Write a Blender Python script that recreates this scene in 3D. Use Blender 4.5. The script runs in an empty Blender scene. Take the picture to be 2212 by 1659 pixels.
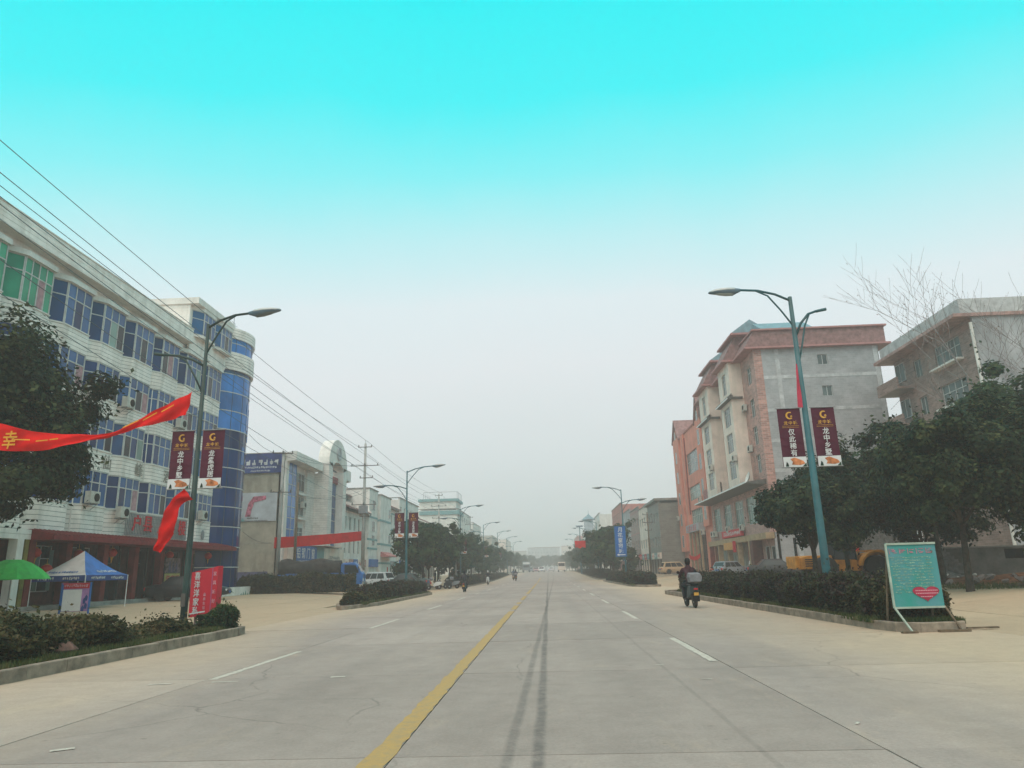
import bpy, math, random, bmesh
import numpy as np
from mathutils import Vector, Matrix
PI = math.pi
SC = bpy.context.scene
COL = SC.collection
random.seed(7)

# ------------------------------------------------------------------ camera, sky, sun, exposure
CAM_H = 1.5; HAZE = 0.0020
def cam_axes():
    # road direction and plumb line as seen by the lens, in lens units (focal length 1)
    Y = Vector((79.0, -402.5, -1542.57)).normalized()
    Z = Vector((-165.0, 5879.5, -1542.57)).normalized()
    X = Y.cross(Z).normalized(); Z = X.cross(Y).normalized()
    return X, Y, Z
_X, _Y, _Z = cam_axes()
cd = bpy.data.cameras.new('camera'); cam = bpy.data.objects.new('camera', cd); COL.objects.link(cam)
cam.matrix_world = Matrix.Translation((0, 0, CAM_H)) @ Matrix((_X, _Y, _Z)).to_4x4()
cd.sensor_width = 36.0; cd.lens = 36.0 * 1542.57 / 2212.0
cd.clip_start = 0.1; cd.clip_end = 6000
SC.camera = cam

SUN_EL, SUN_ROT = math.radians(66), math.radians(192)
w = bpy.data.worlds.new("World"); SC.world = w; w.use_nodes = True
nt = w.node_tree; nt.nodes.clear()
out = nt.nodes.new('ShaderNodeOutputWorld')
sky = nt.nodes.new('ShaderNodeTexSky'); sky.sky_type = 'NISHITA'; sky.sun_disc = False
sky.sun_elevation = SUN_EL; sky.sun_rotation = SUN_ROT; sky.dust_density = 6.0; sky.air_density = 1.0
b1 = nt.nodes.new('ShaderNodeBackground'); b1.inputs[1].default_value = 0.05
nt.links.new(sky.outputs[0], b1.inputs[0])
tc = nt.nodes.new('ShaderNodeTexCoord'); sep = nt.nodes.new('ShaderNodeSeparateXYZ')
vm = nt.nodes.new('ShaderNodeVectorMath'); vm.operation = 'MULTIPLY'; vm.inputs[1].default_value = (0.58, 1.0, 1.0)
vn = nt.nodes.new('ShaderNodeVectorMath'); vn.operation = 'NORMALIZE'
nt.links.new(tc.outputs['Generated'], vm.inputs[0]); nt.links.new(vm.outputs[0], vn.inputs[0]); nt.links.new(vn.outputs[0], sep.inputs[0])
cl = nt.nodes.new('ShaderNodeTexNoise'); cl.inputs['Scale'].default_value = 2.6; cl.inputs['Detail'].default_value = 5; nt.links.new(tc.outputs['Generated'], cl.inputs[0])
cm = nt.nodes.new('ShaderNodeMath'); cm.operation = 'MULTIPLY_ADD'; cm.inputs[1].default_value = 0.07; cm.inputs[2].default_value = -0.035; nt.links.new(cl.outputs[0], cm.inputs[0])
ca = nt.nodes.new('ShaderNodeMath'); ca.operation = 'ADD'; nt.links.new(sep.outputs[2], ca.inputs[0]); nt.links.new(cm.outputs[0], ca.inputs[1])
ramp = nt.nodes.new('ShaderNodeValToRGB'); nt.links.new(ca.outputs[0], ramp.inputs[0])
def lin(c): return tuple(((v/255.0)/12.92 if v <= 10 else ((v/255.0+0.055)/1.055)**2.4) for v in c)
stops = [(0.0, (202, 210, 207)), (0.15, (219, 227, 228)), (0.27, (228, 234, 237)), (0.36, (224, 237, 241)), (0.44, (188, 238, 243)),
         (0.52, (128, 240, 245)), (0.60, (52, 240, 245)), (0.68, (0, 238, 244)), (0.80, (0, 176, 196)), (1.0, (0, 96, 130))]  # top stops, above the view, darkened to cut cyan light on the street
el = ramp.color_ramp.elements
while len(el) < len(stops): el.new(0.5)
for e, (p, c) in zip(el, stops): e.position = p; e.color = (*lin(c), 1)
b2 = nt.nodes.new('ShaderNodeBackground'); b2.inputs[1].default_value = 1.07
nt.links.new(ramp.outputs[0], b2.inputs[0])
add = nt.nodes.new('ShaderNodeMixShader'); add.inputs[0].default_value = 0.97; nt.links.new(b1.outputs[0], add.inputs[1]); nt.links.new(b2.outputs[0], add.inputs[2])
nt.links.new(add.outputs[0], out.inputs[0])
sl = bpy.data.lights.new('sun', 'SUN'); sl.energy = 3.6; sl.angle = math.radians(80); sl.color = (1.0, 0.77, 0.66)
so = bpy.data.objects.new('sun', sl); COL.objects.link(so); so.location = (0, -20, 60)
so.rotation_euler = (math.radians(90) - SUN_EL, 0, math.radians(-12))
SC.view_settings.view_transform = 'Standard'; SC.view_settings.look = 'None'
SC.view_settings.exposure = 0.0; SC.view_settings.gamma = 1.0; SC.view_settings.use_curve_mapping = False
cy = SC.cycles
SC.render.engine = 'CYCLES'
cy.use_denoising = True
try: cy.denoiser = 'OPENIMAGEDENOISE'
except Exception: pass
cy.use_adaptive_sampling = True; cy.adaptive_threshold = 0.03
cy.max_bounces = 5; cy.diffuse_bounces = 3; cy.glossy_bounces = 2; cy.transmission_bounces = 3; cy.volume_bounces = 1; cy.transparent_max_bounces = 6
cy.volume_step_rate = 5.0

# ------------------------------------------------------------------ materials
MATS = {}
def mat(name, color, rough=0.7, var=0.12, scale=3.0, bump=0.0, bscale=40.0, metallic=0.0, color2=None, spec=0.22, island=0.0, stretch=None, dirt=None):
    """procedural paint / stone / metal: base colour broken up by two noises, fine relief, optional streaks."""
    if name in MATS: return MATS[name]
    m = bpy.data.materials.new(name); m.use_nodes = True; n = m.node_tree; N = n.nodes; L = n.links
    bs = N['Principled BSDF']; bs.inputs['Roughness'].default_value = rough; bs.inputs['Metallic'].default_value = metallic
    bs.inputs['Specular IOR Level'].default_value = spec
    geo = N.new('ShaderNodeNewGeometry'); mp = N.new('ShaderNodeMapping'); L.new(geo.outputs['Position'], mp.inputs[0])
    if stretch: mp.inputs['Scale'].default_value = stretch
    nz = N.new('ShaderNodeTexNoise'); nz.inputs['Scale'].default_value = scale; nz.inputs['Detail'].default_value = 5; nz.inputs['Roughness'].default_value = 0.65
    L.new(mp.outputs[0], nz.inputs[0])
    c1 = color; c2 = color2 or tuple(max(0, v*(1-2.2*var)) for v in color)
    if not color2: c1 = tuple(min(1, v*(1+1.2*var)) for v in color)
    r = N.new('ShaderNodeValToRGB'); r.color_ramp.elements[0].position = 0.32; r.color_ramp.elements[1].position = 0.68
    r.color_ramp.elements[0].color = (*c2, 1); r.color_ramp.elements[1].color = (*c1, 1)
    L.new(nz.outputs[0], r.inputs[0]); last = r.outputs[0]
    if island:
        hs = N.new('ShaderNodeHueSaturation'); mr = N.new('ShaderNodeMapRange'); mr.inputs[3].default_value = 1-island; mr.inputs[4].default_value = 1+island
        L.new(geo.outputs['Random Per Island'], mr.inputs[0]); L.new(mr.outputs[0], hs.inputs['Value']); L.new(last, hs.inputs['Color']); last = hs.outputs[0]
    if dirt:
        n2 = N.new('ShaderNodeTexNoise'); n2.inputs['Scale'].default_value = 0.7; n2.inputs['Detail'].default_value = 8; n2.inputs['Roughness'].default_value = 0.7
        m2 = N.new('ShaderNodeMapping'); m2.inputs['Scale'].default_value = (1.6, 1.6, 0.25); L.new(geo.outputs['Position'], m2.inputs[0]); L.new(m2.outputs[0], n2.inputs[0])
        r2 = N.new('ShaderNodeValToRGB'); r2.color_ramp.elements[0].position = 0.48; r2.color_ramp.elements[1].position = 0.7
        r2.color_ramp.elements[0].color = (0, 0, 0, 1); r2.color_ramp.elements[1].color = (0.6, 0.6, 0.6, 1); L.new(n2.outputs[0], r2.inputs[0])
        mx = N.new('ShaderNodeMixRGB'); mx.inputs[2].default_value = (*dirt, 1); L.new(r2.outputs[0], mx.inputs[0]); L.new(last, mx.inputs[1]); last = mx.outputs[0]
    L.new(last, bs.inputs['Base Color'])
    if bump:
        n3 = N.new('ShaderNodeTexNoise'); n3.inputs['Scale'].default_value = bscale; n3.inputs['Detail'].default_value = 3; L.new(geo.outputs['Position'], n3.inputs[0])
        bp = N.new('ShaderNodeBump'); bp.inputs['Strength'].default_value = bump; bp.inputs['Distance'].default_value = 0.02
        L.new(n3.outputs[0], bp.inputs['Height']); L.new(bp.outputs[0], bs.inputs['Normal'])
    MATS[name] = m
    return m

def leafmat(name, cols, trans=0.25):
    m = bpy.data.materials.new(name); m.use_nodes = True; n = m.node_tree; N = n.nodes; L = n.links
    bs = N['Principled BSDF']; bs.inputs['Roughness'].default_value = 0.6; bs.inputs['Specular IOR Level'].default_value = 0.12
    geo = N.new('ShaderNodeNewGeometry'); r = N.new('ShaderNodeValToRGB')
    el = r.color_ramp.elements
    while len(el) < len(cols): el.new(0.5)
    for i, (e, c) in enumerate(zip(el, cols)): e.position = i/(len(cols)-1); e.color = (*c, 1)
    nz = N.new('ShaderNodeTexNoise'); nz.inputs['Scale'].default_value = 1.7; nz.inputs['Detail'].default_value = 3; L.new(geo.outputs['Position'], nz.inputs[0])
    ma = N.new('ShaderNodeMath'); ma.operation = 'MULTIPLY_ADD'; ma.inputs[1].default_value = 0.45
    L.new(geo.outputs['Random Per Island'], ma.inputs[0])
    mr = N.new('ShaderNodeMapRange'); mr.inputs[1].default_value = 0.35; mr.inputs[2].default_value = 0.65; mr.inputs[3].default_value = 0.0; mr.inputs[4].default_value = 0.55
    L.new(nz.outputs[0], mr.inputs[0]); L.new(mr.outputs[0], ma.inputs[2]); L.new(ma.outputs[0], r.inputs[0])
    L.new(r.outputs[0], bs.inputs['Base Color'])
    tr = N.new('ShaderNodeBsdfTranslucent'); L.new(r.outputs[0], tr.inputs[0]); mx = N.new('ShaderNodeMixShader'); mx.inputs[0].default_value = trans
    o = N['Material Output']; L.new(bs.outputs[0], mx.inputs[1]); L.new(tr.outputs[0], mx.inputs[2]); L.new(mx.outputs[0], o.inputs[0])
    return m

def groundmat(name, grey, dust, x_lo, x_hi, tracks=False):
    """concrete whose dust cover grows away from the driven lanes (|x - centre|), with stains, cracks and tyre rubber."""
    m = bpy.data.materials.new(name); m.use_nodes = True; n = m.node_tree; N = n.nodes; L = n.links
    bs = N['Principled BSDF']; bs.inputs['Roughness'].default_value = 0.85; bs.inputs['Specular IOR Level'].default_value = 0.25
    geo = N.new('ShaderNodeNewGeometry'); sp = N.new('ShaderNodeSeparateXYZ'); L.new(geo.outputs['Position'], sp.inputs[0])
    def math_(op, a, b=None, c=None):
        q = N.new('ShaderNodeMath'); q.operation = op
        for i, v in enumerate((a, b, c)):
            if v is None: continue
            if isinstance(v, (int, float)): q.inputs[i].default_value = v
            else: L.new(v, q.inputs[i])
        return q.outputs[0]
    def noise(scale, detail=4, rough=0.6, st=None):
        q = N.new('ShaderNodeTexNoise'); q.inputs['Scale'].default_value = scale; q.inputs['Detail'].default_value = detail; q.inputs['Roughness'].default_value = rough
        if st:
            mp = N.new('ShaderNodeMapping'); mp.inputs['Scale'].default_value = st; L.new(geo.outputs['Position'], mp.inputs[0]); L.new(mp.outputs[0], q.inputs[0])
        else: L.new(geo.outputs['Position'], q.inputs[0])
        return q.outputs[0]
    def mix(f, a, b, mode='MIX'):
        q = N.new('ShaderNodeMixRGB'); q.blend_type = mode
        for i, v in enumerate((f, a, b)):
            if isinstance(v, tuple): q.inputs[i].default_value = (*v, 1)
            elif isinstance(v, (int, float)): q.inputs[i].default_value = v
            else: L.new(v, q.inputs[i])
        return q.outputs[0]
    def mrange(v, a, b, c, d):
        q = N.new('ShaderNodeMapRange'); L.new(v, q.inputs[0])
        for i, k in enumerate((a, b, c, d)): q.inputs[i+1].default_value = k
        return q.outputs[0]
    dx = math_('ABSOLUTE', math_('ADD', sp.outputs[0], 1.2))
    wob = math_('MULTIPLY_ADD', noise(0.16, 5, 0.6, (1, 0.35, 1)), 7.0, -3.5)
    f = mrange(math_('ADD', dx, wob), x_lo, x_hi, 0.0, 1.0)
    g1 = mix(mrange(noise(0.35, 6, 0.7, (1, .4, 1)), 0.35, 0.65, 0, 1), tuple(v*0.86 for v in grey), tuple(min(1, v*1.1) for v in grey))
    g2 = mix(f, g1, dust)
    fine = mrange(noise(28.0, 3, 0.8), 0.25, 0.75, 0.84, 1.14)
    mid = mrange(noise(2.6, 7, 0.72), 0.3, 0.7, 0.9, 1.08)
    sc = math_('MULTIPLY', fine, mid)
    col = mix(1.0, g2, sc, 'MULTIPLY')
    blot = mrange(noise(0.55, 8, 0.75, (1, .5, 1)), 0.52, 0.72, 0.0, 0.22); col = mix(blot, col, tuple(v*0.62 for v in grey))
    pale = mrange(noise(1.3, 8, 0.8, (1, .35, 1)), 0.56, 0.74, 0.0, 0.35); col = mix(pale, col, tuple(min(1, v*1.18) for v in dust))
    spots = mrange(noise(7.0, 2, 0.5), 0.70, 0.76, 0.0, 0.45); col = mix(spots, col, tuple(v*0.45 for v in grey))
    # per-slab tint
    oi = N.new('ShaderNodeObjectInfo'); col = mix(1.0, col, mrange(oi.outputs['Random'], 0, 1, 0.90, 1.06), 'MULTIPLY')
    if tracks:
        for x0, wd, st, drift in ((-0.46, 0.05, 0.46, 0.010), (-0.14, 0.055, 0.62, 0.0), (1.72, 0.03, 0.22, 0.0), (-3.3, .22, .10, 0), (-4.6, .2, .07, 0), (0.9, .35, .07, 0), (3.9, .3, .08, 0)):
            cx = math_('MULTIPLY_ADD', sp.outputs[1], drift, x0)
            wig = math_('MULTIPLY_ADD', noise(0.25, 2, 0.5, (0.0, 1, 0)), 0.08, -0.04)
            d = math_('ABSOLUTE', math_('SUBTRACT', math_('ADD', sp.outputs[0], wig), cx))
            k = mrange(d, wd*0.5, wd*1.35, st, 0.0)
            k = math_('MULTIPLY', k, mrange(noise(5.0, 5, 0.8), 0.35, 0.6, 0.35, 1.0))
            col = mix(k, col, (0.06, 0.06, 0.058))
    # hairline cracks
    vo = N.new('ShaderNodeTexVoronoi'); vo.feature = 'DISTANCE_TO_EDGE'; vo.inputs['Scale'].default_value = 0.16
    nw = N.new('ShaderNodeTexNoise'); nw.inputs['Scale'].default_value = 0.9; nw.inputs['Detail'].default_value = 4; L.new(geo.outputs['Position'], nw.inputs[0])
    mv = N.new('ShaderNodeMixRGB'); mv.blend_type = 'ADD'; mv.inputs[0].default_value = 0.9; L.new(geo.outputs['Position'], mv.inputs[1]); L.new(nw.outputs['Color'], mv.inputs[2]); L.new(mv.outputs[0], vo.inputs[0])
    ck = mrange(vo.outputs['Distance'], 0.0, 0.0035, 0.5, 0.0)
    ck = math_('MULTIPLY', ck, mrange(noise(0.3, 3), 0.45, 0.6, 0, 1))
    col = mix(ck, col, (0.07, 0.065, 0.06))
    L.new(col, bs.inputs['Base Color'])
    bp = N.new('ShaderNodeBump'); bp.inputs['Strength'].default_value = 0.35; bp.inputs['Distance'].default_value = 0.01; L.new(noise(35.0, 4, 0.7), bp.inputs['Height']); L.new(bp.outputs[0], bs.inputs['Normal'])
    return m

def paintmat(name, color, under, keep=0.55):
    m = bpy.data.materials.new(name); m.use_nodes = True; n = m.node_tree; N = n.nodes; L = n.links
    bs = N['Principled BSDF']; bs.inputs['Roughness'].default_value = 0.8
    geo = N.new('ShaderNodeNewGeometry')
    n1 = N.new('ShaderNodeTexNoise'); n1.inputs['Scale'].default_value = 9; n1.inputs['Detail'].default_value = 8; n1.inputs['Roughness'].default_value = 0.8; L.new(geo.outputs['Position'], n1.inputs[0])
    r = N.new('ShaderNodeValToRGB'); r.color_ramp.elements[0].position = 0.5-keep*0.3; r.color_ramp.elements[1].position = 0.5+(1-keep)*0.3
    r.color_ramp.elements[0].color = (*under, 1); r.color_ramp.elements[1].color = (*color, 1); L.new(n1.outputs[0], r.inputs[0]); L.new(r.outputs[0], bs.inputs['Base Color'])
    return m

def tilemat(name, color, grout, sx, sy, axis='X', var=0.1):
    """far facing tiles / brickwork too small to pick apart: brick texture on a facade, axis = world axis along the wall."""
    m = bpy.data.materials.new(name); m.use_nodes = True; n = m.node_tree; N = n.nodes; L = n.links
    bs = N['Principled BSDF']; bs.inputs['Roughness'].default_value = 0.6
    geo = N.new('ShaderNodeNewGeometry'); sp = N.new('ShaderNodeSeparateXYZ'); L.new(geo.outputs['Position'], sp.inputs[0])
    ad = N.new('ShaderNodeMath'); L.new(sp.outputs[0], ad.inputs[0]); L.new(sp.outputs[1], ad.inputs[1])
    cb = N.new('ShaderNodeCombineXYZ'); L.new(ad.outputs[0], cb.inputs[0]); L.new(sp.outputs[2], cb.inputs[1])
    br = N.new('ShaderNodeTexBrick'); br.inputs['Scale'].default_value = 1.0; br.inputs['Brick Width'].default_value = sx; br.inputs['Row Height'].default_value = sy
    br.inputs['Mortar Size'].default_value = min(sx, sy)*0.07; br.inputs['Color1'].default_value = (*[min(1, v*(1+var)) for v in color], 1)
    br.inputs['Color2'].default_value = (*[v*(1-var*1.5) for v in color], 1); br.inputs['Mortar'].default_value = (*grout, 1); L.new(cb.outputs[0], br.inputs[0])
    nz = N.new('ShaderNodeTexNoise'); nz.inputs['Scale'].default_value = 0.8; nz.inputs['Detail'].default_value = 8; nz.inputs['Roughness'].default_value = .7; L.new(geo.outputs['Position'], nz.inputs[0])
    mr = N.new('ShaderNodeMapRange'); mr.inputs[1].default_value = .3; mr.inputs[2].default_value = .7; mr.inputs[3].default_value = .72; mr.inputs[4].default_value = 1.1; L.new(nz.outputs[0], mr.inputs[0])
    mx = N.new('ShaderNodeMixRGB'); mx.blend_type = 'MULTIPLY'; mx.inputs[0].default_value = 1; L.new(br.outputs[0], mx.inputs[1]); L.new(mr.outputs[0], mx.inputs[2]); L.new(mx.outputs[0], bs.inputs['Base Color'])
    return m

def glass(name, color, rough=0.12, var=0.25, scale=0.8):
    if name in MATS: return MATS[name]
    m = bpy.data.materials.new(name); m.use_nodes = True; n = m.node_tree; N = n.nodes; L = n.links
    bs = N['Principled BSDF']; bs.inputs['Roughness'].default_value = rough; bs.inputs['Specular IOR Level'].default_value = 0.30
    geo = N.new('ShaderNodeNewGeometry'); oi = N.new('ShaderNodeObjectInfo')
    nz = N.new('ShaderNodeTexNoise'); nz.inputs['Scale'].default_value = scale; nz.inputs['Detail'].default_value = 3; L.new(geo.outputs['Position'], nz.inputs[0])
    a = N.new('ShaderNodeMath'); a.operation = 'MULTIPLY_ADD'; a.inputs[1].default_value = 0.5; L.new(oi.outputs['Random'], a.inputs[0]); L.new(nz.outputs[0], a.inputs[2])
    mr = N.new('ShaderNodeMapRange'); mr.inputs[1].default_value = 0.3; mr.inputs[2].default_value = 1.1; mr.inputs[3].default_value = 1-var*2; mr.inputs[4].default_value = 1+var*2; L.new(a.outputs[0], mr.inputs[0])
    mx = N.new('ShaderNodeMixRGB'); mx.blend_type = 'MULTIPLY'; mx.inputs[0].default_value = 1; mx.inputs[1].default_value = (*color, 1); L.new(mr.outputs[0], mx.inputs[2]); L.new(mx.outputs[0], bs.inputs['Base Color'])
    MATS[name] = m
    return m

M = {}
M['tile_white'] = mat('white_wall_tile', (0.84, 0.79, 0.73), 0.45, 0.07, 1.2, 0.05, 20, dirt=(0.42, 0.38, 0.31))
M['white_plaster'] = mat('white_plaster', (0.74, 0.71, 0.66), 0.8, 0.08, 0.9, 0.1, 25, dirt=(0.48, 0.45, 0.40))
M['concrete'] = mat('concrete', (0.30, 0.28, 0.25), 0.9, 0.18, 1.4, 0.3, 30, dirt=(0.18, 0.17, 0.15))
M['kerb'] = mat('kerb_concrete', (0.29, 0.235, 0.18), 0.9, 0.22, 3.0, 0.4, 40, dirt=(0.15, 0.13, 0.11))
M['beige'] = mat('beige_render', (0.36, 0.325, 0.26), 0.85, 0.14, 0.7, 0.15, 30, dirt=(0.17, 0.16, 0.12))
M['grey_render'] = mat('grey_render', (0.38, 0.38, 0.39), 0.9, 0.2, 0.55, 0.3, 12, dirt=(0.22, 0.23, 0.235), stretch=(1, 1, 0.5))
M['grey_pale'] = mat('grey_pale_band', (0.47, 0.47, 0.47), 0.9, 0.15, 1.5, 0.2, 30)
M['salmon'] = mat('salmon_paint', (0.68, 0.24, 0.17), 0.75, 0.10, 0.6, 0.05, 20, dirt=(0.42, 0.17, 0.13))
M['salmon_dark'] = mat('dark_salmon_paint', (0.42, 0.15, 0.12), 0.75, 0.10, 0.6)  # darker salmon for the rear wall, coping and other blocks
M['ochre'] = mat('ochre_paint', (0.36, 0.25, 0.15), 0.7, 0.15, 2)
M['cream'] = mat('cream_paint', (0.76, 0.63, 0.54), 0.75, 0.08, 0.8, dirt=(0.50, 0.45, 0.36))
M['roof_red'] = mat('red_roof', (0.27, 0.145, 0.135), 0.7, 0.2, 2.5, 0.3, 20)
M['roof_trim'] = mat('pink_trim', (0.40, 0.19, 0.18), 0.7, 0.1, 2.5)
M['roof_blue'] = mat('blue_grey_sheet_roof', (0.19, 0.29, 0.33), 0.5, 0.12, 2.0)
M['teal'] = mat('teal_paint', (0.16, 0.32, 0.33), 0.6, 0.1, 2)
M['frame'] = mat('aluminium_frame', (0.50, 0.50, 0.48), 0.45, 0.08, 4)
M['frame_dark'] = mat('dark_frame', (0.10, 0.09, 0.08), 0.5, 0.1, 4)
M['g_blue'] = glass('blue_glass', (0.020, 0.082, 0.205))
M['g_blue2'] = glass('bright_blue_glass', (0.02, 0.14, 0.40))
M['g_deep'] = glass('deep_blue_glass', (0.006, 0.032, 0.115), 0.08)
M['g_green'] = glass('green_glass', (0.02, 0.27, 0.15), 0.14)
M['g_grey'] = glass('grey_glass', (0.09, 0.12, 0.12), 0.14)
M['g_dark'] = glass('dark_glass', (0.018, 0.022, 0.024), 0.1)
M['g_greenish'] = glass('greenish_glass', (0.16, 0.24, 0.21), 0.2)
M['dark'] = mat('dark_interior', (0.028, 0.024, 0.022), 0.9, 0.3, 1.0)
M['curtain'] = mat('pink_curtain', (0.42, 0.25, 0.27), 0.9, 0.15, 4)
M['red_tile'] = mat('red_canopy_tile', (0.20, 0.022, 0.022), 0.5, 0.2, 3)
M['red_col'] = mat('red_pillar', (0.20, 0.025, 0.02), 0.5, 0.2, 2)
M['brown'] = mat('brown_tile', (0.10, 0.03, 0.024), 0.5, 0.25, 3)
M['yellow_pillar'] = mat('mustard_pillar', (0.20, 0.17, 0.03), 0.6, 0.2, 2)
M['red_cloth'] = mat('red_cloth', (0.60, 0.012, 0.010), 0.9, 0.1, 1.5, 0.15, 6, spec=0.08)
M['red_paint'] = mat('red_sign', (0.50, 0.02, 0.03), 0.5, 0.08, 2)
M['red_lantern'] = mat('red_lantern_silk', (0.50, 0.03, 0.015), 0.5, 0.1, 2)
M['yellow'] = mat('yellow_print', (0.70, 0.33, 0.03), 0.7, 0.1, 3)
M['gold'] = mat('gold_print', (0.62, 0.33, 0.06), 0.6, 0.15, 8)
M['maroon'] = mat('maroon_print', (0.085, 0.012, 0.030), 0.55, 0.12, 2)
M['white'] = mat('white_paint', (0.72, 0.72, 0.70), 0.5, 0.05, 3)
M['white_print'] = mat('white_print', (0.62, 0.62, 0.62), 0.6, 0.06, 3)
M['orange_print'] = mat('orange_print', (0.55, 0.20, 0.08), 0.6, 0.3, 6)
M['green_print'] = mat('dark_green_print', (0.02, 0.06, 0.035), 0.6, 0.3, 6)
M['black'] = mat('black_plastic', (0.015, 0.015, 0.016), 0.5, 0.2, 5)
M['rubber'] = mat('rubber', (0.025, 0.024, 0.023), 0.85, 0.25, 8, dirt=(0.12, 0.10, 0.08))
M['steel'] = mat('galvanised_steel', (0.30, 0.31, 0.32), 0.45, 0.12, 5, metallic=0.5)
M['chrome'] = mat('alloy', (0.55, 0.56, 0.57), 0.3, 0.1, 5, metallic=0.7)
M['pole_teal'] = mat('teal_pole_paint', (0.035, 0.125, 0.145), 0.5, 0.2, 1.2, dirt=(0.10, 0.12, 0.11))
M['pole_green'] = mat('dark_green_pole_paint', (0.03, 0.055, 0.05), 0.55, 0.25, 1.2, dirt=(0.08, 0.10, 0.085))
M['pole_conc'] = mat('concrete_pole', (0.36, 0.36, 0.34), 0.9, 0.12, 2, dirt=(0.20, 0.20, 0.18))
M['lamp_head'] = mat('lamp_housing', (0.13, 0.19, 0.24), 0.4, 0.1, 4)
M['lamp_top'] = mat('lamp_cover', (0.55, 0.56, 0.55), 0.4, 0.06, 4)
M['bark'] = mat('bark', (0.055, 0.045, 0.035), 0.95, 0.3, 6, 0.6, 14)
M['bark_grey'] = mat('grey_bark', (0.22, 0.19, 0.18), 0.95, 0.2, 6)
M['soil'] = mat('soil', (0.10, 0.075, 0.05), 1.0, 0.3, 5, 0.8, 15)
M['laterite'] = mat('orange_soil', (0.19, 0.085, 0.04), 1.0, 0.35, 3, 0.8, 12)
M['wood'] = mat('weathered_wood', (0.16, 0.12, 0.08), 0.9, 0.25, 5)
M['blue_paint'] = mat('blue_truck_paint', (0.025, 0.12, 0.36), 0.4, 0.15, 2, dirt=(0.10, 0.12, 0.16))
M['tarp'] = mat('dark_tarpaulin', (0.045, 0.042, 0.038), 0.85, 0.3, 2.5, 0.5, 4)
M['orange_paint'] = mat('loader_paint', (0.50, 0.21, 0.022), 0.5, 0.18, 3, dirt=(0.25, 0.13, 0.05))
M['skin'] = mat('skin', (0.36, 0.20, 0.14), 0.6, 0.08, 8)
M['hair'] = mat('hair', (0.012, 0.010, 0.009), 0.5, 0.2, 10)
M['cable'] = mat('cable', (0.10, 0.12, 0.13), 0.6, 0.05, 1)
M['sign_blue'] = mat('sign_blue', (0.02, 0.115, 0.36), 0.5, 0.1, 2)
M['billboard_blue'] = mat('billboard_blue', (0.045, 0.065, 0.20), 0.55, 0.22, 0.8)
M['brick_grey'] = mat('grey_block', (0.22, 0.205, 0.19), 0.95, 0.2, 4, 0.4, 20)
M['brick_red'] = mat('red_brick', (0.25, 0.105, 0.075), 0.9, 0.25, 4, 0.3, 20)
M['wall_pink_brick'] = tilemat('pinkish_brick_cladding', (0.46, 0.225, 0.185), (0.46, 0.37, 0.32), 0.5, 0.18, var=0.22)
M['wall_brown_brick'] = tilemat('brown_brickwork', (0.28, 0.175, 0.145), (0.31, 0.25, 0.22), 0.5, 0.15, var=0.25)
M['wall_grey_brick'] = tilemat('grey_brown_wall', (0.215, 0.20, 0.17), (0.25, 0.24, 0.21), 0.7, 0.3, var=0.1)
M['wall_block'] = tilemat('bare_block_wall', (0.35, 0.345, 0.35), (0.39, 0.385, 0.39), 0.42, 0.2, var=0.07)
M['tile_pink'] = mat('pink_tile', (0.42, 0.25, 0.22), 0.5, 0.2, 2.5, dirt=(0.3, 0.2, 0.18))
M['band_tile'] = tilemat('white_strip_tile', (0.70, 0.67, 0.62), (0.50, 0.48, 0.44), 0.9, 0.24, var=0.05)
M['laneyellow'] = paintmat('lane_yellow_paint', (0.43, 0.27, 0.08), (0.27, 0.22, 0.14), 0.75)
M['lanewhite'] = paintmat('lane_white_paint', (0.56, 0.52, 0.44), (0.33, 0.29, 0.24), 0.62)
M['road'] = groundmat('road_concrete', (0.335, 0.282, 0.245), (0.465, 0.362, 0.255), 4.2, 8.5, True)
M['apron'] = groundmat('dusty_concrete', (0.42, 0.325, 0.225), (0.45, 0.34, 0.225), 6, 12)
M['joint'] = mat('joint_filler', (0.26, 0.22, 0.175), 0.95, 0.3, 3)
M['ground'] = groundmat('ground_earth', (0.36, 0.30, 0.21), (0.37, 0.30, 0.20), 8, 30)
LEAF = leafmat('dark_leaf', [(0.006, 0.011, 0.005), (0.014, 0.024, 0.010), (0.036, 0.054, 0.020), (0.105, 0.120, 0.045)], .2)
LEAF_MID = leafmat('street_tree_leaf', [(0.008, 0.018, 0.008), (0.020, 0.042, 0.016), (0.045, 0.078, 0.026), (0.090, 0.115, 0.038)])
LEAF_HEDGE = leafmat('hedge_leaf', [(0.016, 0.013, 0.010), (0.030, 0.038, 0.014), (0.075, 0.070, 0.026), (0.16, 0.115, 0.06)])
LEAF_RED = leafmat('purple_hedge_leaf', [(0.020, 0.015, 0.014), (0.046, 0.030, 0.028), (0.042, 0.056, 0.024), (0.110, 0.085, 0.050)])
LEAF_GRASS = leafmat('grass_blade', [(0.030, 0.048, 0.014), (0.060, 0.085, 0.025), (0.11, 0.12, 0.045), (0.17, 0.14, 0.07)])
LEAF_DRY = leafmat('dry_leaf', [(0.10, 0.06, 0.04), (0.16, 0.11, 0.08), (0.2, 0.15, 0.1)])

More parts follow.
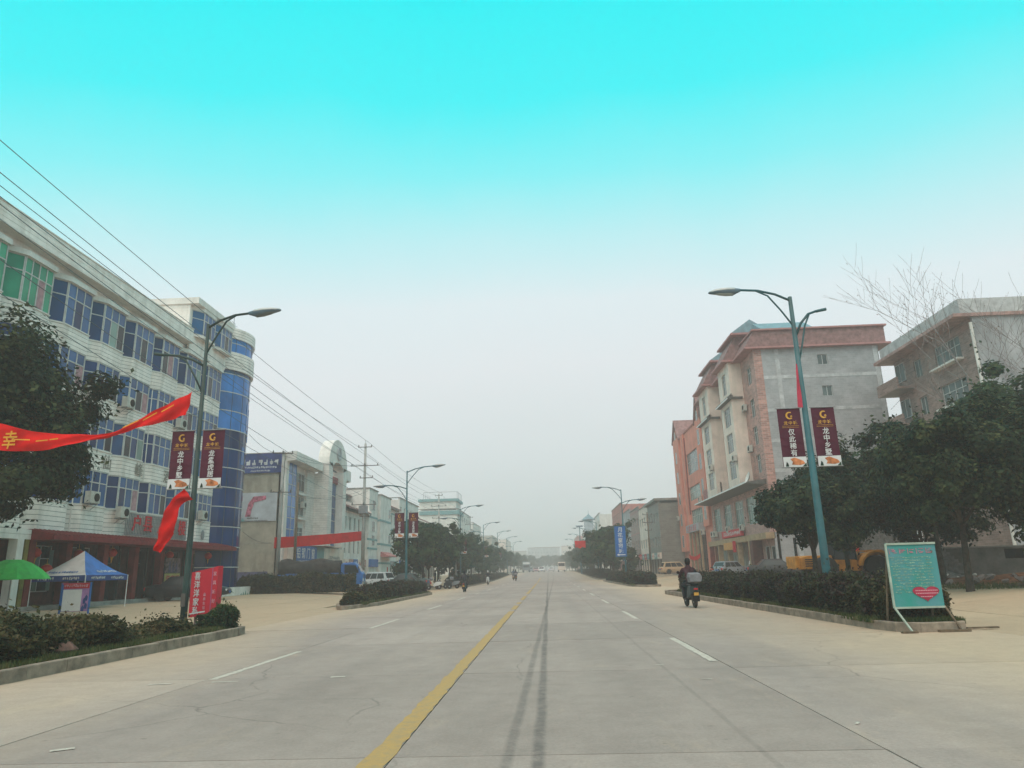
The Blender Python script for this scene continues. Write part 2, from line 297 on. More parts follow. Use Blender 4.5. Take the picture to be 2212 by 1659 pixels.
# ------------------------------------------------------------------ mesh helpers
class MB:
    def __init__(s): s.v = []; s.f = []; s.mi = []; s.m = 0
    def add(s, vs, fs):
        k = len(s.v); s.v += [tuple(a) for a in vs]
        for f in fs: s.f.append(tuple(i+k for i in f)); s.mi.append(s.m)
    def quad(s, a, b, c, d): s.add([a, b, c, d], [(0, 1, 2, 3)])
    def box(s, x0, y0, z0, x1, y1, z1, T=None):
        if x1 < x0: x0, x1 = x1, x0
        if y1 < y0: y0, y1 = y1, y0
        if z1 < z0: z0, z1 = z1, z0
        v = [(x0, y0, z0), (x1, y0, z0), (x1, y1, z0), (x0, y1, z0), (x0, y0, z1), (x1, y0, z1), (x1, y1, z1), (x0, y1, z1)]
        if T: v = [tuple(T @ Vector(p)) for p in v]
        s.add(v, [(0, 3, 2, 1), (4, 5, 6, 7), (0, 1, 5, 4), (1, 2, 6, 5), (2, 3, 7, 6), (3, 0, 4, 7)])
    def prism(s, poly, z0, z1):          # poly in xy, extruded along z
        n = len(poly); v = [(x, y, z0) for x, y in poly] + [(x, y, z1) for x, y in poly]
        s.add(v, [tuple(range(n))[::-1], tuple(range(n, 2*n))] + [(i, (i+1) % n, n+(i+1) % n, n+i) for i in range(n)])
    def prism_y(s, poly, y0, y1):        # poly in xz, extruded along y
        n = len(poly); v = [(x, y0, z) for x, z in poly] + [(x, y1, z) for x, z in poly]
        s.add(v, [tuple(range(n)), tuple(range(n, 2*n))[::-1]] + [((i+1) % n, i, n+i, n+(i+1) % n) for i in range(n)])
    def prism_x(s, poly, x0, x1):        # poly in yz, extruded along x
        n = len(poly); v = [(x0, y, z) for y, z in poly] + [(x1, y, z) for y, z in poly]
        s.add(v, [tuple(range(n))[::-1], tuple(range(n, 2*n))] + [(i, (i+1) % n, n+(i+1) % n, n+i) for i in range(n)])
    def tube(s, pts, r, n=8, cap=True):
        pts = [Vector(p) for p in pts]; rs = r if isinstance(r, (list, tuple)) else [r]*len(pts)
        rings = []; prev = None
        for i, p in enumerate(pts):
            d = (pts[min(i+1, len(pts)-1)]-pts[max(i-1, 0)]); d = d.normalized() if d.length > 1e-9 else Vector((0, 0, 1))
            if prev is None: a = d.orthogonal().normalized()
            else:
                a = prev - d*prev.dot(d); a = a.normalized() if a.length > 1e-6 else d.orthogonal().normalized()
            prev = a; b = d.cross(a)
            rings.append([p + (a*math.cos(2*PI*k/n) + b*math.sin(2*PI*k/n))*rs[i] for k in range(n)])
        v = [q for ring in rings for q in ring]; f = []
        for i in range(len(pts)-1):
            for k in range(n): f.append((i*n+k, i*n+(k+1) % n, (i+1)*n+(k+1) % n, (i+1)*n+k))
        if cap: f.append(tuple(range(n))[::-1]); f.append(tuple((len(pts)-1)*n+k for k in range(n)))
        s.add(v, f)
    def lathe(s, prof, n=16, T=None):    # prof (r, z)
        v = []; f = []
        for r, z in prof:
            for k in range(n): v.append((r*math.cos(2*PI*k/n), r*math.sin(2*PI*k/n), z))
        for i in range(len(prof)-1):
            for k in range(n): f.append((i*n+k, i*n+(k+1) % n, (i+1)*n+(k+1) % n, (i+1)*n+k))
        f.append(tuple(range(n))[::-1]); f.append(tuple((len(prof)-1)*n+k for k in range(n)))
        if T: v = [tuple(T @ Vector(p)) for p in v]
        s.add(v, f)
    def mesh(s, name, mats, smooth=False):
        me = bpy.data.meshes.new(name); me.from_pydata(s.v, [], s.f)
        if not isinstance(mats, (list, tuple)): mats = [mats]
        for m in mats: me.materials.append(m)
        if len(mats) > 1: me.polygons.foreach_set('material_index', s.mi)
        if smooth: me.polygons.foreach_set('use_smooth', [True]*len(me.polygons))
        me.update()
        return me
    def build(s, name, mats, parent=None, loc=(0, 0, 0), rz=0.0, smooth=False, bevel=0):
        o = link(name, s.mesh(name, mats, smooth), parent, loc, rz)
        if bevel:
            b = o.modifiers.new('bevel', 'BEVEL'); b.width = bevel; b.segments = 2; b.limit_method = 'ANGLE'; b.angle_limit = math.radians(40)
        return o

def link(name, me, parent=None, loc=(0, 0, 0), rz=0.0):
    o = bpy.data.objects.new(name, me); COL.objects.link(o)
    if parent: o.parent = parent
    o.location = loc; o.rotation_euler = (0, 0, rz)
    return o
def thing(name, label, cat, loc=(0, 0, 0), rz=0.0, group=None):
    o = bpy.data.objects.new(name, None); COL.objects.link(o); o.location = loc; o.rotation_euler = (0, 0, rz)
    o.empty_display_size = 0.1
    o['label'] = label; o['category'] = cat
    if group: o['group'] = group
    return o
def tag(o, label, cat, group=None):
    o['label'] = label; o['category'] = cat
    if group: o['group'] = group
    return o
CHILD = {}
def kids(o): return [c for c in COL.objects if c.parent == o]
def dup(root, loc, rz=None, label=None, group=None, sc=None, tree=None):
    r = root.copy(); COL.objects.link(r); r.location = loc
    if rz is not None: r.rotation_euler = (0, 0, rz)
    if sc: r.scale = (sc, sc, sc) if isinstance(sc, (int, float)) else sc
    if label: r['label'] = label
    if group: r['group'] = group
    tree = tree or snapshot(root)
    for c, subs in tree:
        c2 = c.copy(); COL.objects.link(c2); c2.parent = r
        for s_ in subs:
            s2 = s_.copy(); COL.objects.link(s2); s2.parent = c2
    return r
def snapshot(root):
    allo = list(COL.objects); return [(c, [s_ for s_ in allo if s_.parent == c]) for c in allo if c.parent == root]

def smooth(a, b, x):
    t = max(0.0, min(1.0, (x-a)/(b-a))); return t*t*(3-2*t)
def rise(y): return 1.05*smooth(88, 215, y)
def GZ(x, y):
    z = rise(y)
    z += 0.32*smooth(-13, -21, x)
    z += 0.40*smooth(11.5, 17, x)
    return z

# ------------------------------------------------------------------ lettering
_glyph = {}
def glyph(ch):
    """outline of one character as verts/faces, centred, 1 unit high box."""
    if ch not in _glyph:
        c = bpy.data.curves.new('g', 'FONT'); c.body = ch; c.size = 1.0; c.resolution_u = 2; c.offset = 0.012
        o = bpy.data.objects.new('g', c); COL.objects.link(o)
        dg = bpy.context.evaluated_depsgraph_get(); me = bpy.data.meshes.new_from_object(o.evaluated_get(dg))
        v = [tuple(x.co) for x in me.vertices]; f = [tuple(p.vertices) for p in me.polygons]
        bpy.data.objects.remove(o); bpy.data.curves.remove(c); bpy.data.meshes.remove(me)
        if v:
            xs = [p[0] for p in v]; ys = [p[1] for p in v]; cx = (min(xs)+max(xs))/2; cyy = (min(ys)+max(ys))/2
            h = max(max(xs)-min(xs), max(ys)-min(ys)) or 1
            v = [((p[0]-cx)/h, (p[1]-cyy)/h) for p in v]
        _glyph[ch] = (v, f)
    return _glyph[ch]
_gm = {}
def letter(ch, size, m, parent, loc, rz=0.0, name='character', wide=1.0, tilt=0.0, th=0.008):
    """one character as a thin raised piece facing local -Y."""
    key = (ch, round(size, 3), m.name, wide, tilt)
    if key not in _gm:
        v, f = glyph(ch); n = len(v)
        V = [(x*size*wide + y*size*tilt, -th, y*size) for x, y in v] + [(x*size*wide + y*size*tilt, 0, y*size) for x, y in v]
        from collections import Counter
        F = [tuple(q) for q in f]; ec = {}
        for q in f:
            for i in range(len(q)):
                e = (q[i], q[(i+1) % len(q)]); ec[e] = 1
        for (a, b_) in list(ec):
            if (b_, a) not in ec: F.append((b_, a, a+n, b_+n))
        mb = MB(); mb.add(V, F); _gm[key] = mb.mesh(name, m)
    return link(name, _gm[key], parent, loc, rz)
def scribble(mb, x0, x1, z, h, y, seed, gap=0.35, T=None):
    """a row of small illegible print marks."""
    rnd = random.Random(seed); x = x0
    while x < x1 - h*0.5:
        wd = h*(0.55+0.4*rnd.random())
        for _ in range(2):
            zz_ = z + (rnd.random()-0.5)*h*0.7; hh = h*(0.13+0.1*rnd.random()); xa = x+rnd.random()*wd*0.2
            mb.box(xa, y, zz_-hh, xa+wd*(0.55+rnd.random()*0.3), y+0.003, zz_+hh)
        xa = x+wd*(0.3+0.3*rnd.random()); mb.box(xa, y-0.001, z-h*0.45, xa+wd*0.2, y+0.003, z+h*0.45)
        x += wd*(1+gap)

# ------------------------------------------------------------------ windows and walls (local frame: +X along wall, -Y outward, +Z up)
_wc = {}
def window(parent, loc, rz, W, H, cols=2, rows=1, g='g_grey', fr='frame', split=None, bar=0.05, open_pane=None, arch=False, depth=0.08, name='window', panes=True):
    """frame object with a pane under it for every light of the window."""
    key = (round(W, 3), round(H, 3), cols, rows, fr, split, bar, arch, depth)
    xs = [W*i/cols for i in range(cols+1)] if isinstance(cols, int) else [W*c for c in cols]
    zs = [H*i/rows for i in range(rows+1)] if not split else [0, H*split, H]
    if key not in _wc:
        mb = MB(); b = bar
        mb.box(0, 0, 0, W, depth, b*.9); mb.box(0, 0, H-b*.9, W, depth, H); mb.box(0, .002, b*.9, b, depth-.002, H-b*.9); mb.box(W-b, .002, b*.9, W, depth-.002, H-b*.9)
        for x in xs[1:-1]: mb.box(x-b/2, .004, b*.9, x+b/2, depth-.004, H-b*.9)
        for z in zs[1:-1]: mb.box(b, .006, z-b/2, W-b, depth-.006, z+b/2)
        if arch:
            n = 10; R = W/2
            for i in range(n):
                a0, a1 = PI*i/n, PI*(i+1)/n
                mb.prism_y([(R+R*math.cos(a0), H+R*math.sin(a0)), (R+R*math.cos(a1), H+R*math.sin(a1)), (R+(R-b)*math.cos(a1), H+(R-b)*math.sin(a1)), (R+(R-b)*math.cos(a0), H+(R-b)*math.sin(a0))], 0, depth)
            mb.box(R-b/2, .004, H, R+b/2, depth-.004, H+R-b)
        _wc[key] = mb.mesh(name, M[fr])
    o = link(name, _wc[key], parent, loc, rz)
    if not panes:
        pk = ('solid', round(W, 3), round(H, 3), g)
        if pk not in _wc:
            mb = MB(); mb.box(0.01, depth*.45, 0.01, W-.01, depth*.45+.02, H-.01); _wc[pk] = mb.mesh('pane', M[g])
        link('pane', _wc[pk], o)
        return o
    k = 0
    for i in range(len(xs)-1):
        for j in range(len(zs)-1):
            gg = g
            if open_pane is not None and k in open_pane: gg = open_pane[k]
            k += 1
            w_, h_ = xs[i+1]-xs[i], zs[j+1]-zs[j]
            pk = (round(w_, 3), round(h_, 3), gg, depth)
            if pk not in _wc:
                mb = MB(); mb.box(0.003, depth*.45, 0.003, w_-.003, depth*.45+.012, h_-.003); _wc[pk] = mb.mesh('pane', M[gg])
            link('pane', _wc[pk], o, (xs[i], 0, zs[j]))
    if arch:
        pk = ('arch', round(W, 3), g)
        if pk not in _wc:
            mb = MB(); R = W/2-.01; n = 10
            mb.prism_y([(W/2+R*math.cos(PI*i/n), R*math.sin(PI*i/n)) for i in range(n+1)], depth*.45, depth*.45+.012); _wc[pk] = mb.mesh('pane', M[g])
        link('pane', _wc[pk], o, (0, 0, H))
    return o

def wall(parent, name, loc, rz, W, z0, z1, ops, m, th=0.22, reveal=None):
    """solid wall with real openings; ops = [(xa, xb, za, zb)]."""
    mb = MB(); xs = sorted({0.0, W} | {o[0] for o in ops} | {o[1] for o in ops}); zs = sorted({z0, z1} | {o[2] for o in ops} | {o[3] for o in ops})
    xs = [x for x in xs if -1e-6 <= x <= W+1e-6]; zs = [z for z in zs if z0-1e-6 <= z <= z1+1e-6]
    def hole(x, z): return any(a < x < b and c < z < d for a, b, c, d in ops)
    for j in range(len(zs)-1):
        run = None
        for i in range(len(xs)-1):
            h = hole((xs[i]+xs[i+1])/2, (zs[j]+zs[j+1])/2)
            if not h and run is None: run = xs[i]
            if (h or i == len(xs)-2) and run is not None:
                e = xs[i] if h else xs[i+1]
                mb.box(run, 0, zs[j], e, th, zs[j+1]); run = None
    return mb.build(name, m, parent, loc, rz)

def ac_unit(parent, loc, rz, name='air_conditioner'):
    """outdoor air-conditioner box on brackets, part of the building it is bolted to."""
    if 'ac' not in _wc:
        mb = MB(); mb.box(-.42, -.42, 0, .42, -.10, .62); _wc['ac'] = mb.mesh('air_conditioner', mat('ac_casing', (0.50, 0.49, 0.44), .6, .1, 3))
        mb = MB(); mb.lathe([(.22, 0), (.22, .03)], 16, Matrix.Translation((.12, -.421, .31)) @ Matrix.Rotation(PI/2, 4, 'X')); _wc['acf'] = mb.mesh('fan', M['dark'])
        mb = MB()
        for x in (-.3, .3): mb.box(x-.02, -.4, -.05, x+.02, 0, -.003); mb.add([(x-.02, 0, -.35), (x+.02, 0, -.35), (x+.02, -.35, -.05), (x-.02, -.35, -.05), (x+.02, 0, -.30), (x-.02, 0, -.30)], [(0, 1, 2, 3), (3, 2, 4, 5)])
        _wc['acb'] = mb.mesh('bracket', M['steel'])
    o = link(name, _wc['ac'], parent, loc, rz); link('fan', _wc['acf'], o); link('bracket', _wc['acb'], o)
    return o
# ------------------------------------------------------------------ ground, road, slabs, kerbs
def sheet(name, xs, ys, zf, m, kind='structure', parent=None):
    nx, ny = len(xs), len(ys); v = [(x, y, zf(x, y)) for y in ys for x in xs]
    f = [(j*nx+i, j*nx+i+1, (j+1)*nx+i+1, (j+1)*nx+i) for j in range(ny-1) for i in range(nx-1)]
    me = bpy.data.meshes.new(name); me.from_pydata(v, [], f); me.materials.append(m); me.polygons.foreach_set('use_smooth', [True]*len(f)); me.update()
    o = link(name, me, parent)
    if kind and not parent: o['kind'] = kind
    return o
def lsp(a, b, n): return [a+(b-a)*i/n for i in range(n+1)]
xs = [-900, -400, -150, -60, -40] + lsp(-30, 30, 60) + [40, 60, 150, 400, 900]
ys = [-60, -20] + lsp(-8, 260, 134) + [300, 400, 600, 900, 1500, 2600]
sheet('ground', xs, ys, lambda x, y: GZ(x, y)-0.05, M['ground'])
def setting(name):
    o = bpy.data.objects.new(name, None); COL.objects.link(o); o['kind'] = 'structure'; return o
road = setting('road')
RX0, RX1 = -9.4, 9.3
YC = 100
sheet('road_bed', [RX0, -1.5, RX1], lsp(-20, YC, 4), lambda x, y: -0.014, M['joint'], parent=road)
sheet('road_surface', [RX0-.0, -5, -1.5, 2.6, RX1], lsp(YC, 260, 40)+[320, 420, 600, 900], lambda x, y: rise(y)-0.002, M['road'], parent=road)
rnd = random.Random(3)
def slabs(parent, xs, y0, y1, step, m, zf, seed, thick=0.03, gap=0.007, skip=None, name='slab'):
    r = random.Random(seed); y = y0
    while y < y1-0.1:
        for i in range(len(xs)-1):
            a, b = xs[i], xs[i+1]; cx, cyy = (a+b)/2, y+step/2
            if skip and skip(cx, cyy): continue
            mb = MB(); g = gap; dz = [r.uniform(-.0025, .0025) for _ in range(4)]
            c = [(a+g, y+g), (b-g, y+g), (b-g, y+step-g), (a+g, y+step-g)]
            v = [(p[0]-cx, p[1]-cyy, zf(*p)+d-thick) for p, d in zip(c, dz)] + [(p[0]-cx, p[1]-cyy, zf(*p)+d) for p, d in zip(c, dz)]
            mb.add(v, [(0, 3, 2, 1), (4, 5, 6, 7), (0, 1, 5, 4), (1, 2, 6, 5), (2, 3, 7, 6), (3, 0, 4, 7)])
            mb.build(name, m, parent, (cx, cyy, 0))
        y += step
slabs(road, [RX0, -5.35, -1.38, 2.72, RX1], -3.6, YC-.1, 5.1, M['road'], lambda x, y: 0.0, 5)
# painted markings, 4 mm sheets with worn edges
def ragged(x0, x1, y0, y1, n, amp, z, seed, xf=lambda y: 0):
    r = random.Random(seed); L_ = []; R_ = []
    for i in range(n+1):
        y = y0+(y1-y0)*i/n; L_.append((x0+xf(y)+r.uniform(-amp, amp), y, z+rise(y))); R_.append((x1+xf(y)+r.uniform(-amp, amp), y, z+rise(y)))
    mb = MB(); mb.add(L_+R_, [(i, n+1+i, n+2+i, i+1) for i in range(n)]); return mb
for a, b in ((2.5, 29.0), (30.2, 33.6), (35.2, 37.0), (40, 46), (50, 60), (63, 90), (95, 130)):
    ragged(-1.60, -1.39, a, b, max(6, int((b-a)*5)), 0.022, 0.006, int(a*7)).build('centre_line', M['laneyellow'], road)
for k, (x, ys_) in enumerate(((-5.26, [(5.0, 5.35)]+[(11.6+10.2*i, 15.6+10.2*i) for i in range(10)]), (2.62, [(2.2, 6.0)]+[(12.5+10.5*i, 16.6+10.5*i) for i in range(10)]))):
    for a, b in ys_:
        if (k == 1 and a == 2.2): continue
        ragged(x-.065, x+.065, a, b, int((b-a)*6)+2, 0.012, 0.006, int(a*11+k)).build('lane_dash', M['lanewhite'], road)
for (x, y, L_, W_, a_) in ((-5.9, 11.25, .34, .08, 1.4), (-4.95, 11.35, .40, .06, 1.5), (-3.3, 11.62, .22, .11, 1.35), (-4.6, 7.1, .2, .08, 1.0), (2.1, 10.6, .16, .03, 1.5), (1.7, 12.2, .14, .035, 1.5), (2.9, 7.6, .10, .03, .6)):
    mb = MB(); c, s_ = math.sin(a_), math.cos(a_)
    mb.add([(x-c*L_/2-s_*W_/2, y-s_*L_/2+c*W_/2, .006), (x-c*L_/2+s_*W_/2, y-s_*L_/2-c*W_/2, .006), (x+c*L_/2+s_*W_/2, y+s_*L_/2-c*W_/2, .006), (x+c*L_/2-s_*W_/2, y+s_*L_/2+c*W_/2, .006)], [(0, 1, 2, 3)])
    mb.build('paint_scrap', M['lanewhite'], road)
# side-street and forecourt slabs
apL = setting('forecourt'); apR = setting('forecourt')
def skipL(x, y): return (x > -11.5 and (y < 19.4 or 35 < y < 56)) or (x < -24.2)
slabs(apL, [-24.4, -19.8, -15.6, -11.4, -9.42], 2.0, 96, 5.0, M['apron'], lambda x, y: GZ(x, y)-.008, 8, skip=skipL, gap=.014)
def skipR(x, y): return (x > 12.5 and 28 < y < 46) or (x > 16 and 28 < y < 46)
slabs(apR, [9.32, 12.2, 16.2, 20.4], 1.2, 96, 4.8, M['apron'], lambda x, y: GZ(x, y)-.008, 9, skip=skipR, gap=.014)

def island(name, outline, soil_m=M['soil'], side=0, h=0.15, hz=0.0):
    """planting strip: kerb stones laid round the outline as parts, soil inside. outline = closed list of (x, y)."""
    root = setting(name)
    n = len(outline); r = random.Random(int(abs(outline[0][1])*10))
    cx = sum(p[0] for p in outline)/n; cyy = sum(p[1] for p in outline)/n
    v = [(x, y, rise(y)+h*0.75) for x, y in outline]
    mb = MB(); mb.add(v, [tuple(range(n))]); mb.build('soil_bed', soil_m, root)
    for i in range(n):
        a = Vector((*outline[i], 0)); b = Vector((*outline[(i+1) % n], 0)); L_ = (b-a).length; k = max(1, round(L_/0.99)); d = (b-a)/L_
        nrm = Vector((d.y, -d.x, 0))       # outward for counter-clockwise outlines
        for j in range(k):
            p = a + d*(L_*(j+.006)/k); q = a + d*(L_*(j+.994)/k); off = r.uniform(-.006, .006); hh = h+r.uniform(-.006, .008)
            zb = rise(p.y)-.04; p = p+nrm*off; q = q+nrm*off; w_ = 0.14
            if ((p+q)/2).y > 60 and k > 6 and j % 4: continue
            if ((p+q)/2).y > 60 and k > 6: q = a + d*(L_*min(k, j+3.97)/k)+nrm*off
            mid = (p+q)/2; mb = MB()
            P = [p+nrm*.0, q+nrm*.0, q-nrm*w_, p-nrm*w_]
            T = [p-nrm*.012, q-nrm*.012, q-nrm*w_, p-nrm*w_]
            vv = [((c-mid).x, (c-mid).y, zb) for c in P] + [((c-mid).x, (c-mid).y, zb+hh+.025) for c in P] + [((c-mid).x, (c-mid).y, zb+hh+.04) for c in T]
            mb.add(vv, [(0, 1, 5, 4), (1, 2, 6, 5), (2, 3, 7, 6), (3, 0, 4, 7), (4, 5, 9, 8), (5, 6, 10, 9), (6, 7, 11, 10), (7, 4, 8, 11), (8, 9, 10, 11)])
            mb.build('kerb_stone', M['kerb'], root, tuple(mid))
    return root
def ccw(p):
    a = sum(p[i][0]*p[(i+1) % len(p)][1]-p[(i+1) % len(p)][0]*p[i][1] for i in range(len(p)))
    return p if a > 0 else p[::-1]
I1 = ccw([(-8.72, 2), (-8.52, 20.2), (-8.64, 20.9), (-9.1, 21.4), (-10.9, 21.4), (-11.3, 20.9), (-11.3, 2)])
I2 = ccw([(-9.15, 34.9), (-8.68, 37.5), (-8.66, 54.6), (-8.9, 55.4), (-9.6, 55.8), (-11.1, 55.6), (-11.4, 55), (-11.4, 41.5), (-10.7, 37.0), (-9.9, 34.3), (-9.5, 33.7), (-9.3, 34.0)])
I3 = ccw([(-8.7, 79), (-8.7, 240), (-11.4, 240), (-11.4, 79)])
I4 = ccw([(7.35, 17.6), (7.15, 24), (6.6, 43.0), (6.75, 43.8), (7.2, 44.2), (8.6, 44.2), (8.9, 43.5), (9.2, 17.2), (8.9, 16.6), (7.9, 16.5), (7.5, 16.8)])
I5 = ccw([(7.3, 61.0), (6.9, 62.5), (6.7, 75), (6.7, 92), (9.0, 92), (9.1, 61), (8.8, 60), (7.8, 60)])
I6 = ccw([(6.9, 104), (6.9, 240), (9.2, 240), (9.2, 104)])
for I, hh_ in ((I1, .21), (I2, .17), (I3, .15), (I4, .20), (I5, .16), (I6, .15)): island('planting_strip', I, h=hh_)

# ------------------------------------------------------------------ foliage
def leafmesh(name, P, size, m, seed=0, up=0.3, aspect=1.7, out=None):
    """one small folded leaf per point; P is an (N,3) array."""
    rs = np.random.RandomState(seed); n = len(P)
    nrm = rs.normal(size=(n, 3)); nrm[:, 2] = np.abs(nrm[:, 2])+up
    if out is not None: nrm = nrm*.5+out*1.3
    nrm /= np.linalg.norm(nrm, axis=1)[:, None]
    t = rs.normal(size=(n, 3)); t -= nrm*(t*nrm).sum(1)[:, None]; t /= np.linalg.norm(t, axis=1)[:, None]
    b = np.cross(nrm, t); s = size*(0.6+0.8*rs.rand(n))[:, None]
    a0 = P - t*s*aspect*.5; a1 = P + b*s*.5 + nrm*s*.10; a2 = P + t*s*aspect*.5; a3 = P - b*s*.5 + nrm*s*.10
    V = np.stack([a0, a1, a2, a3], 1).reshape(-1, 3).astype(np.float32)
    me = bpy.data.meshes.new(name); me.vertices.add(4*n); me.vertices.foreach_set('co', V.ravel())
    me.loops.add(4*n); me.loops.foreach_set('vertex_index', np.arange(4*n, dtype=np.int32)); me.polygons.add(n)
    me.polygons.foreach_set('loop_start', np.arange(0, 4*n, 4, dtype=np.int32)); me.update(calc_edges=True)
    me.materials.append(m)
    return me
def crown_points(n, R, seed, clumps=70, flat=0.85, r0=(0.35, 0.95), low=-0.5):
    """leaf positions: clumps on an uneven shell plus a looser inside."""
    rs = np.random.RandomState(seed)
    d = rs.normal(size=(clumps, 3)); d /= np.linalg.norm(d, axis=1)[:, None]; d[:, 2] = np.where(d[:, 2] < low, -d[:, 2]*.6, d[:, 2])
    lump = 1 + 0.26*np.sin(d[:, 0]*3.1+seed)+0.22*np.sin(d[:, 1]*4.3+2*seed)+0.12*rs.normal(size=clumps)
    C = d*(np.array(R)*1.0)[None]*(0.55+0.40*rs.rand(clumps))[:, None]*lump[:, None]
    cr = (r0[0]+(r0[1]-r0[0])*rs.rand(clumps))*np.mean(R)*.33
    k = rs.randint(0, clumps, n); q = rs.normal(size=(n, 3)); q /= np.linalg.norm(q, axis=1)[:, None]
    rad = (0.55+0.5*rs.rand(n))[:, None]*cr[k][:, None]; P = C[k]+q*rad*np.array([1, 1, flat])
    ms = n//22; j = rs.randint(0, clumps, ms); tip = C[j]*(1.06+.16*rs.rand(ms))[:, None]+rs.normal(size=(ms, 3))*.07*np.mean(R); P[n-ms:] = tip
    m = n//9; q2 = rs.normal(size=(m, 3)); q2 /= np.linalg.norm(q2, axis=1)[:, None]; P[:m] = q2*np.array(R)*(rs.rand(m)**.4*.75)[:, None]
    out = q.copy(); out[:m] = 0; out += C[k]/np.linalg.norm(C[k], axis=1)[:, None]*.45; out[:, 2] += .25
    return P, out
def trunk(parent, h, r, R, seed, cz, m, limbs=7, lean=0.0):
    rd = random.Random(seed); mb = MB(); top = Vector((lean*h, 0, h))
    mb.tube([(0, 0, -.15), (0.02, 0, .1), (lean*h*.5, rd.uniform(-.05, .05), h*.5), top], [r*1.5, r*1.1, r*.9, r*.75], 9)
    for i in range(limbs):
        a = 2*PI*i/limbs+rd.uniform(-.4, .4); e = rd.uniform(.35, 1.1); L_ = rd.uniform(.55, .9)
        tip = Vector((math.cos(a)*R[0]*L_*math.cos(e), math.sin(a)*R[1]*L_*math.cos(e), cz + math.sin(e)*R[2]*.8-.1*R[2]))
        mid = (top+tip)/2+Vector((rd.uniform(-.2, .2), rd.uniform(-.2, .2), rd.uniform(-.1, .3)))
        mb.tube([top-Vector((0, 0, .25*rd.random())), mid, tip], [r*.55, r*.35, r*.1], 6)
    return mb.build('trunk', m, parent, smooth=True)
def tree(name, label, loc, R, cz, n, leaf, lm, seed, th=None, r=.13, clumps=70, group=None, lean=0, low=-0.5, rot=0.0, bark=None):
    t = thing(name, label, 'tree', loc, rot, group)
    trunk(t, th if th else cz-R[2]*.55, r, R, seed, cz, bark or M['bark'], lean=lean)
    P, out = crown_points(n, R, seed, clumps, low=low); P[:, 2] += cz; P[:, 0] += lean*(th or cz)
    link('crown', leafmesh('crown', P, leaf, lm, seed, out=out), t)
    return t
def hedge(name, label, x0, x1, y0, y1, z0, h, n, leaf, lm, seed, group=None, amp=.14, rot=0, loc=None, gaps=0.0, twigs=0):
    """clipped shrub row: leaf-sized faces over a dark closed core with an uneven top."""
    cx, cyy = (x0+x1)/2, (y0+y1)/2; t = thing(name, label, 'hedge', (cx, cyy, z0), 0, group)
    rs = np.random.RandomState(seed); LX, LY = x1-x0, y1-y0
    def top(x, y): return h*(1+amp*np.sin(x*1.7+seed)*np.cos(y*0.9+seed)+amp*.8*np.sin(y*2.3+x*1.1)+amp*.5*np.sin(y*5.1+2*x))
    u = rs.rand(n); P = np.zeros((n, 3)); per = [LX*LY, LY*h*1.2, LY*h*1.2, LX*h, LX*h]; c = np.cumsum(per)/sum(per)
    X = (rs.rand(n)-.5)*LX; Y = (rs.rand(n)-.5)*LY; Zf = rs.rand(n)
    e = rs.normal(size=n)*.05
    bul = 0.10*np.sin(Y*1.9+seed)+.07*np.sin(Y*4.7)
    P[:, 0] = X; P[:, 1] = Y; P[:, 2] = top(X, Y)*1.0 + np.abs(rs.normal(size=n))*.05*(1+2*(rs.rand(n) > .93))-.03
    a = (u > c[0]) & (u < c[1]); P[a, 0] = -LX/2+e[a]+bul[a]; P[a, 2] = Zf[a]*top(-LX/2, Y[a])
    a = (u > c[1]) & (u < c[2]); P[a, 0] = LX/2+e[a]+bul[a]; P[a, 2] = Zf[a]*top(LX/2, Y[a])
    a = (u > c[2]) & (u < c[3]); P[a, 1] = -LY/2+e[a]; P[a, 2] = Zf[a]*top(X[a], -LY/2)
    a = (u > c[3]); P[a, 1] = LY/2+e[a]; P[a, 2] = Zf[a]*top(X[a], LY/2)
    # round the shoulders
    edge = np.minimum(LX/2-np.abs(P[:, 0]), LY/2-np.abs(P[:, 1])); P[:, 2] -= np.clip(.22-edge, 0, .22)*.6*(P[:, 2] > h*.7)
    P[:, 2] = np.maximum(P[:, 2], .02)
    link('foliage', leafmesh('foliage', P, leaf, lm, seed+1, up=.2), t)
    mb = MB(); k = max(2, int(LY/.6)); k2 = max(2, int(LX/.6))
    gx = [(-LX/2+.10)+(LX-.2)*i/k2 for i in range(k2+1)]; gy = [(-LY/2+.10)+(LY-.2)*j/k for j in range(k+1)]
    vv = [(x, y, float(top(x, y))-.09) for y in gy for x in gx]; nn = k2+1
    mb.add(vv, [(j*nn+i, j*nn+i+1, (j+1)*nn+i+1, (j+1)*nn+i) for j in range(k) for i in range(k2)])
    for (idx) in ([j*nn for j in range(k+1)], [j*nn+k2 for j in range(k+1)], list(range(nn)), [k*nn+i for i in range(nn)]):
        b = [vv[i] for i in idx]; q = len(b); mb.add([(p[0], p[1], 0) for p in b]+b, [(i, i+1, q+i+1, q+i) for i in range(q-1)])
    mb.build('branches', mat('hedge_core', (0.022, 0.019, 0.013), 1.0, .3, 8), t)  # dark closed shell under the leaves, added to stop see-through
    return t
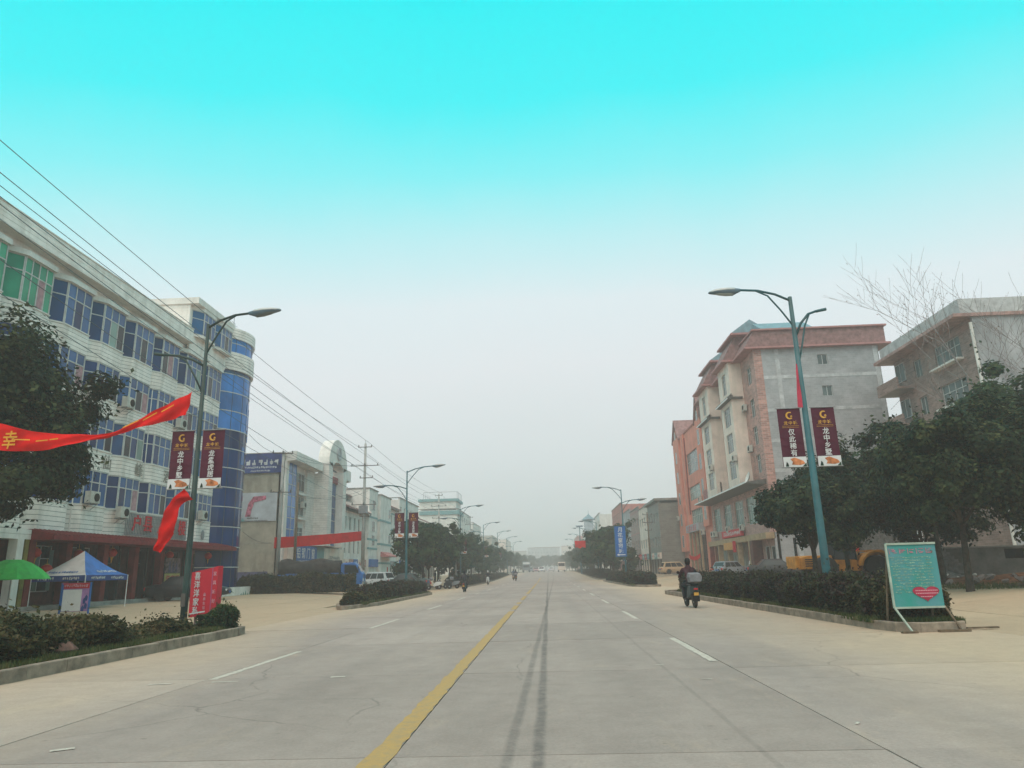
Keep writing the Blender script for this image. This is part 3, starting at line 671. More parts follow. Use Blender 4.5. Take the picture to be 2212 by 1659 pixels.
def grass(name, label, boxes, n, z0, hgt, seed, m=None):
    rs = np.random.RandomState(seed); V = []; 
    pts = []
    for (x0, x1, y0, y1), k in zip(boxes, n): pts.append(np.stack([x0+(x1-x0)*rs.rand(k), y0+(y1-y0)*rs.rand(k)], 1))
    P = np.concatenate(pts); N_ = len(P); a = rs.rand(N_)*2*PI; w_ = .012+.012*rs.rand(N_); h = hgt*(.4+.9*rs.rand(N_)); l = rs.rand(N_)*.6*h
    zz_ = np.array([z0+rise(y) for y in P[:, 1]])
    d = np.stack([np.cos(a), np.sin(a)], 1); pz = np.stack([-d[:, 1], d[:, 0]], 1)
    A = np.concatenate([P-d*w_[:, None], zz_[:, None]], 1); B = np.concatenate([P+d*w_[:, None], zz_[:, None]], 1); C = np.concatenate([P+pz*l[:, None], (zz_+h)[:, None]], 1)
    V = np.stack([A, B, C], 1).reshape(-1, 3).astype(np.float32); me = bpy.data.meshes.new(name)
    me.vertices.add(3*N_); me.vertices.foreach_set('co', V.ravel()); me.loops.add(3*N_); me.loops.foreach_set('vertex_index', np.arange(3*N_, dtype=np.int32)); me.polygons.add(N_)
    me.polygons.foreach_set('loop_start', np.arange(0, 3*N_, 3, dtype=np.int32)); me.update(calc_edges=True); me.materials.append(m or LEAF_GRASS)
    o = link(name, me); o['kind'] = 'stuff'; o['label'] = label; return o
# ------------------------------------------------------------------ left side: big white building with blue bays and glass tower
XL = -24.5
def building(name, label, x, y, side, cat='building'):
    """root with local X along the street, local -Y towards the street."""
    return thing(name, label, cat, (x, y, 0), PI/2 if side == 'L' else -PI/2)
B1 = building('office_block', 'long white tiled five-storey block with blue glass bay windows and a round glass tower', XL, 23.3, 'L')
NB = 9; PT = 3.2; UE = NB*PT
bayplan = [(0, .62), (.85, 0), (2.9, 0), (PT, .62)]
def strip_outline(d0):
    pts = []
    for k in range(NB):
        for (u, d) in bayplan[:-1]: pts.append((k*PT+u, d+d0))
    pts.append((UE, .62+d0)); return pts
def bay_course(z0, z1, d0, m, name, k0=0, k1=NB, th=.5):
    mb = MB(); F = [(u, d) for u, d in strip_outline(d0) if k0*PT-1e-4 <= u <= k1*PT+1e-4]
    poly = F + [(F[-1][0], .62+th), (F[0][0], .62+th)]
    n = len(poly); mb.add([(u, d, z0) for u, d in poly]+[(u, d, z1) for u, d in poly], [(i, (i+1) % n, n+(i+1) % n, n+i) for i in range(len(F)-1)] + [(n-1, 0, n, 2*n-1), (len(F)-1, len(F), n+len(F), n+len(F)-1)])
    for zz_, fl in ((z0, 1), (z1, 0)):
        for i in range(len(F)-1):
            q = [(F[i][0], F[i][1], zz_), (F[i+1][0], F[i+1][1], zz_), (F[i+1][0], .62+th, zz_), (F[i][0], .62+th, zz_)]
            mb.add(q, [(0, 3, 2, 1) if fl else (0, 1, 2, 3)])
    return mb.build(name, m, B1)
rt = random.Random(4)
bands = [(4.05, 5.55), (7.45, 8.6), (10.5, 11.5), (13.4, 14.55)]
for bi, (za_, zb_) in enumerate(bands):
    nC = 6 if bi == 0 else 5; hh = (zb_-za_-.06)/nC
    bay_course(za_, zb_-.06, .016, M['joint'] if False else mat('tile_joint', (0.16, 0.155, 0.14), .9, .2, 4), 'spandrel', th=.3)
    for c in range(nC):
        bay_course(za_+c*hh+.012, za_+(c+1)*hh-.012, rt.uniform(-.003, .003), M['tile_white'], 'tile_course', th=.01)
    bay_course(zb_-.06, zb_, -.05, M['white_plaster'], 'sill')
# windows of every bay: angled side light plus three-light front
sills = [(5.55, 1.9), (8.6, 1.9), (11.5, 1.9), (14.55, 2.3)]
rw = random.Random(11)
for k in range(NB):
    for fi, (zs_, H_) in enumerate(sills):
        g = 'g_green' if (fi == 3 and k <= 2) else 'g_blue'
        L_ = math.hypot(.85, .62); ang = math.atan2(-.62, .85)
        g_side = 'g_green' if g == 'g_green' else ('g_deep' if rw.random() < .6 else 'g_blue')
        window(B1, (k*PT+.01, .62+.02, zs_), ang, L_-.02, H_, 1, 1, g_side, split=.66, bar=.055)
        op = {}
        if rw.random() < .75: op[2*rw.randint(0, 2)] = 'g_dark'
        if rw.random() < .30: op[2*rw.randint(0, 2)] = 'curtain' if rw.random() < .6 else 'g_greenish'
        if rw.random() < .3: op[2*rw.randint(0, 2)] = 'g_deep'
        window(B1, (k*PT+.86, .02, zs_), 0, 2.03, H_, 3 if fi < 3 or k > 2 else 4, 1, g, split=.66, bar=.06, open_pane=op)
        mb = MB(); mb.add([(2.9, .02, 0), (PT, .60, 0), (PT, .60, H_), (2.9, .02, H_)], [(0, 1, 2, 3)]); mb.add([(2.9, .1, 0), (PT, .68, 0), (PT, .68, H_), (2.9, .1, H_)], [(3, 2, 1, 0)])
        mb.build('bay_cheek', M['white_plaster'], B1, (k*PT, 0, zs_))
# cornice: bay hoods, soffit, parapet
bay_course(16.85, 17.12, -.12, M['white_plaster'], 'bay_hood', th=.4)
mb = MB(); mb.box(-1.5, .25, 17.12, UE+.1, 3, 17.49); mb.build('soffit_wall', M['white_plaster'], B1)
PEN = 46.4-23.3
mb = MB(); mb.box(-1.5, -.35, 17.49, PEN, .6, 17.60); mb.build('cornice_ledge', M['white_plaster'], B1)
for c in range(4): mb = MB(); mb.box(-1.5, -.30+rt.uniform(-.004, .004), 17.61+c*.225, PEN, -.1, 17.61+(c+1)*.225-.016); mb.build('tile_course', M['tile_white'], B1)
mb = MB(); mb.box(-1.5, -.10, 17.6, PEN, .05, 18.50); mb.box(-1.5, -.34, 18.50, PEN, .10, 18.56); mb.build('parapet', M['white_plaster'], B1)
mb = MB(); mb.box(-1.5, .7, 3.6, UE, 14, 17.4); mb.build('wall', M['white_plaster'], B1)
# penthouse storey
PL = UE-PEN
mb = MB(); mb.box(PEN, .1, 17.5, UE+.2, 9, 20.45); mb.box(PEN, -.02, 17.15, UE, .1, 18.35); mb.build('penthouse_wall', M['tile_white'], B1)
mb = MB(); mb.box(PEN-.15, -.55, 20.45, UE+.2, 9.2, 20.9); mb.build('penthouse_roof', M['white_plaster'], B1)
for c in range(5): mb = MB(); mb.box(PEN, -.045, 17.2+c*.22, UE, -.02, 17.2+c*.22+.204); mb.build('tile_course', M['tile_white'], B1)
for c in range(13): mb = MB(); mb.box(PEN-.02, .1, 17.55+c*.22, PEN, 9, 17.55+c*.22+.204); mb.build('tile_course', M['tile_white'], B1)
for u0 in (PEN+.25, PEN+3.1):
    window(B1, (u0, .07, 18.4), math.atan2(-.55, .8), .97, 1.75, 1, 1, 'g_blue', split=.66)
    window(B1, (u0+.8, -.48, 18.4), 0, 1.75, 1.75, 3, 1, 'g_blue', split=.66, open_pane={2: 'g_dark'})
    mb = MB(); mb.prism([(u0, .09), (u0+.8, -.5), (u0+2.6, -.5), (u0+2.75, .09)], 18.22, 18.38); mb.prism([(u0, .09), (u0+.8, -.5), (u0+2.6, -.5), (u0+2.75, .09)], 20.17, 20.44)
    mb.add([(u0+2.56, -.48, 18.38), (u0+2.74, .09, 18.38), (u0+2.74, .09, 20.2), (u0+2.56, -.48, 20.2)], [(0, 1, 2, 3)])
    mb.build('bay_frame', M['white_plaster'], B1)
# round glass tower
TC = (31.7, 2.5); TR = 3.15
def ring(z0, z1, r, name, m, n=40, smooth=True):
    mb = MB(); mb.lathe([(r-.3, z0), (r, z0), (r, z1), (r-.3, z1)], n); return mb.build(name, m, B1, (TC[0], TC[1], 0))
levels = [.9+1.48*i for i in range(12)]          # up to 17.2
for i in range(len(levels)-1):
    ring(levels[i]+.02, levels[i+1]-.02, TR, 'glass_ring', M['g_deep'] if i < 8 else M['g_blue2'], 28)
    ring(levels[i+1]-.035, levels[i+1]+.035, TR+.03, 'mullion', M['frame'], 28)
ring(17.2, 17.55, TR, 'glass_ring', M['g_blue'], 28)
ring(17.5, 18.95, TR+.18, 'tower_band', M['tile_white'], 40)
ring(18.95, 20.1, TR, 'glass_ring', M['g_blue2'], 28); ring(19.7, 19.76, TR+.03, 'mullion', M['frame'], 28)
ring(20.1, 20.95, TR+.16, 'tower_band', M['tile_white'], 40)
mb = MB()
for j in range(5): mb.lathe([(TR+.185, 17.72+j*.24), (TR+.186, 17.735+j*.24), (TR+.185, 17.75+j*.24)], 40)
for j in range(3): mb.lathe([(TR+.165, 20.3+j*.22), (TR+.166, 20.31+j*.22), (TR+.165, 20.325+j*.22)], 40)
mb.build('tile_joint', mat('tile_joint', (0.16, 0.155, 0.14), .9, .2, 4), B1, (TC[0], TC[1], 0))
for k in range(12):
    a = -PI/2 + (k-5.5)*PI/9
    for z0, z1 in ((.9, 17.5), (18.95, 20.1)):
        mb = MB(); c, s_ = math.cos(a), math.sin(a); mb.tube([(TR*c, TR*s_, z0), (TR*c, TR*s_, z1)], .018, 4); mb.build('mullion', M['frame_dark'], B1, (TC[0], TC[1], 0))
mb = MB(); mb.lathe([(TR-.1, .2), (TR-.1, 20.1)], 28); mb.build('tower_core', M['g_deep'], B1, (TC[0], TC[1], 0))
for (a, z0, z1) in ((-1.2, 13.0, 15.2), (-.9, 12.2, 14.9), (-.55, 12.5, 15.3), (-1.35, 10.2, 11.6), (-.75, 10.3, 11.8)):
    mb = MB(); mb.box(-.25, -TR-.012, z0, .25, -TR+.02, z1, Matrix.Rotation(a+PI/2-.2, 4, 'Z')); mb.build('curtain', M['g_blue2'], B1, (TC[0], TC[1], 0))
mb = MB(); mb.box(29.0, -1.0, 0.1, 36.0, -.75, .92); mb.build('mural_wall', M['white_plaster'], B1)
mb = MB()
for k in range(8): mb.prism_y([(32.2+k*.4, .28), (32.5+k*.4, .28), (32.4+k*.4, .45+.25*((k*7) % 3)/3)], -1.02, -1.003)
mb.build('mural_painting', mat('mural_green', (0.10, .26, .20), .8, .2, 6), B1)
# aerial on the tower roof
mb = MB(); mb.tube([(0, 0, 0), (0, 0, 1.7)], .025, 5); mb.tube([(-.5, 0, 1.0), (.5, .1, 1.05)], .015, 4); mb.tube([(-.35, .2, .7), (.35, -.2, .72)], .015, 4)
mb.build('aerial', M['steel'], B1, (31.2, .6, 20.95))
# ground floor: recessed shopfront, red columns, canopy, step
GF = 1.1
mb = MB(); mb.box(-2, GF, .3, UE, GF+.25, 4.05); mb.build('shop_back_wall', M['brown'], B1)
mb = MB(); mb.box(9.6, -.25, .1, UE+.6, GF, .52); mb.box(9.6, -.6, .05, UE+.6, -.25, .34); mb.build('entrance_step', M['concrete'], B1)
mb = MB(); mb.box(-2, -.05, .1, 9.6, GF, .42); mb.build('entrance_step', M['concrete'], B1)
mb = MB(); mb.prism_x([(0.0, 4.08), (-1.15, 3.78), (-1.15, 3.56), (0.62, 3.56), (.62, 4.08)], 10.2, UE+1.9); mb.build('canopy', M['red_tile'], B1)
mb = MB()
for k in range(62): mb.prism_x([(-.02, 4.11), (-1.17, 3.81), (-1.17, 3.77), (-.02, 4.07)], 10.3+k*.33, 10.3+k*.33+.12)
q = mb.build('canopy_tile', M['red_tile'], B1); q['kind'] = 'stuff'
for c in range(2): mb = MB(); mb.box(-2, -.02, 3.58+c*.235, 10.18, .6, 3.58+c*.235+.22); mb.build('tile_course', M['tile_white'], B1)
def column(u, w_, z0, z1, m, d=-.1, dd=.45, name='column'):
    mb = MB(); mb.box(u, d, z0, u+w_, d+dd, z1); return mb.build(name, m, B1, bevel=.01)
column(9.25, .42, .35, 3.58, M['tile_white']); column(9.9, .26, .4, 3.58, M['yellow_pillar'], .0); column(10.3, .42, .5, 3.56, M['red_col'], 0.05)
for u in (13.3, 16.5, 19.6, 22.6, 26.4): column(u, .45, .5, 3.56, M['red_col'], .25, .4)
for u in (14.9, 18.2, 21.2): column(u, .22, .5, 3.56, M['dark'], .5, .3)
for u0, u1, z0, g in ((10.8, 13.2, 1.15, 'g_dark'), (13.9, 16.3, 1.15, 'g_dark'), (17.1, 19.4, .55, 'g_dark'), (20.2, 22.4, .55, 'g_dark'), (23.2, 26.2, .55, 'g_dark'), (27, 28.6, .55, 'g_dark')):
    window(B1, (u0, GF-.12, z0), 0, u1-u0, 3.4-z0, 3, 1, g, 'frame' if z0 > 1 else 'frame_dark', split=.72)
for u0, u1 in ((10.75, 13.25), (13.85, 16.35)): mb = MB(); mb.box(u0, GF-.16, .5, u1, GF-.003, 1.13); mb.build('shop_sill_wall', M['brown'], B1)
for u0, u1 in ((-1.5, 2), (2.4, 5.5), (5.9, 9)): window(B1, (u0, GF-.12, .45), 0, u1-u0, 2.9, 3, 1, 'g_grey', split=.75)
for u0, zz_ in ((12.0, .7), (13.0, .9), (17.2, .8), (15.4, 1.2)):
    mb = MB(); mb.box(u0, GF-.19, 1.2, u0+.28, GF-.165, 3.2); mb.build('curtain', M['g_greenish'], B1)
# characters on the second spandrel (grey metal) and the red ones on the slatted panel
for ch, u in (('仙', 15.35), ('峰', 18.6), ('酒', 21.85)): letter(ch, .82, mat('grey_metal_letter', (0.30, .28, .24), .6, .1, 4), B1, (u, -.025, 8.03))
mb = MB()
for k in range(44): mb.box(k*.165, -.045, 0, k*.165+.05, 0, 1.28)
mb.box(0, -.03, .02, 7.2, -.0, .08); mb.box(0, -.03, 1.2, 7.2, 0, 1.26)
q = mb.build('slat_panel', M['steel'], B1, (17.6, -.12, 4.15)); q['kind'] = 'stuff'
for ch, u in (('户', 18.6), ('县', 19.85), ('御', 21.3), ('宴', 22.6), ('楼', 24.0)): letter(ch, .95, M['red_paint'], B1, (u, -.20, 4.88), th=.05)
mb = MB(); mb.lathe([(.22, 0), (.27, .01), (.22, .02)], 20, Matrix.Rotation(PI/2, 4, 'X') @ Matrix.Scale(1.3, 4, (0, 1, 0))); mb.build('wall_ring', M['steel'], B1, (27.4, -.02, 4.6))
for u, z in ((14.0, 5.62), (16.9, 5.05), (16.3, 11.35), (22.5, 11.35), (26.6, 5.6), (12.9, 11.35)):
    ac_unit(B1, (u, -.06, z), 0)
# stickers / poster at the entrance
mb = MB(); mb.box(0, 0, 0, 1.9, .05, .92); pb = mb.build('poster', mat('pale_yellow_print', (0.50, .40, .14), .6, .1, 3), B1, (23.1, .15, 1.05))
for ch, u in (('年', .35), ('夜', .95), ('饭', 1.55)): letter(ch, .52, M['red_paint'], pb, (u, -.01, .58))
mb = MB(); mb.box(0, 0, 0, 1.9, .05, .95); pb = mb.build('poster', mat('mauve_print', (0.20, .13, .13), .6, .45, 5), B1, (23.1, .15, 2.0))
mb = MB()
for k, (x, c) in enumerate(((.5, 0), (.95, 1), (1.35, 0))): mb.prism_y([(x-.18, .03), (x+.18, .03), (x+.12, .5), (x+.05, .75), (x-.05, .75), (x-.12, .5)], -.01, 0)
mb.build('portrait_print', mat('figure_print', (0.10, .08, .14), .6, .5, 7), pb)
mb = MB(); mb.box(-.1, -.3, 0, 2.0, .3, .05); mb.build('poster_shelf', M['white'], B1, (23.1, 0, .98))
# wires and pipes on the facade
mb = MB(); mb.tube([(12.95, .05, 4.2), (12.95, .05, 7.4)], .035, 6); mb.tube([(19.3, .05, 7.5), (19.3, .05, 13.3)], .03, 6); mb.build('drain_pipe', M['white_plaster'], B1)

# lanterns hanging under the canopy (things of their own)
def lantern(loc, label, r=.27):
    t = thing('red_lantern', label, 'lantern', loc, 0, 'lanterns under the canopy of the white block')
    mb = MB(); mb.lathe([(r*.35, -r*.85), (r*.75, -r*.62), (r, -r*.1), (r, r*.1), (r*.75, r*.62), (r*.35, r*.85)], 14); mb.build('lantern_body', M['red_lantern'], t, smooth=False)
    mb = MB(); mb.lathe([(r*.36, r*.86), (r*.36, r*.98)], 10); mb.lathe([(r*.36, -r*.98), (r*.36, -r*.86)], 10); mb.tube([(0, 0, r*.98), (0, 0, r*1.9)], .012, 4); mb.build('cap', M['gold'], t)
    mb = MB(); mb.tube([(0, 0, -r), (0, 0, -r*2.1)], [.06, .02], 6); mb.build('tassel', M['yellow'], t)
for x, y, z, lb in ((-24.9, 34.5, 3.0, 'large red lantern by the mustard pillar, nearest the camera'), (-24.9, 37.8, 3.0, 'red lantern behind the blue and white tent'), (-24.9, 40.8, 3.15, 'small red lantern right of the tent peak'),
                    (-24.9, 47.2, 3.15, 'red lantern above the yellow entrance poster'), (-24.9, 52.7, 3.2, 'red lantern at the far end of the canopy beside the glass tower'), (-24.3, 34.6, 2.2, 'second red lantern hanging lower by the mustard pillar')):
    lantern((x, y, z), lb)
# ------------------------------------------------------------------ second left building: beige gable, arched pylon, blue glass strips
B2 = building('arched_pylon_building', 'pale building with rounded arch pylon, blue glass strips and blue gable billboard', XL, 66.6, 'L')
mb = MB(); mb.box(.0, .25, 0, 19.4, 12, 12.2); mb.build('wall', M['white_plaster'], B2)
mb = MB(); mb.box(-.22, .1, 0, -.003, 12, 13.1); mb.build('gable_wall', M['beige'], B2)
mb = MB()
for z in (4.6, 8.9): mb.box(-.235, .1, z, -.221, 12, z+.04)
mb.build('wall_seam', M['concrete'], B2)
# things on the gable (camera side): local -X faces the camera, so rz=-90 with x running back->front
def side_panel(name, m, x_back, x_front, z0, z1, proud=.08, parent=None):
    mb = MB(); mb.box(-.223-proud, x_front, z0, -.224, x_back, z1); return mb.build(name, m, parent or B2)
bb = side_panel('billboard', M['billboard_blue'], 9.8, .25, 11.15, 13.0, .16)
for ch, x in zip('日产专卖', (4.0, 3.0, 2.0, 1.15)): pass
sg = MB(); scribble(sg, 0, 3.6, 0, .55, 0, 5, .15); sg.build('print_marks', M['white_print'], bb, (-.39, 4.3, 12.15), -PI/2)
sg = MB(); scribble(sg, 0, 3.4, 0, .20, 0, 6, .15); scribble(sg, .9, 2.9, -.32, .17, 0, 7, .15); sg.build('print_marks', M['white_print'], bb, (-.39, 4.2, 11.68), -PI/2)
pp = side_panel('poster', mat('pale_blue_print', (0.44, .47, .50), .6, .12, .8), 8.8, .65, 6.65, 9.3, .06)
mb = MB(); mb.prism_y([(0, 0), (.5, 0), (.55, .5), (.8, 1.3), (1.9, 1.55), (1.9, 1.9), (.7, 1.85), (.25, 1.2)], -.01, 0); mb.build('pink_print', mat('pink_figure_print', (0.45, .14, .20), .6, .4, 3), pp, (-.3, 3.6, 7.1), -PI/2)
mb = MB(); mb.prism_y([(0, 0), (.35, 0), (.2, .75)], -.01, 0); mb.prism_y([(.1, -1.1), (.7, -1.0), (.5, -.7)], -.01, 0); mb.build('teal_print', M['teal'], pp, (-.3, 4.3, 7.7), -PI/2)
sg = MB(); scribble(sg, 0, 1.1, 0, .16, 0, 9, .2); scribble(sg, -.3, 2.0, -.25, .1, 0, 10, .2); sg.build('print_marks', M['frame_dark'], pp, (-.3, 3.4, 6.95), -PI/2)
side_panel('dark_hoarding', mat('mauve_hoarding', (0.10, .095, .17), .7, .2, 1), 9.8, 1.2, .4, 2.1, .04)
# street corner pier, parapet
mb = MB(); mb.box(-.22, -.05, 0, .55, .6, 12.3); mb.build('corner_pier', M['white_plaster'], B2)
mb = MB(); mb.prism_x([(-.9, 12.35), (-.9, 13.2), (-.6, 13.2), (.6, 13.0), (.6, 12.2)], .0, 8.4); mb.build('parapet', M['white_plaster'], B2)
mb = MB(); mb.prism_x([(-.9, 12.5), (-.9, 13.75), (.5, 13.75), (.5, 12.3)], 15.4, 19.4); mb.build('parapet', M['white_plaster'], B2)
def glass_strip(u0, u1, z0, z1, cols, rows, d, g='g_blue2', parent=B2, fr='frame'):
    window(parent, (u0, d, z0), 0, u1-u0, z1-z0, cols, rows, g, fr, bar=.06)
glass_strip(.6, 2.9, 4.9, 12.3, 2, 7, -.02)
for z0, h_, g in ((9.85, 1.75, 'g_dark'), (7.45, 1.85, 'g_grey'), (4.9, 1.4, 'g_grey')): window(B2, (3.6, .1, z0), 0, 2.0, h_, 2, 1, g, split=.65)
for z0 in (9.45, 7.05): mb = MB(); mb.box(3.3, -.15, z0, 5.8, .25, z0+.2); mb.build('ledge', M['white_plaster'], B2)
ac_unit(B2, (4.8, .1, 9.1-.9), 0); ac_unit(B2, (7.6, .1, 4.75), 0)
mb = MB(); mb.box(6.1, -.0, 4.6, 8.5, .25, 12.3); mb.build('tiled_wall', M['band_tile'], B2)
# pylon: two piers carrying a round head, red infill and glass between
def arch_poly(u0, u1, z1, n=14):
    r = (u1-u0)/2; c = (u0+u1)/2; return [(u0, 4.6)] + [(u1, 4.6)] + [(c+r*math.cos(PI*i/n), z1-r+r*math.sin(PI*i/n)) for i in range(n+1)]
mb = MB(); mb.box(8.5, -1.5, 12.2, 9.9, -.3, 13.4); mb.box(8.5, -1.5, 4.6, 9.9, .26, 12.2); mb.build('pylon_pier', M['band_tile'], B2)
mb = MB(); mb.box(14.0, -1.5, 12.2, 15.4, -.3, 13.4); mb.box(14.0, -1.5, 4.6, 15.4, .26, 12.2); mb.build('pylon_pier', M['white_plaster'], B2)
n = 16; outer = [(11.95+3.45*math.cos(PI*i/n), 13.4+2.9*math.sin(PI*i/n)) for i in range(n+1)]; inner = [(11.95+2.05*math.cos(PI*i/n), 12.9+.85*math.sin(PI*i/n)) for i in range(n+1)]
mb = MB(); V = [(x, -1.5, z) for x, z in outer]+[(x, -1.5, z) for x, z in inner]+[(x, -.3, z) for x, z in outer]+[(x, -.3, z) for x, z in inner]; k = n+1
mb.add(V, [(i, k+i, k+i+1, i+1) for i in range(n)]+[(2*k+i, 2*k+i+1, 3*k+i+1, 3*k+i) for i in range(n)]+[(i, i+1, 2*k+i+1, 2*k+i) for i in range(n)]+[(k+i, 3*k+i, 3*k+i+1, k+i+1) for i in range(n)]); mb.build('pylon_arch', M['white_plaster'], B2)
mb = MB(); mb.lathe([(.75, 0), (.75, .12), (.55, .14), (.55, .06)], 20, Matrix.Translation((11.95, -1.5, 14.75)) @ Matrix.Rotation(PI/2, 4, 'X')); mb.build('roundel', mat('roundel_grey', (.42, .43, .45), .6, .1, 3), B2)
mb = MB(); mb.box(9.9, -.9, 4.6, 11.3, .3, 12.3); mb.box(11.3, -.9, 11.6, 14.0, .3, 12.3); mb.build('red_infill', mat('dull_red_tile', (0.33, .085, .09), .6, .15, 2), B2)
glass_strip(11.3, 13.9, 4.7, 11.6, 1, 5, -.75, 'g_blue')
glass_strip(15.5, 19.2, 4.7, 12.4, 2, 7, -.05, 'g_blue')
mb = MB(); mb.prism_x([(-.9, 13.0), (.3, 13.7), (.3, 13.5), (-.9, 12.8)], 10.2, 13.4); mb.build('brace', M['frame_dark'], B2)
# fascia signs of the shops
mb = MB(); mb.box(.4, -.35, 2.95, 2.3, .2, 4.45); mb.build('fascia_sign', M['cream'], B2)
fs = MB(); fs.box(0, -.4, 0, 6.6, .1, 1.75); fs = fs.build('fascia_sign', M['sign_blue'], B2, (2.4, 0, 2.75))
for ch, x in zip('铝钢门窗', (.9, 2.3, 3.8, 5.3)): letter(ch, 1.05, M['white_print'], fs, (x, -.41, 1.05))
sg = MB(); scribble(sg, .8, 5.8, .27, .22, -.41, 21, .3); sg.build('print_marks', M['white_print'], fs)
mb = MB(); mb.box(9.1, -.4, 2.75, 11.4, .1, 4.55); mb.build('fascia_sign', M['teal'], B2)
fs = MB(); fs.box(0, -.4, 0, 7.6, .1, 1.75); fs = fs.build('fascia_sign', M['cream'], B2, (11.5, 0, 2.75))
sg = MB(); scribble(sg, 1.6, 6.0, .75, .42, -.41, 22, .2); sg.build('print_marks', M['steel'], fs)
mb = MB(); mb.box(0, .2, 0, 19.4, .26, 2.95); mb.build('shop_shadow_wall', M['dark'], B2)  # near-black sheet stands in for the shade inside the shops
for u in (0, 4.6, 9.2, 13.9, 18.9): column(u, .45, 0, 2.95, M['beige'], -.3, .5) if False else None
for u in (.0, 4.6, 9.2, 13.9, 18.9):
    mb = MB(); mb.box(u, -.3, 0, u+.45, .2, 2.95); mb.build('pier', M['beige'], B2)
for u in (1.0, 5.8, 10.4, 15.1): window(B2, (u, .1, .3), 0, 3.2, 2.5, 3, 1, 'g_dark', 'frame_dark')

# ------------------------------------------------------------------ generic street building made of real parts
def tiled_roof(parent, u0, u1, d0, d1, z0, z1, name='roof', m=None, ribs=True):
    mb = MB(); mb.prism_x([(d0, z0), (d0, z0+.12), (d1, z1+.12), (d1, z1)], u0, u1); r = mb.build(name, m or M['roof_red'], parent)
    if ribs:
        mb = MB(); k = int((u1-u0)/.45)
        for i in range(k+1): u = u0+.1+i*(u1-u0-.2)/max(1, k); mb.prism_x([(d0-.01, z0+.12), (d0-.01, z0+.18), (d1, z1+.18), (d1, z1+.12)], u, u+.12)
        q = mb.build('roof_tile', m or M['roof_red'], r); q['kind'] = 'stuff'
    return r
def street_block(name, label, side, y0, W, H, m, floors, nb, z_g=3.4, wf=.55, g='g_grey', d=0.0, x=None, depth=11, sign=None, roof=None, band=None, fr='frame', wh=1.45, parapet=.6, awn=None, shop='g_dark', panes=True, cols=2, base=0.0):
    xx = x if x is not None else (XL if side == 'L' else 20.5)
    xx += -d if side == 'L' else d
    y = y0 if side == 'L' else y0+W
    t = building(name, label, xx, y, side); t.location.z = rise(y0)*.8+base
    fh = (H-z_g-parapet)/floors; bw = W/nb; ops = []
    for f in range(floors):
        for b in range(nb):
            ww = bw*wf; ops.append((b*bw+(bw-ww)/2, b*bw+(bw+ww)/2, z_g+f*fh+fh*.32, z_g+f*fh+fh*.32+min(wh, fh*.58)))
    sh = [(b*bw+.35, (b+1)*bw-.35, .25, z_g-.75) for b in range(nb)]
    wall(t, 'front_wall', (0, 0, 0), 0, W, .0, H, ops+sh, m)
    mb = MB(); mb.box(0, .225, 0, W, depth, H-.25); mb.build('wall', m, t)
    for o in ops: window(t, (o[0], .1, o[2]), 0, o[1]-o[0], o[3]-o[2], cols, 1, g, fr, panes=panes)
    for i, o in enumerate(sh): window(t, (o[0], .12, o[2]), 0, o[1]-o[0], o[3]-o[2], 3, 1, shop, 'frame_dark', panes=False)
    if band:
        for f in range(floors+1): mb = MB(); mb.box(-.01, -.04, z_g+f*fh-.12, W+.01, .0, z_g+f*fh+.12); mb.build('band', M[band], t)
    mb = MB(); mb.box(-.12, -.14, H, W+.12, .3, H+.14); mb.box(-.12, .3, H, .1, depth, H+.14); mb.build('coping', M['concrete'], t)
    rr = random.Random(int(y0*13))
    if sign:
        for b in range(nb):
            mm = sign[b % len(sign)]; mb = MB(); mb.box(b*bw+.1, -.28, z_g-.72, (b+1)*bw-.1, -.003, z_g+.2); s_ = mb.build('fascia_sign', M[mm], t)
            sg = MB(); scribble(sg, b*bw+bw*.2, b*bw+bw*.8, z_g-.28, .42, -.29, int(y0)+b, .25); sg.build('print_marks', M['white_print'] if mm not in ('cream', 'white') else M['red_paint'], s_)
    if roof: tiled_roof(t, -.2, W+.2, -.7, 2.4, H+.1, H+1.5)
    return t
# third left building: white, red tiled eaves, stair tower
B3 = street_block('tiled_eave_house', 'white two-storey building with sloping red tile eaves beside the pylon building', 'L', 86.4, 10.6, 9.3, M['white_plaster'], 2, 5, 3.3, .42, 'g_grey', sign=['cream', 'tile_pink', 'sign_blue'], band=None, wh=1.6, parapet=.35)
tiled_roof(B3, -.2, 10.7, -.8, 2.6, 9.45, 11.0)
for u in (2.4, 5.3, 8.2, 10.5): mb = MB(); mb.prism_x([(-.85, 9.6), (-.85, 9.85), (2.6, 11.4), (2.6, 11.1)], u, u+.22); mb.build('roof_rib', M['white_plaster'], B3)
mb = MB(); mb.box(0, 2.6, 9.3, 10.6, 9, 11.9); mb.build('upper_wall', M['grey_render'], B3); tiled_roof(B3, -.3, 10.9, 1.9, 5.5, 11.9, 13.0)
mb = MB(); mb.box(0, -.05, 6.1, 10.6, -.002, 6.35); mb.build('band', M['teal'], B3)
B4 = building('stair_tower_block', 'narrow white tower-like block with teal bands behind the concrete utility pole', XL, 97.1, 'L')
mb = MB(); mb.box(0, -.5, 0, 4.9, 9, 13.0); mb.build('wall', M['white_plaster'], B4)
for z in (4.9, 6.1, 9.1): mb = MB(); mb.box(-.03, -.54, z, 4.94, -.3, z+.25); mb.build('band', M['teal'], B4)
mb = MB(); mb.box(-.1, -.6, 13.0, 5.0, 9.1, 13.15); mb.build('coping', M['concrete'], B4)
for z in (4.95+.5, 7.3, 10.2): window(B4, (1.7, -.55, z), 0, 1.5, 1.4, 2, 1, 'g_grey')
mb = MB(); mb.box(.3, -.8, 2.6, 4.6, -.5, 3.6); mb.build('fascia_sign', M['sign_blue'], B4)
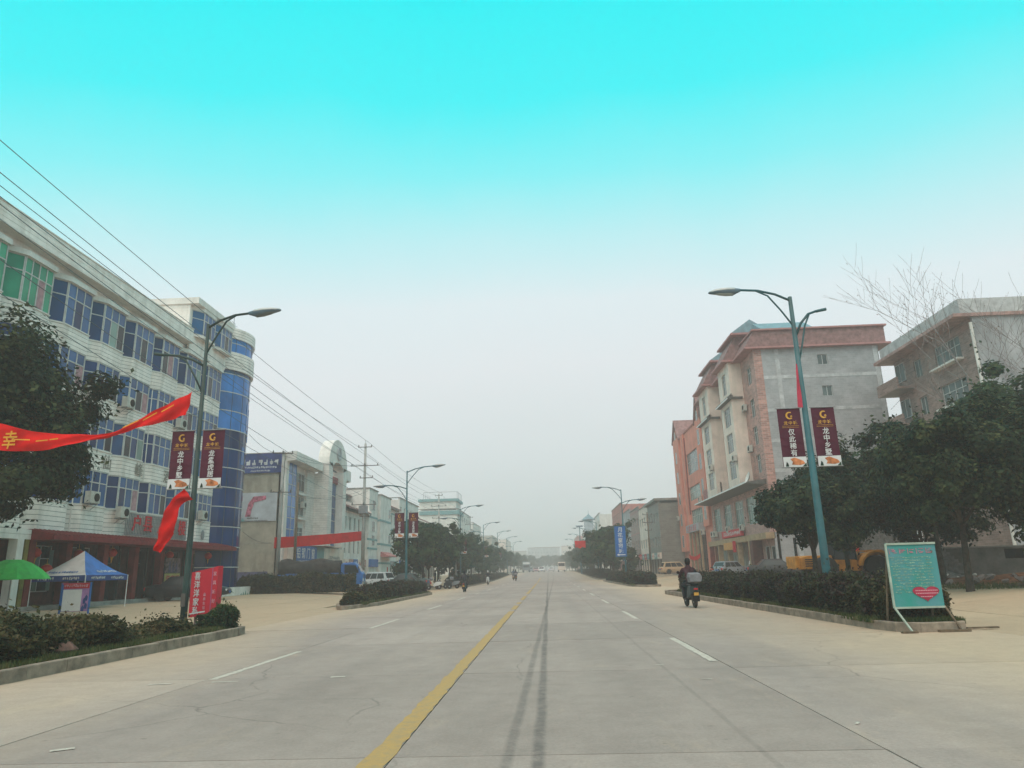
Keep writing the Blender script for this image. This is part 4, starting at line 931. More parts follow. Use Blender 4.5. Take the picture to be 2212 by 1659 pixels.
B5 = building('teal_banded_block', 'white windowless block with teal horizontal bands and a pink awning', XL, 102.2, 'L')
mb = MB(); mb.box(0, -.9, 0, 6.8, 9, 12.6); mb.build('wall', M['white_plaster'], B5)
for z in (3.0, 5.6, 8.9): mb = MB(); mb.box(-.03, -.94, z, 6.84, -.3, z+.28); mb.build('band', M['teal'], B5)
mb = MB(); mb.box(-.1, -1.0, 12.6, 6.9, 9.1, 12.75); mb.build('coping', M['concrete'], B5)
mb = MB(); mb.prism_x([(-.9, 4.7), (-2.0, 4.15), (-2.0, 4.0), (-.9, 4.0)], .4, 6.4); mb.build('awning', mat('pink_awning', (.5, .17, .16), .7, .1, 2), B5)
for z in (5.95, 9.6): window(B5, (5.2, -.95, z), 0, 1.1, 1.3, 1, 1, 'g_grey')
mb = MB(); mb.box(4.6, -.95, 1.0, 5.1, -.91, 2.6); mb.build('couplet_strip', M['red_cloth'], B5)
B6 = street_block('red_hip_house', 'white three-storey house with a small red tiled roof edge left of the maroon banners', 'L', 109.2, 8.4, 11.4, M['white_plaster'], 3, 3, 3.3, .4, 'g_grey', sign=['teal', 'steel'], band='teal', roof=True)
B7 = street_block('white_flat_block', 'plain white flat-roofed block behind the second street lamp', 'L', 117.8, 17.5, 13.6, M['white_plaster'], 3, 6, 3.4, .4, 'g_grey', sign=['sign_blue', 'cream', 'red_paint'], d=-.4)
B8 = street_block('pink_roof_house', 'low pinkish house with tiled roof seen over the street trees', 'L', 136, 22, 11.0, M['beige'], 3, 7, 3.3, .45, sign=['red_paint', 'cream'], roof=True, panes=False)
B9 = street_block('teal_cornice_block', 'tall white block with teal cornice and rooftop frame rising above the left trees', 'L', 170, 30, 15.6, M['white_plaster'], 4, 7, 3.6, .5, 'g_grey', d=-3.5, panes=False, sign=['sign_blue'])
mb = MB(); mb.box(-.3, -.35, 14.3, 10, 9, 15.2); mb.build('cornice', M['teal'], B9)
mb = MB(); mb.box(0, .3, 15.6, 9.5, 9, 17.4); mb.build('penthouse_wall', M['white_plaster'], B9)
mb = MB(); mb.box(-.4, -.2, 17.4, 10, 9.3, 18.0); mb.build('penthouse_roof', M['teal'], B9)
mb = MB()
for u in (0, 3, 6, 9): mb.tube([(u, 0, 18), (u, 0, 19.6)], .05, 5); mb.tube([(u, 8, 18), (u, 8, 19.6)], .05, 5)
mb.tube([(0, 0, 19.6), (9, 0, 19.6)], .05, 5); mb.tube([(0, 0, 19.6), (0, 8, 19.6)], .05, 5); mb.build('roof_frame', M['steel'], B9)
far = [('L', 203, 24, 13, 'beige', 3, -2), ('L', 230, 28, 16, 'white_plaster', 4, -1), ('L', 262, 30, 12, 'cream', 3, 0), ('L', 296, 34, 15, 'beige', 4, -2), ('L', 334, 40, 13, 'white_plaster', 3, 0), ('L', 380, 50, 17, 'cream', 4, -3)]
names = ['beige three-storey block far down the left side behind the teal-corniced block', 'pale four-storey block far down the left side', 'low cream block far left in the haze', 'beige block fading in the haze on the left', 'white block fading in the haze on the left', 'last tall cream block on the left in thick haze']
for (s_, y0, W_, H_, mm, fl, d_), lb in zip(far, names): street_block('hazy_block', lb, s_, y0, W_, H_, M[mm], fl, 8, 3.5, .5, d=d_, panes=False, sign=['sign_blue', 'red_paint', 'cream'])
# ------------------------------------------------------------------ right side
XR = 20.5
# R1: cream bays, pinkish brick, pink roofs, bare grey flank. local u = 91 - y, so the near corner (y=67) is u=24
R1 = building('bay_apartment_block', 'tall block with cream bays, pink brick, red roofs and a bare grey side wall', XR, 91.0, 'R')
UW = 24.0
ops = []
cells = [(0.9, 2.4), (12.6, 14.0), (21.0, 22.3)]          # window columns between the bays
fl = [9.9, 12.7, 15.5, 18.3]
for a, b in ((11.6, 13.2), (21.2, 22.6)):
    for z in (9.95, 12.65, 15.35, 18.6): ops.append((a, b, z, z+1.75))
for a, b in ((1.2, 4.6), (6.2, 9.6), (11.2, 14.6), (16.0, 19.4), (20.4, 23.2)): ops.append((a, b, 5.4, 8.1))
wall(R1, 'front_wall', (0, 0, 0), 0, UW, 4.3, 21.6, ops, M['wall_pink_brick'], .25)
for o in ops:
    big = o[3]-o[2] > 2.2
    window(R1, (o[0], .1, o[2]), 0, o[1]-o[0], o[3]-o[2], 4 if big else 2, 1, 'g_greenish' if big else 'g_grey', 'frame', split=.7)
mb = MB(); mb.box(0, .26, .6, UW-.26, 11.8, 21.6); mb.build('wall', M['concrete'], R1)
# bays (u0,u1)
for (u0, u1) in ((4.7, 9.6), (14.9, 19.4)):
    um = (u0+u1)/2; wo = [(um-u0-1.25, um-u0+1.25, z, z+1.95) for z in (9.95, 12.65, 15.35)]
    wall(R1, 'bay_front', (u0, -1.3, 0), 0, u1-u0, 9.2, 18.0, wo, M['cream'], .2)
    wall(R1, 'bay_front', (u0, -1.3, 0), 0, u1-u0, 18.25, 21.9, [(um-u0-.75, um-u0+.75, 18.7, 20.9)], M['cream'], .2)
    for z in (9.95, 12.65, 15.35): window(R1, (um-1.25, -1.22, z), 0, 2.5, 1.95, 3, 1, 'g_grey', split=.7)
    window(R1, (um-.75, -1.22, 18.75), 0, 1.5, 1.35, 2, 1, 'g_grey', arch=True)
    for uu in (u0, u1-.2):
        mb = MB(); mb.box(uu, -1.1, 9.2, uu+.2, 0, 21.9); mb.build('bay_cheek', M['cream'], R1)
    mb = MB(); mb.prism_x([(-1.31, 17.75), (-1.75, 17.85), (-1.75, 18.0), (-1.31, 18.35)], u0-.35, u1+.35); mb.build('hood', M['frame_dark'], R1)
    mb = MB(); mb.box(u0-.38, -1.80, 17.78, u1+.38, -1.752, 17.9); mb.build('hood_trim', M['white'], R1)
    for uu in (u0, u1): mb = MB(); mb.box(uu-.3, -1.75, 17.8, uu+.3, -.2, 18.0); mb.build('hood', M['frame_dark'], R1)
    # attic block and hipped gable over each bay
    mb = MB(); mb.prism_x([(-1.75, 21.75), (-1.75, 21.95), (-1.0, 23.3), (-.3, 24.5), (3.0, 24.5), (3.0, 21.75)], u0-.1, u1+.1); mb.build('attic_roof', M['roof_red'], R1)
    mb = MB(); mb.box(u0-.4, -1.95, 21.68, u1+.4, 0, 21.86); mb.build('eave_trim', M['roof_trim'], R1)
    mb = MB(); mb.prism_x([(-.5, 24.5), (-.75, 24.65), (1.2, 26.0), (3.2, 24.65)], u0-.6, u1+.8); mb.build('gable_roof', M['roof_blue'], R1)
    mb = MB(); mb.box(u0-.8, -.9, 24.35, u1+1.0, 3.2, 24.55); mb.build('eave_trim', M['roof_trim'], R1)
mb = MB(); mb.prism_x([(-.8, 21.6), (-.8, 21.75), (.2, 23.4), (12.6, 23.4), (12.6, 21.6)], -.2, UW+.15); mb.build('roof', M['roof_red'], R1)
mb = MB(); mb.box(-.3, -.95, 21.55, UW+.55, 12.9, 21.72); mb.build('eave_trim', M['roof_trim'], R1)
mb = MB(); mb.box(-.3, 0, 23.4, UW+.4, 12.8, 23.55); mb.build('eave_trim', M['roof_trim'], R1)
mb = MB(); mb.prism_y([(19.0, 23.55), (24.2, 23.55), (21.6, 25.0)], 1.0, 6.0); mb.build('roof_lantern', M['roof_blue'], R1)
# bare flank facing the camera
side_ops = [(6.0, 6.95, 19.85, 20.85), (6.05, 7.0, 16.75, 17.75)]
wall(R1, 'side_wall', (UW, .02, 0), PI/2, 11.8, .5, 21.55, side_ops, M['wall_block'], .2)
for o in side_ops: window(R1, (UW+.05-.15, o[0]+.02, o[2]), PI/2, .95, 1.0, 2, 1, 'g_grey', depth=.06)
mb = MB()
for z in (18.6, 15.4, 12.5, 9.7, 6.9): mb.box(UW+.004, .05, z, UW+.02, 11.8, z+.32)
for dd in (2.0, 11.3): mb.box(UW+.021, dd, 1, UW+.03, dd+.4, 21.5)
q = mb.build('concrete_frame', M['grey_pale'], R1)
mb = MB(); mb.box(UW-.3, -.03, 4.3, UW+.03, .75, 21.55); mb.build('corner_cladding', M['wall_pink_brick'], R1)
mb = MB(); mb.box(6.1, -.0, 0, 7.0, .01, .1) if False else None
# awning above the second storey, ground floor
mb = MB(); mb.prism_x([(-1.9, 8.85), (-1.9, 8.95), (.0, 9.2), (0, 8.7)], -.3, UW-.5); mb.build('long_awning', M['frame_dark'], R1)
mb = MB(); mb.box(-.35, -1.95, 8.86, UW-.45, -1.88, 9.0); mb.build('awning_edge', M['white'], R1)
for k in range(8):
    mb = MB(); mb.box(.4+k*1.35, -.9, 9.45, 1.5+k*1.35, -.75, 10.55); mb.build('roof_sign_letter', mat('faded_red_letter', (.40, .16, .15), .7, .35, 5), R1) if k < 7 else None
mb = MB(); mb.box(0, -.35, 4.3, UW, 0, 5.2); mb.build('tile_band', M['tile_pink'], R1)
mb = MB(); mb.box(0, -.75, 3.75, UW, .1, 4.3); mb.build('portal_beam', M['ochre'], R1)
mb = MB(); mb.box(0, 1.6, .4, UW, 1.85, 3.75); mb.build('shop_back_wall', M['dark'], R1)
for u in (.1, 4.6, 9.0, 13.2, 17.6): mb = MB(); mb.box(u, -.7, .4, u+.4, -.2, 3.75); mb.build('pillar', M['ochre'] if u > 1 else M['red_col'], R1)
for u in (2.3, 6.8, 11.2, 15.4): mb = MB(); mb.box(u, -.2, .4, u+.3, .2, 3.75); mb.build('pillar', M['red_col'], R1)
for u0, u1 in ((.9, 4.2), (5.2, 8.8), (9.6, 12.9), (13.8, 17.2)): window(R1, (u0, 1.4, .5), 0, u1-u0, 2.9, 4, 1, 'g_dark', 'frame_dark', split=.75)
mb = MB(); mb.box(18.3, -.75, .4, 19.3, .3, 3.9); mb.build('brown_pier', M['brown'], R1)
mb = MB(); mb.box(19.3, .2, .4, 24, .45, 4.3); mb.build('shop_wall', M['tile_pink'], R1); window(R1, (20.6, .1, .5), 0, 1.1, 2.6, 1, 1, 'g_dark'); window(R1, (22.4, .1, .5), 0, 1.1, 2.6, 1, 1, 'g_dark')
mb = MB(); mb.box(0, -.05, 0, 9.5, .1, .7); mb.box(7.2, -.72, 4.4, 15.6, -.45, 5.15); mb.build('long_red_sign', M['red_paint'], R1)
sg = MB(); scribble(sg, 8.0, 15.0, 4.78, .4, -.73, 31, .2); sg.build('print_marks', M['white_print'], R1)
mb = MB(); mb.box(8.6, -.98, 3.1, 12.6, -.76, 3.85); mb.build('amber_sign', mat('amber_sign', (.55, .27, .08), .6, .1, 3), R1)
mb = MB(); mb.box(12.6, -1.0, 2.8, 13.1, -.76, 3.95); mb.build('red_sign_end', M['red_paint'], R1)
for u, z in ((2.2, 4.85), (3.6, 4.8), (9.9, 5.0), (15.6, 4.9)): ac_unit(R1, (u, -.36, z), 0)
for u, d_, z in ((8.9, -1.32, 12.0), (20.4, -.02, 12.2), (19.2, -1.32, 11.5), (20.0, -.02, 16.4)): ac_unit(R1, (u, d_, z), 0)
mb = MB(); mb.lathe([(.0, 0), (.35, .05), (.6, .2), (.62, .22), (.35, .09), (.02, .04)], 14, Matrix.Rotation(1.2, 4, 'X')); mb.build('satellite_dish', M['white_plaster'], R1, (20.6, -.7, 9.6))

# R2 salmon building, u = 111 - y
R2 = building('salmon_building', 'salmon painted five-storey building with ribbon windows and ochre entrance columns', XR, 111.0, 'R')
W2 = 20.0; H2 = 20.2
ro = [(7.2, 15.2, 7.0, 9.1), (7.2, 15.2, 10.4, 12.3), (7.2, 15.2, 14.0, 17.0)] + [(17.2, 18.5, z, z+1.9) for z in (7.4, 10.6, 13.6, 16.8)] + [(2.6, 3.8, z, z+1.9) for z in (3.4, 6.9, 9.7, 12.5, 15.6)]
ro += [(8.6, 15.6, .9, 6.0)]
wall(R2, 'front_wall', (0, 0, 0), 0, W2, .8, H2, ro, M['salmon'], .3)
for o in ro:
    wd = o[1]-o[0]
    if wd > 6.9 and o[2] > 2: window(R2, (o[0], .15, o[2]), 0, wd, o[3]-o[2], 7, 1, 'g_greenish' if o[2] < 13 else 'g_grey', 'frame', split=.6)
    elif wd < 2: window(R2, (o[0], .15, o[2]), 0, wd, o[3]-o[2], 2, 1, 'g_grey')
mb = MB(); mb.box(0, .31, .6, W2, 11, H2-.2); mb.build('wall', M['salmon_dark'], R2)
mb = MB(); mb.box(5.0, -.25, 3.2, 6.9, 0, H2+.0); mb.build('pilaster', M['salmon'], R2)
mb = MB(); mb.box(.2, -.5, 3.6, 4.6, -.003, H2); mb.build('corner_bay', M['salmon'], R2)
for z in (4.2, 7.3, 10.4, 13.5, 16.5): window(R2, (1.8, -.53, z), 0, 1.1, 1.7, 1, 1, 'g_grey', depth=.05)
def gable(parent, u0, u1, d0, z0, zt, m, dep=5):
    um = (u0+u1)/2; mb = MB(); mb.prism_y([(u0, z0), (u1, z0), (um, zt)], d0+.25, dep); mb.build('gable_wall', M['salmon'], parent)
    mb = MB()
    for a, b in (((u0-.45, z0-.45), (um, zt+.12)), ((um, zt+.12), (u1+.45, z0-.45))):
        mb.prism_y([a, b, (b[0], b[1]+.3), (a[0], a[1]+.3)], d0-.1, dep+1)
    mb.build('gable_roof', M['roof_red'], parent)
gable(R2, .2, 4.6, -.5, H2, H2+2.6, None); gable(R2, 16.2, 19.6, -.3, H2, H2+2.9, None)
mb = MB(); mb.box(16.2, -.3, 6.4, 19.6, -.003, H2); mb.build('projecting_bay', M['salmon'], R2)
for z in (7.2, 10.4, 13.6, 16.8): window(R2, (17.3, -.33, z), 0, 1.2, 2.0, 2, 1, 'g_grey', depth=.05)
window(R2, (17.4, -.33, 20.0), 0, 1.0, .8, 1, 1, 'g_grey', depth=.05, arch=True); window(R2, (1.9, -.53, 20.2), 0, .9, .7, 1, 1, 'g_grey', depth=.05, arch=True)
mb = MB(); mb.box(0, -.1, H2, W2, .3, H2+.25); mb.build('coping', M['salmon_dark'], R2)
mb = MB(); mb.box(7.2, -.9, 6.0, 15.6, -.0, 7.0); bs = mb.build('balcony_sign', mat('grey_sign', (.36, .36, .38), .6, .1, 3), R2)
for ch, u in zip('龙都大酒店', (8.6, 9.9, 11.2, 12.5, 13.8)): letter(ch, .85, M['red_paint'], bs, (u, -.91, 6.5))
for u in (8.6, 10.9, 13.2, 15.4): mb = MB(); mb.box(u, -.8, .6, u+.26, -.54, 6.0); mb.build('column', M['ochre'], R2, bevel=.03)
for u in (9.2, 11.5, 13.8): window(R2, (u, .2, .9), 0, 1.7, 5.0, 2, 3, 'g_dark', 'frame_dark')
mb = MB()
for i in range(10):
    a, b = i/10, (i+1)/10; f = lambda t: 2.6-.35*math.sin(PI*t); mb.add([(8.4+7.4*a, -1.0, f(a)), (8.4+7.4*b, -1.0, f(b)), (8.4+7.4*b, -1.0, f(b)+.5), (8.4+7.4*a, -1.0, f(a)+.5)], [(0, 1, 2, 3)])
t_ = mb.build('entrance_bunting', M['red_cloth'], R2); 
mb = MB(); mb.box(5.4, -2.4, .3, 16.5, 0, .75); mb.box(5.0, -2.9, .2, 16.9, -2.4, .5); mb.build('entrance_step', M['concrete'], R2)
for u, z in ((16.5, 5.4), (16.6, 9.6), (1.0, 8.2)): ac_unit(R2, (u, -.31 if u > 10 else -.52, z), 0)
mb = MB(); mb.box(6.95, -.12, 8.6, 7.2, -.003, 19.6); mb.build('red_fin', M['red_col'], R2)

# R3: three-storey long terrace nearer the kerb, grey flank
def r3(name, label, y0, W, H, m, **k): return street_block(name, label, 'R', y0, W, H, m, k.pop('floors', 2), k.pop('nb', 4), x=17.1, **k)
r3a = r3('brown_terrace_house', 'three-storey terrace house with windowless grey-brown flank next to the salmon building', 111.3, 12, 11.2, M['wall_grey_brick'], sign=['teal', 'cream'], wf=.6, g='g_grey', depth=12)
mb = MB(); mb.box(-.3, -.6, 11.3, 12.3, 12, 11.65); mb.build('roof_slab', M['concrete'], r3a)
r3('cream_terrace_house', 'cream terrace house second from the salmon building', 123.5, 12, 11.6, M['cream'], sign=['red_paint', 'teal'], wf=.62, g='g_greenish')
r3('red_band_terrace_house', 'terrace house with faded red bands behind the blue pole sign', 135.7, 14, 12.2, M['wall_brown_brick'], sign=['cream', 'red_paint'], wf=.62, band='roof_trim', g='g_grey')
r3('grey_terrace_house', 'grey terrace house with wide glazed front further down the right side', 150, 16, 12.8, M['grey_render'], sign=['sign_blue', 'cream'], wf=.7, nb=4, g='g_grey', panes=False)
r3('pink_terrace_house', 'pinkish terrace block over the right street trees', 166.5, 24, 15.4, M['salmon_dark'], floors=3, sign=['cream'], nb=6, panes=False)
R6 = street_block('white_clock_tower_block', 'pale building with a pagoda-roofed tower rising above the right trees', 'R', 200, 22, 15.5, M['white_plaster'], 3, 5, x=14.5, sign=['sign_blue'], panes=False)
mb = MB(); mb.box(17.3, -4.0, 0, 19.7, -1.6, 14.0); mb.build('tower_shaft', mat('pale_blue_wall', (.42, .48, .52), .7, .1, 1), R6)
mb = MB(); mb.lathe([(1.9, 14.0), (1.9, 14.15), (1.0, 14.8), (.4, 15.3), (.08, 15.6), (.05, 16.6)], 8, Matrix.Translation((18.5, -2.8, 0))); mb.build('pagoda_roof', M['roof_blue'], R6)
mb = MB(); mb.box(17.9, -4.05, 9.8, 19.1, -4.005, 13.2); mb.build('tower_window', M['g_blue'], R6)
fr_ = [(224, 30, 14, 'beige', 3), (256, 34, 13, 'cream', 3), (292, 40, 17, 'white_plaster', 4), (334, 50, 14, 'beige', 3), (386, 50, 18, 'salmon_dark', 4)]
for (y0, W_, H_, mm, f_), lb in zip(fr_, ['beige block beyond the pagoda tower', 'cream block far down the right side', 'white block far down the right side in haze', 'beige block fading in the haze on the right', 'last pinkish block on the right in thick haze']):
    street_block('hazy_block', lb, 'R', y0, W_, H_, M[mm], f_, 8, x=16, panes=False, sign=['red_paint', 'sign_blue'])
# buildings closing the end of the street
for i, (x, W_, H_, mm, lb) in enumerate(((-44, 24, 18, 'beige', 'hazy block closing the street end, left part'), (-19, 30, 21, 'grey_render', 'hazy grey building straight ahead at the end of the street'), (13, 28, 22, 'cream', 'hazy block closing the street end, right part'))):
    t = thing('end_building', lb, 'building', (x, 680+i*8, 0)); t.location.z = 1.0
    ops = [(1+b*2.8, 2.6+b*2.8, 3.6+f*3.1, 5.2+f*3.1) for f in range(int((H_-4)/3.1)) for b in range(int(W_/2.8))]
    wall(t, 'front_wall', (0, 0, 0), 0, W_, 0, H_, ops, M[mm], .3)
    for o in ops: window(t, (o[0], .15, o[2]), 0, o[1]-o[0], o[3]-o[2], 2, 1, 'g_grey', panes=False)
    mb = MB(); mb.box(0, .31, 0, W_, 12, H_-.1); mb.build('wall', M[mm], t); mb = MB(); mb.box(-.3, -.4, H_, W_+.3, 12, H_+.6); mb.build('coping', M['roof_red'], t)

# R0: brick building at the right edge, local u = 64 - y, facade x=31.6
R0 = building('brown_brick_building', 'brown brick building with projecting balconies and flat concrete eaves at the right edge', 31.6, 63.1, 'R')
W0 = 12.0; H0 = 19.6
ob = []
for z in (6.6, 9.9, 13.1, 16.3): ob += [(3.2, 4.4, z, z+1.5), (6.6, 10.2, z-.3, z+1.6)]
wall(R0, 'front_wall', (0, 0, 0), 0, W0, 0, H0-1.0, ob, M['wall_brown_brick'], .25)
for o in ob: window(R0, (o[0], .12, o[2]), 0, o[1]-o[0], o[3]-o[2], 2 if o[1]-o[0] < 2 else 4, 1, 'g_grey', split=.65 if o[1]-o[0] > 2 else None)
mb = MB(); mb.box(0, .26, 0, W0-.3, 12, H0-1); mb.build('wall', M['grey_render'], R0)
mb = MB(); mb.box(W0, .0, 0, W0+.2, 22, H0-1.0); mb.build('side_wall', M['grey_render'], R0)
mb = MB(); mb.box(-.8, -1.4, H0-1.0, W0+.4, 22, H0-.75); mb.build('roof_slab', M['tile_pink'], R0)
mb = MB(); mb.box(-.4, -.9, H0-.75, W0+.4, 22.1, H0+.35); mb.build('parapet', M['grey_pale'], R0)
for z in (15.6, 12.4, 9.2, 6.0):
    mb = MB(); mb.box(-.7, -1.5, z, 3.0, 2, z+.2); mb.box(-.7, -1.5, z+.2, 3.0, -1.35, z+1.0); mb.box(-.7, -1.35, z+.2, -.55, 2, z+1.0); mb.build('balcony', M['wall_brown_brick'], R0)
    mb = MB(); mb.box(6.4, -.55, z+.35, 10.4, -.003, z+.5); mb.build('ledge', M['white_plaster'], R0)
mb = MB(); mb.box(-.4, .5, 0, .0, 6, H0-1.0); mb.build('stair_wall', M['wall_brown_brick'], R0)
for z in (7.0, 10.2, 13.4, 16.6): window(R0, (.2, -.1, z), 0, 1.6, 1.6, 2, 1, 'g_grey', depth=.08)
mb = MB(); mb.tube([(W0+.12, -.12, 0), (W0+.12, -.12, H0-1.4)], .11, 8); mb.build('drain_pipe', M['white_plaster'], R0)
mb = MB(); mb.box(-.6, -1.65, 10.0, .8, -1.52, 11.2); mb.build('amber_sign', mat('amber_sign', (.55, .27, .08), .6, .1, 3), R0)
mb = MB(); mb.lathe([(.3, 0), (.32, .9), (.1, 1.2)], 10); mb.build('water_tank', M['frame_dark'], R0, (-.6, 1.4, H0-.75))
# ------------------------------------------------------------------ street lamps
def street_lamp(label, loc, H=9.1, side=1, pm='pole_teal', low_head=True, r=.085):
    """side=+1: tall arm reaches to +X, low arm to -X."""
    t = thing('street_lamp', label, 'street lamp', loc, 0, 'twin-arm street lamps along the road')
    mb = MB(); mb.tube([(0, 0, .02), (0, 0, 1.2), (0, 0, H)], [r*1.15, r*1.05, r*.55], 12); mb.build('pole', M[pm], t, smooth=True)
    mb = MB(); mb.lathe([(.24, 0), (.24, .03), (.13, .04), (.12, .35), (.10, .38)], 12); mb.build('base_plate', M[pm], t)
    mb = MB(); mb.box(-.06, -.125, .7, .06, -.085, 1.05); mb.build('service_door', M['frame_dark'], t)
    def arm(s, z, reach, rs, head, top_m):
        a = [Vector((0, 0, z)), Vector((s*reach*.3, 0, z+rs*.55)), Vector((s*reach*.65, 0, z+rs*.9)), Vector((s*reach, 0, z+rs))]
        mb = MB(); mb.tube(a, .038, 8); mb.build('arm', M[pm], t, smooth=True)
        b = [Vector((0, 0, z-.85)), Vector((s*reach*.22, 0, z-.3)), Vector((s*reach*.45, 0, z+rs*.45)), Vector((s*reach*.68, 0, z+rs*.88))]
        mb = MB(); mb.tube(b, .028, 8); mb.build('brace', M[pm], t, smooth=True)
        if head:
            h = bpy.data.objects.new('lamp_head', lamp_head_mesh()); COL.objects.link(h); h.parent = t; h.location = a[-1]; h.rotation_euler = (0, -.06*s, 0 if s > 0 else PI)
            g = bpy.data.objects.new('lamp_glass', lamp_glass_mesh()); COL.objects.link(g); g.parent = h
            c = bpy.data.objects.new('lamp_cover', lamp_cover_mesh()); COL.objects.link(c); c.parent = h
        else:
            mb = MB(); mb.tube([a[-1]-Vector((s*.02, 0, .01)), a[-1]+Vector((s*.3, 0, .05))], [.045, .05], 8); mb.build('arm_stub', M[pm], t)
    arm(side, H-.12, 1.9 if low_head else (1.25 if side > 0 else 1.5), .42, True, 0)
    arm(-side, H-1.35, 1.55 if low_head else (1.3 if side > 0 else .75), .30 if low_head else (.42 if side > 0 else .85), low_head, 0)
    return t
_lh = {}
def _pod(k, rows, m):
    if k not in _lh:
        mb = MB(); n = 12; V = []
        for x, w_, zt, zb in rows:
            for i in range(n):
                a = 2*PI*i/n; z = math.sin(a); V.append((x, w_*math.cos(a), (zt*z if z > 0 else -zb*z*-1)))
        F = []
        for j in range(len(rows)-1):
            for i in range(n): F.append((j*n+i, j*n+(i+1) % n, (j+1)*n+(i+1) % n, (j+1)*n+i))
        F += [tuple(range(n))[::-1], tuple((len(rows)-1)*n+i for i in range(n))]; mb.add(V, F); _lh[k] = mb.mesh(k, m, True)
    return _lh[k]
def lamp_head_mesh(): return _pod('lamp_head', [(0, .05, .05, .05), (.12, .09, .07, .10), (.22, .13, .08, .14), (.45, .17, .10, .12), (.75, .15, .09, .06), (.95, .08, .05, .02), (1.0, .02, .02, .01)], M['lamp_head'])
def lamp_cover_mesh(): return _pod('lamp_cover', [(.18, .125, .10, .0), (.45, .175, .125, .0), (.75, .155, .11, .0), (.97, .07, .06, .0)], M['lamp_top'])
def lamp_glass_mesh(): return _pod('lamp_glass', [(.24, .11, .0, .165), (.45, .14, .0, .15), (.68, .12, .0, .10), (.8, .06, .0, .06)], glass('lamp_glass_mat', (.25, .28, .28)))
LL = [(-10.15, 20.3, 9.1, 'pole_green', False, 'tall dark street lamp on the near left planting strip, bare lower arm'), (-10.3, 53.0, 9.0, 'pole_teal', True, 'teal twin-arm street lamp at the far end of the second left planting strip'),
      (-10.4, 87, 9.0, 'pole_teal', True, 'third street lamp on the left, above the dense street trees'), (-10.6, 121, 9.0, 'pole_teal', True, 'fourth street lamp on the left, in light haze'),
      (-10.6, 155, 9.0, 'pole_teal', True, 'fifth street lamp on the left, in haze'), (-10.6, 190, 9.0, 'pole_teal', True, 'sixth street lamp on the left, faint in haze'), (-10.6, 225, 9.0, 'pole_teal', True, 'seventh street lamp on the left, barely visible in haze')]
for x, y, H_, pm, lh, lb in LL: street_lamp(lb, (x, y, rise(y)+.1), H_-.1, 1, pm, lh)
LR = [(7.85, 21.3, 9.55, 'pole_teal', False, 'tall teal street lamp on the near right planting strip, bare lower arm'), (7.6, 73, 9.2, 'pole_teal', True, 'teal twin-arm street lamp behind the blue vertical sign'),
      (7.9, 117, 8.6, 'pole_teal', True, 'street lamp on the right beside the pagoda tower'), (8.0, 150, 9.0, 'pole_teal', True, 'street lamp far right in light haze'), (8.0, 184, 9.0, 'pole_teal', True, 'street lamp far right in haze'), (8.0, 218, 9.0, 'pole_teal', True, 'faintest street lamp on the right')]
for x, y, H_, pm, lh, lb in LR: street_lamp(lb, (x, y, rise(y)+.1), H_-.1, -1, pm, lh, r=.11 if y < 30 else .085)

# banners clamped to the lamp poles (things of their own)
def pole_banner(label, loc, text, w_=.66, h_=1.72, lean=0.0, s=1.0):
    t = thing('pole_banner', label, 'banner', loc, 0, 'maroon estate banners on lamp posts'); t.scale = (s, s, s)
    mb = MB(); n = 8; V = []
    for j in range(n+1):
        for i in (0, .5, 1): V.append(((i-.5)*w_ + lean*(j/n-.5), .03*math.sin(j*1.1+i*2)*i*(1-i)*4, -h_*j/n))
    up = 0.83
    mb.add(V, [(3*j+i, 3*j+i+3, 3*j+i+4, 3*j+i+1) for j in range(n) for i in range(2)]); mb.m = 0
    c = mb.build('banner_cloth', M['maroon'], t)
    mb = MB(); zb = -h_*up
    mb.box(-w_/2+.004, -.040, -h_+.004, w_/2-.004, -.034, zb); c2 = mb.build('picture_strip', M['white_print'], t, (lean*.4, 0, 0))
    mb = MB(); mb.prism_y([(-w_*.2, zb-.06), (0, zb-.02), (w_*.35, zb-.12), (w_*.42, zb-.2), (w_*.2, zb-.24), (-w_*.15, zb-.22), (-w_*.1, zb-.14)], -.046, -.041); mb.build('picture_print', M['orange_print'], c2)
    mb = MB(); mb.prism_y([(-w_*.42, -h_+.02), (-w_*.3, -h_+.1), (-w_*.36, -h_+.16), (-w_*.28, -h_+.02)], -.046, -.041); mb.prism_y([(w_*.3, -h_+.01), (w_*.47, -h_+.12), (w_*.47, -h_+.01)], -.046, -.041); mb.build('picture_print', M['green_print'], c2)
    mb = MB(); k = 14; R_ = w_*.17; V = []       # crescent emblem
    for i in range(k+1):
        a = math.radians(60+250*i/k); V.append((R_*math.cos(a), -.045, R_*math.sin(a)))
    for i in range(k+1):
        a = math.radians(60+250*i/k); V.append((R_*.12+R_*.66*math.cos(a), -.045, R_*.02+R_*.68*math.sin(a)))
    mb.add(V, [(i, i+1, k+2+i, k+1+i) for i in range(k)]); mb.prism_y([(R_*.15, -R_*.5), (R_*.75, -R_*.35), (R_*.55, R_*.05), (R_*.25, -.0)], -.047, -.042)
    mb.build('emblem', M['gold'], t, (-lean*.42, 0, -h_*.13))
    for i, ch in enumerate('龙中城'): letter(ch, .11, M['gold'], t, ((i-1)*.135-lean*.3, -.045, -h_*.255))
    mb = MB()
    for q in (0, 1): mb.box(-w_*.36, -.042, -h_*(.31+.025*q), w_*.36, -.038, -h_*(.31+.025*q)+.008)
    mb.build('rule_line', M['gold'], t)
    for i, ch in enumerate(text): letter(ch, .19, M['white_print'], t, (lean*(.42+.12*i-.5), -.045, -h_*(.41+.118*i)), wide=.95)
    for z in (.0, -h_): mb = MB(); mb.tube([(-w_/2-.04, 0, z), (w_/2+.04, 0, z)], .016, 6); mb.build('rod', M['steel'], t)
    return t
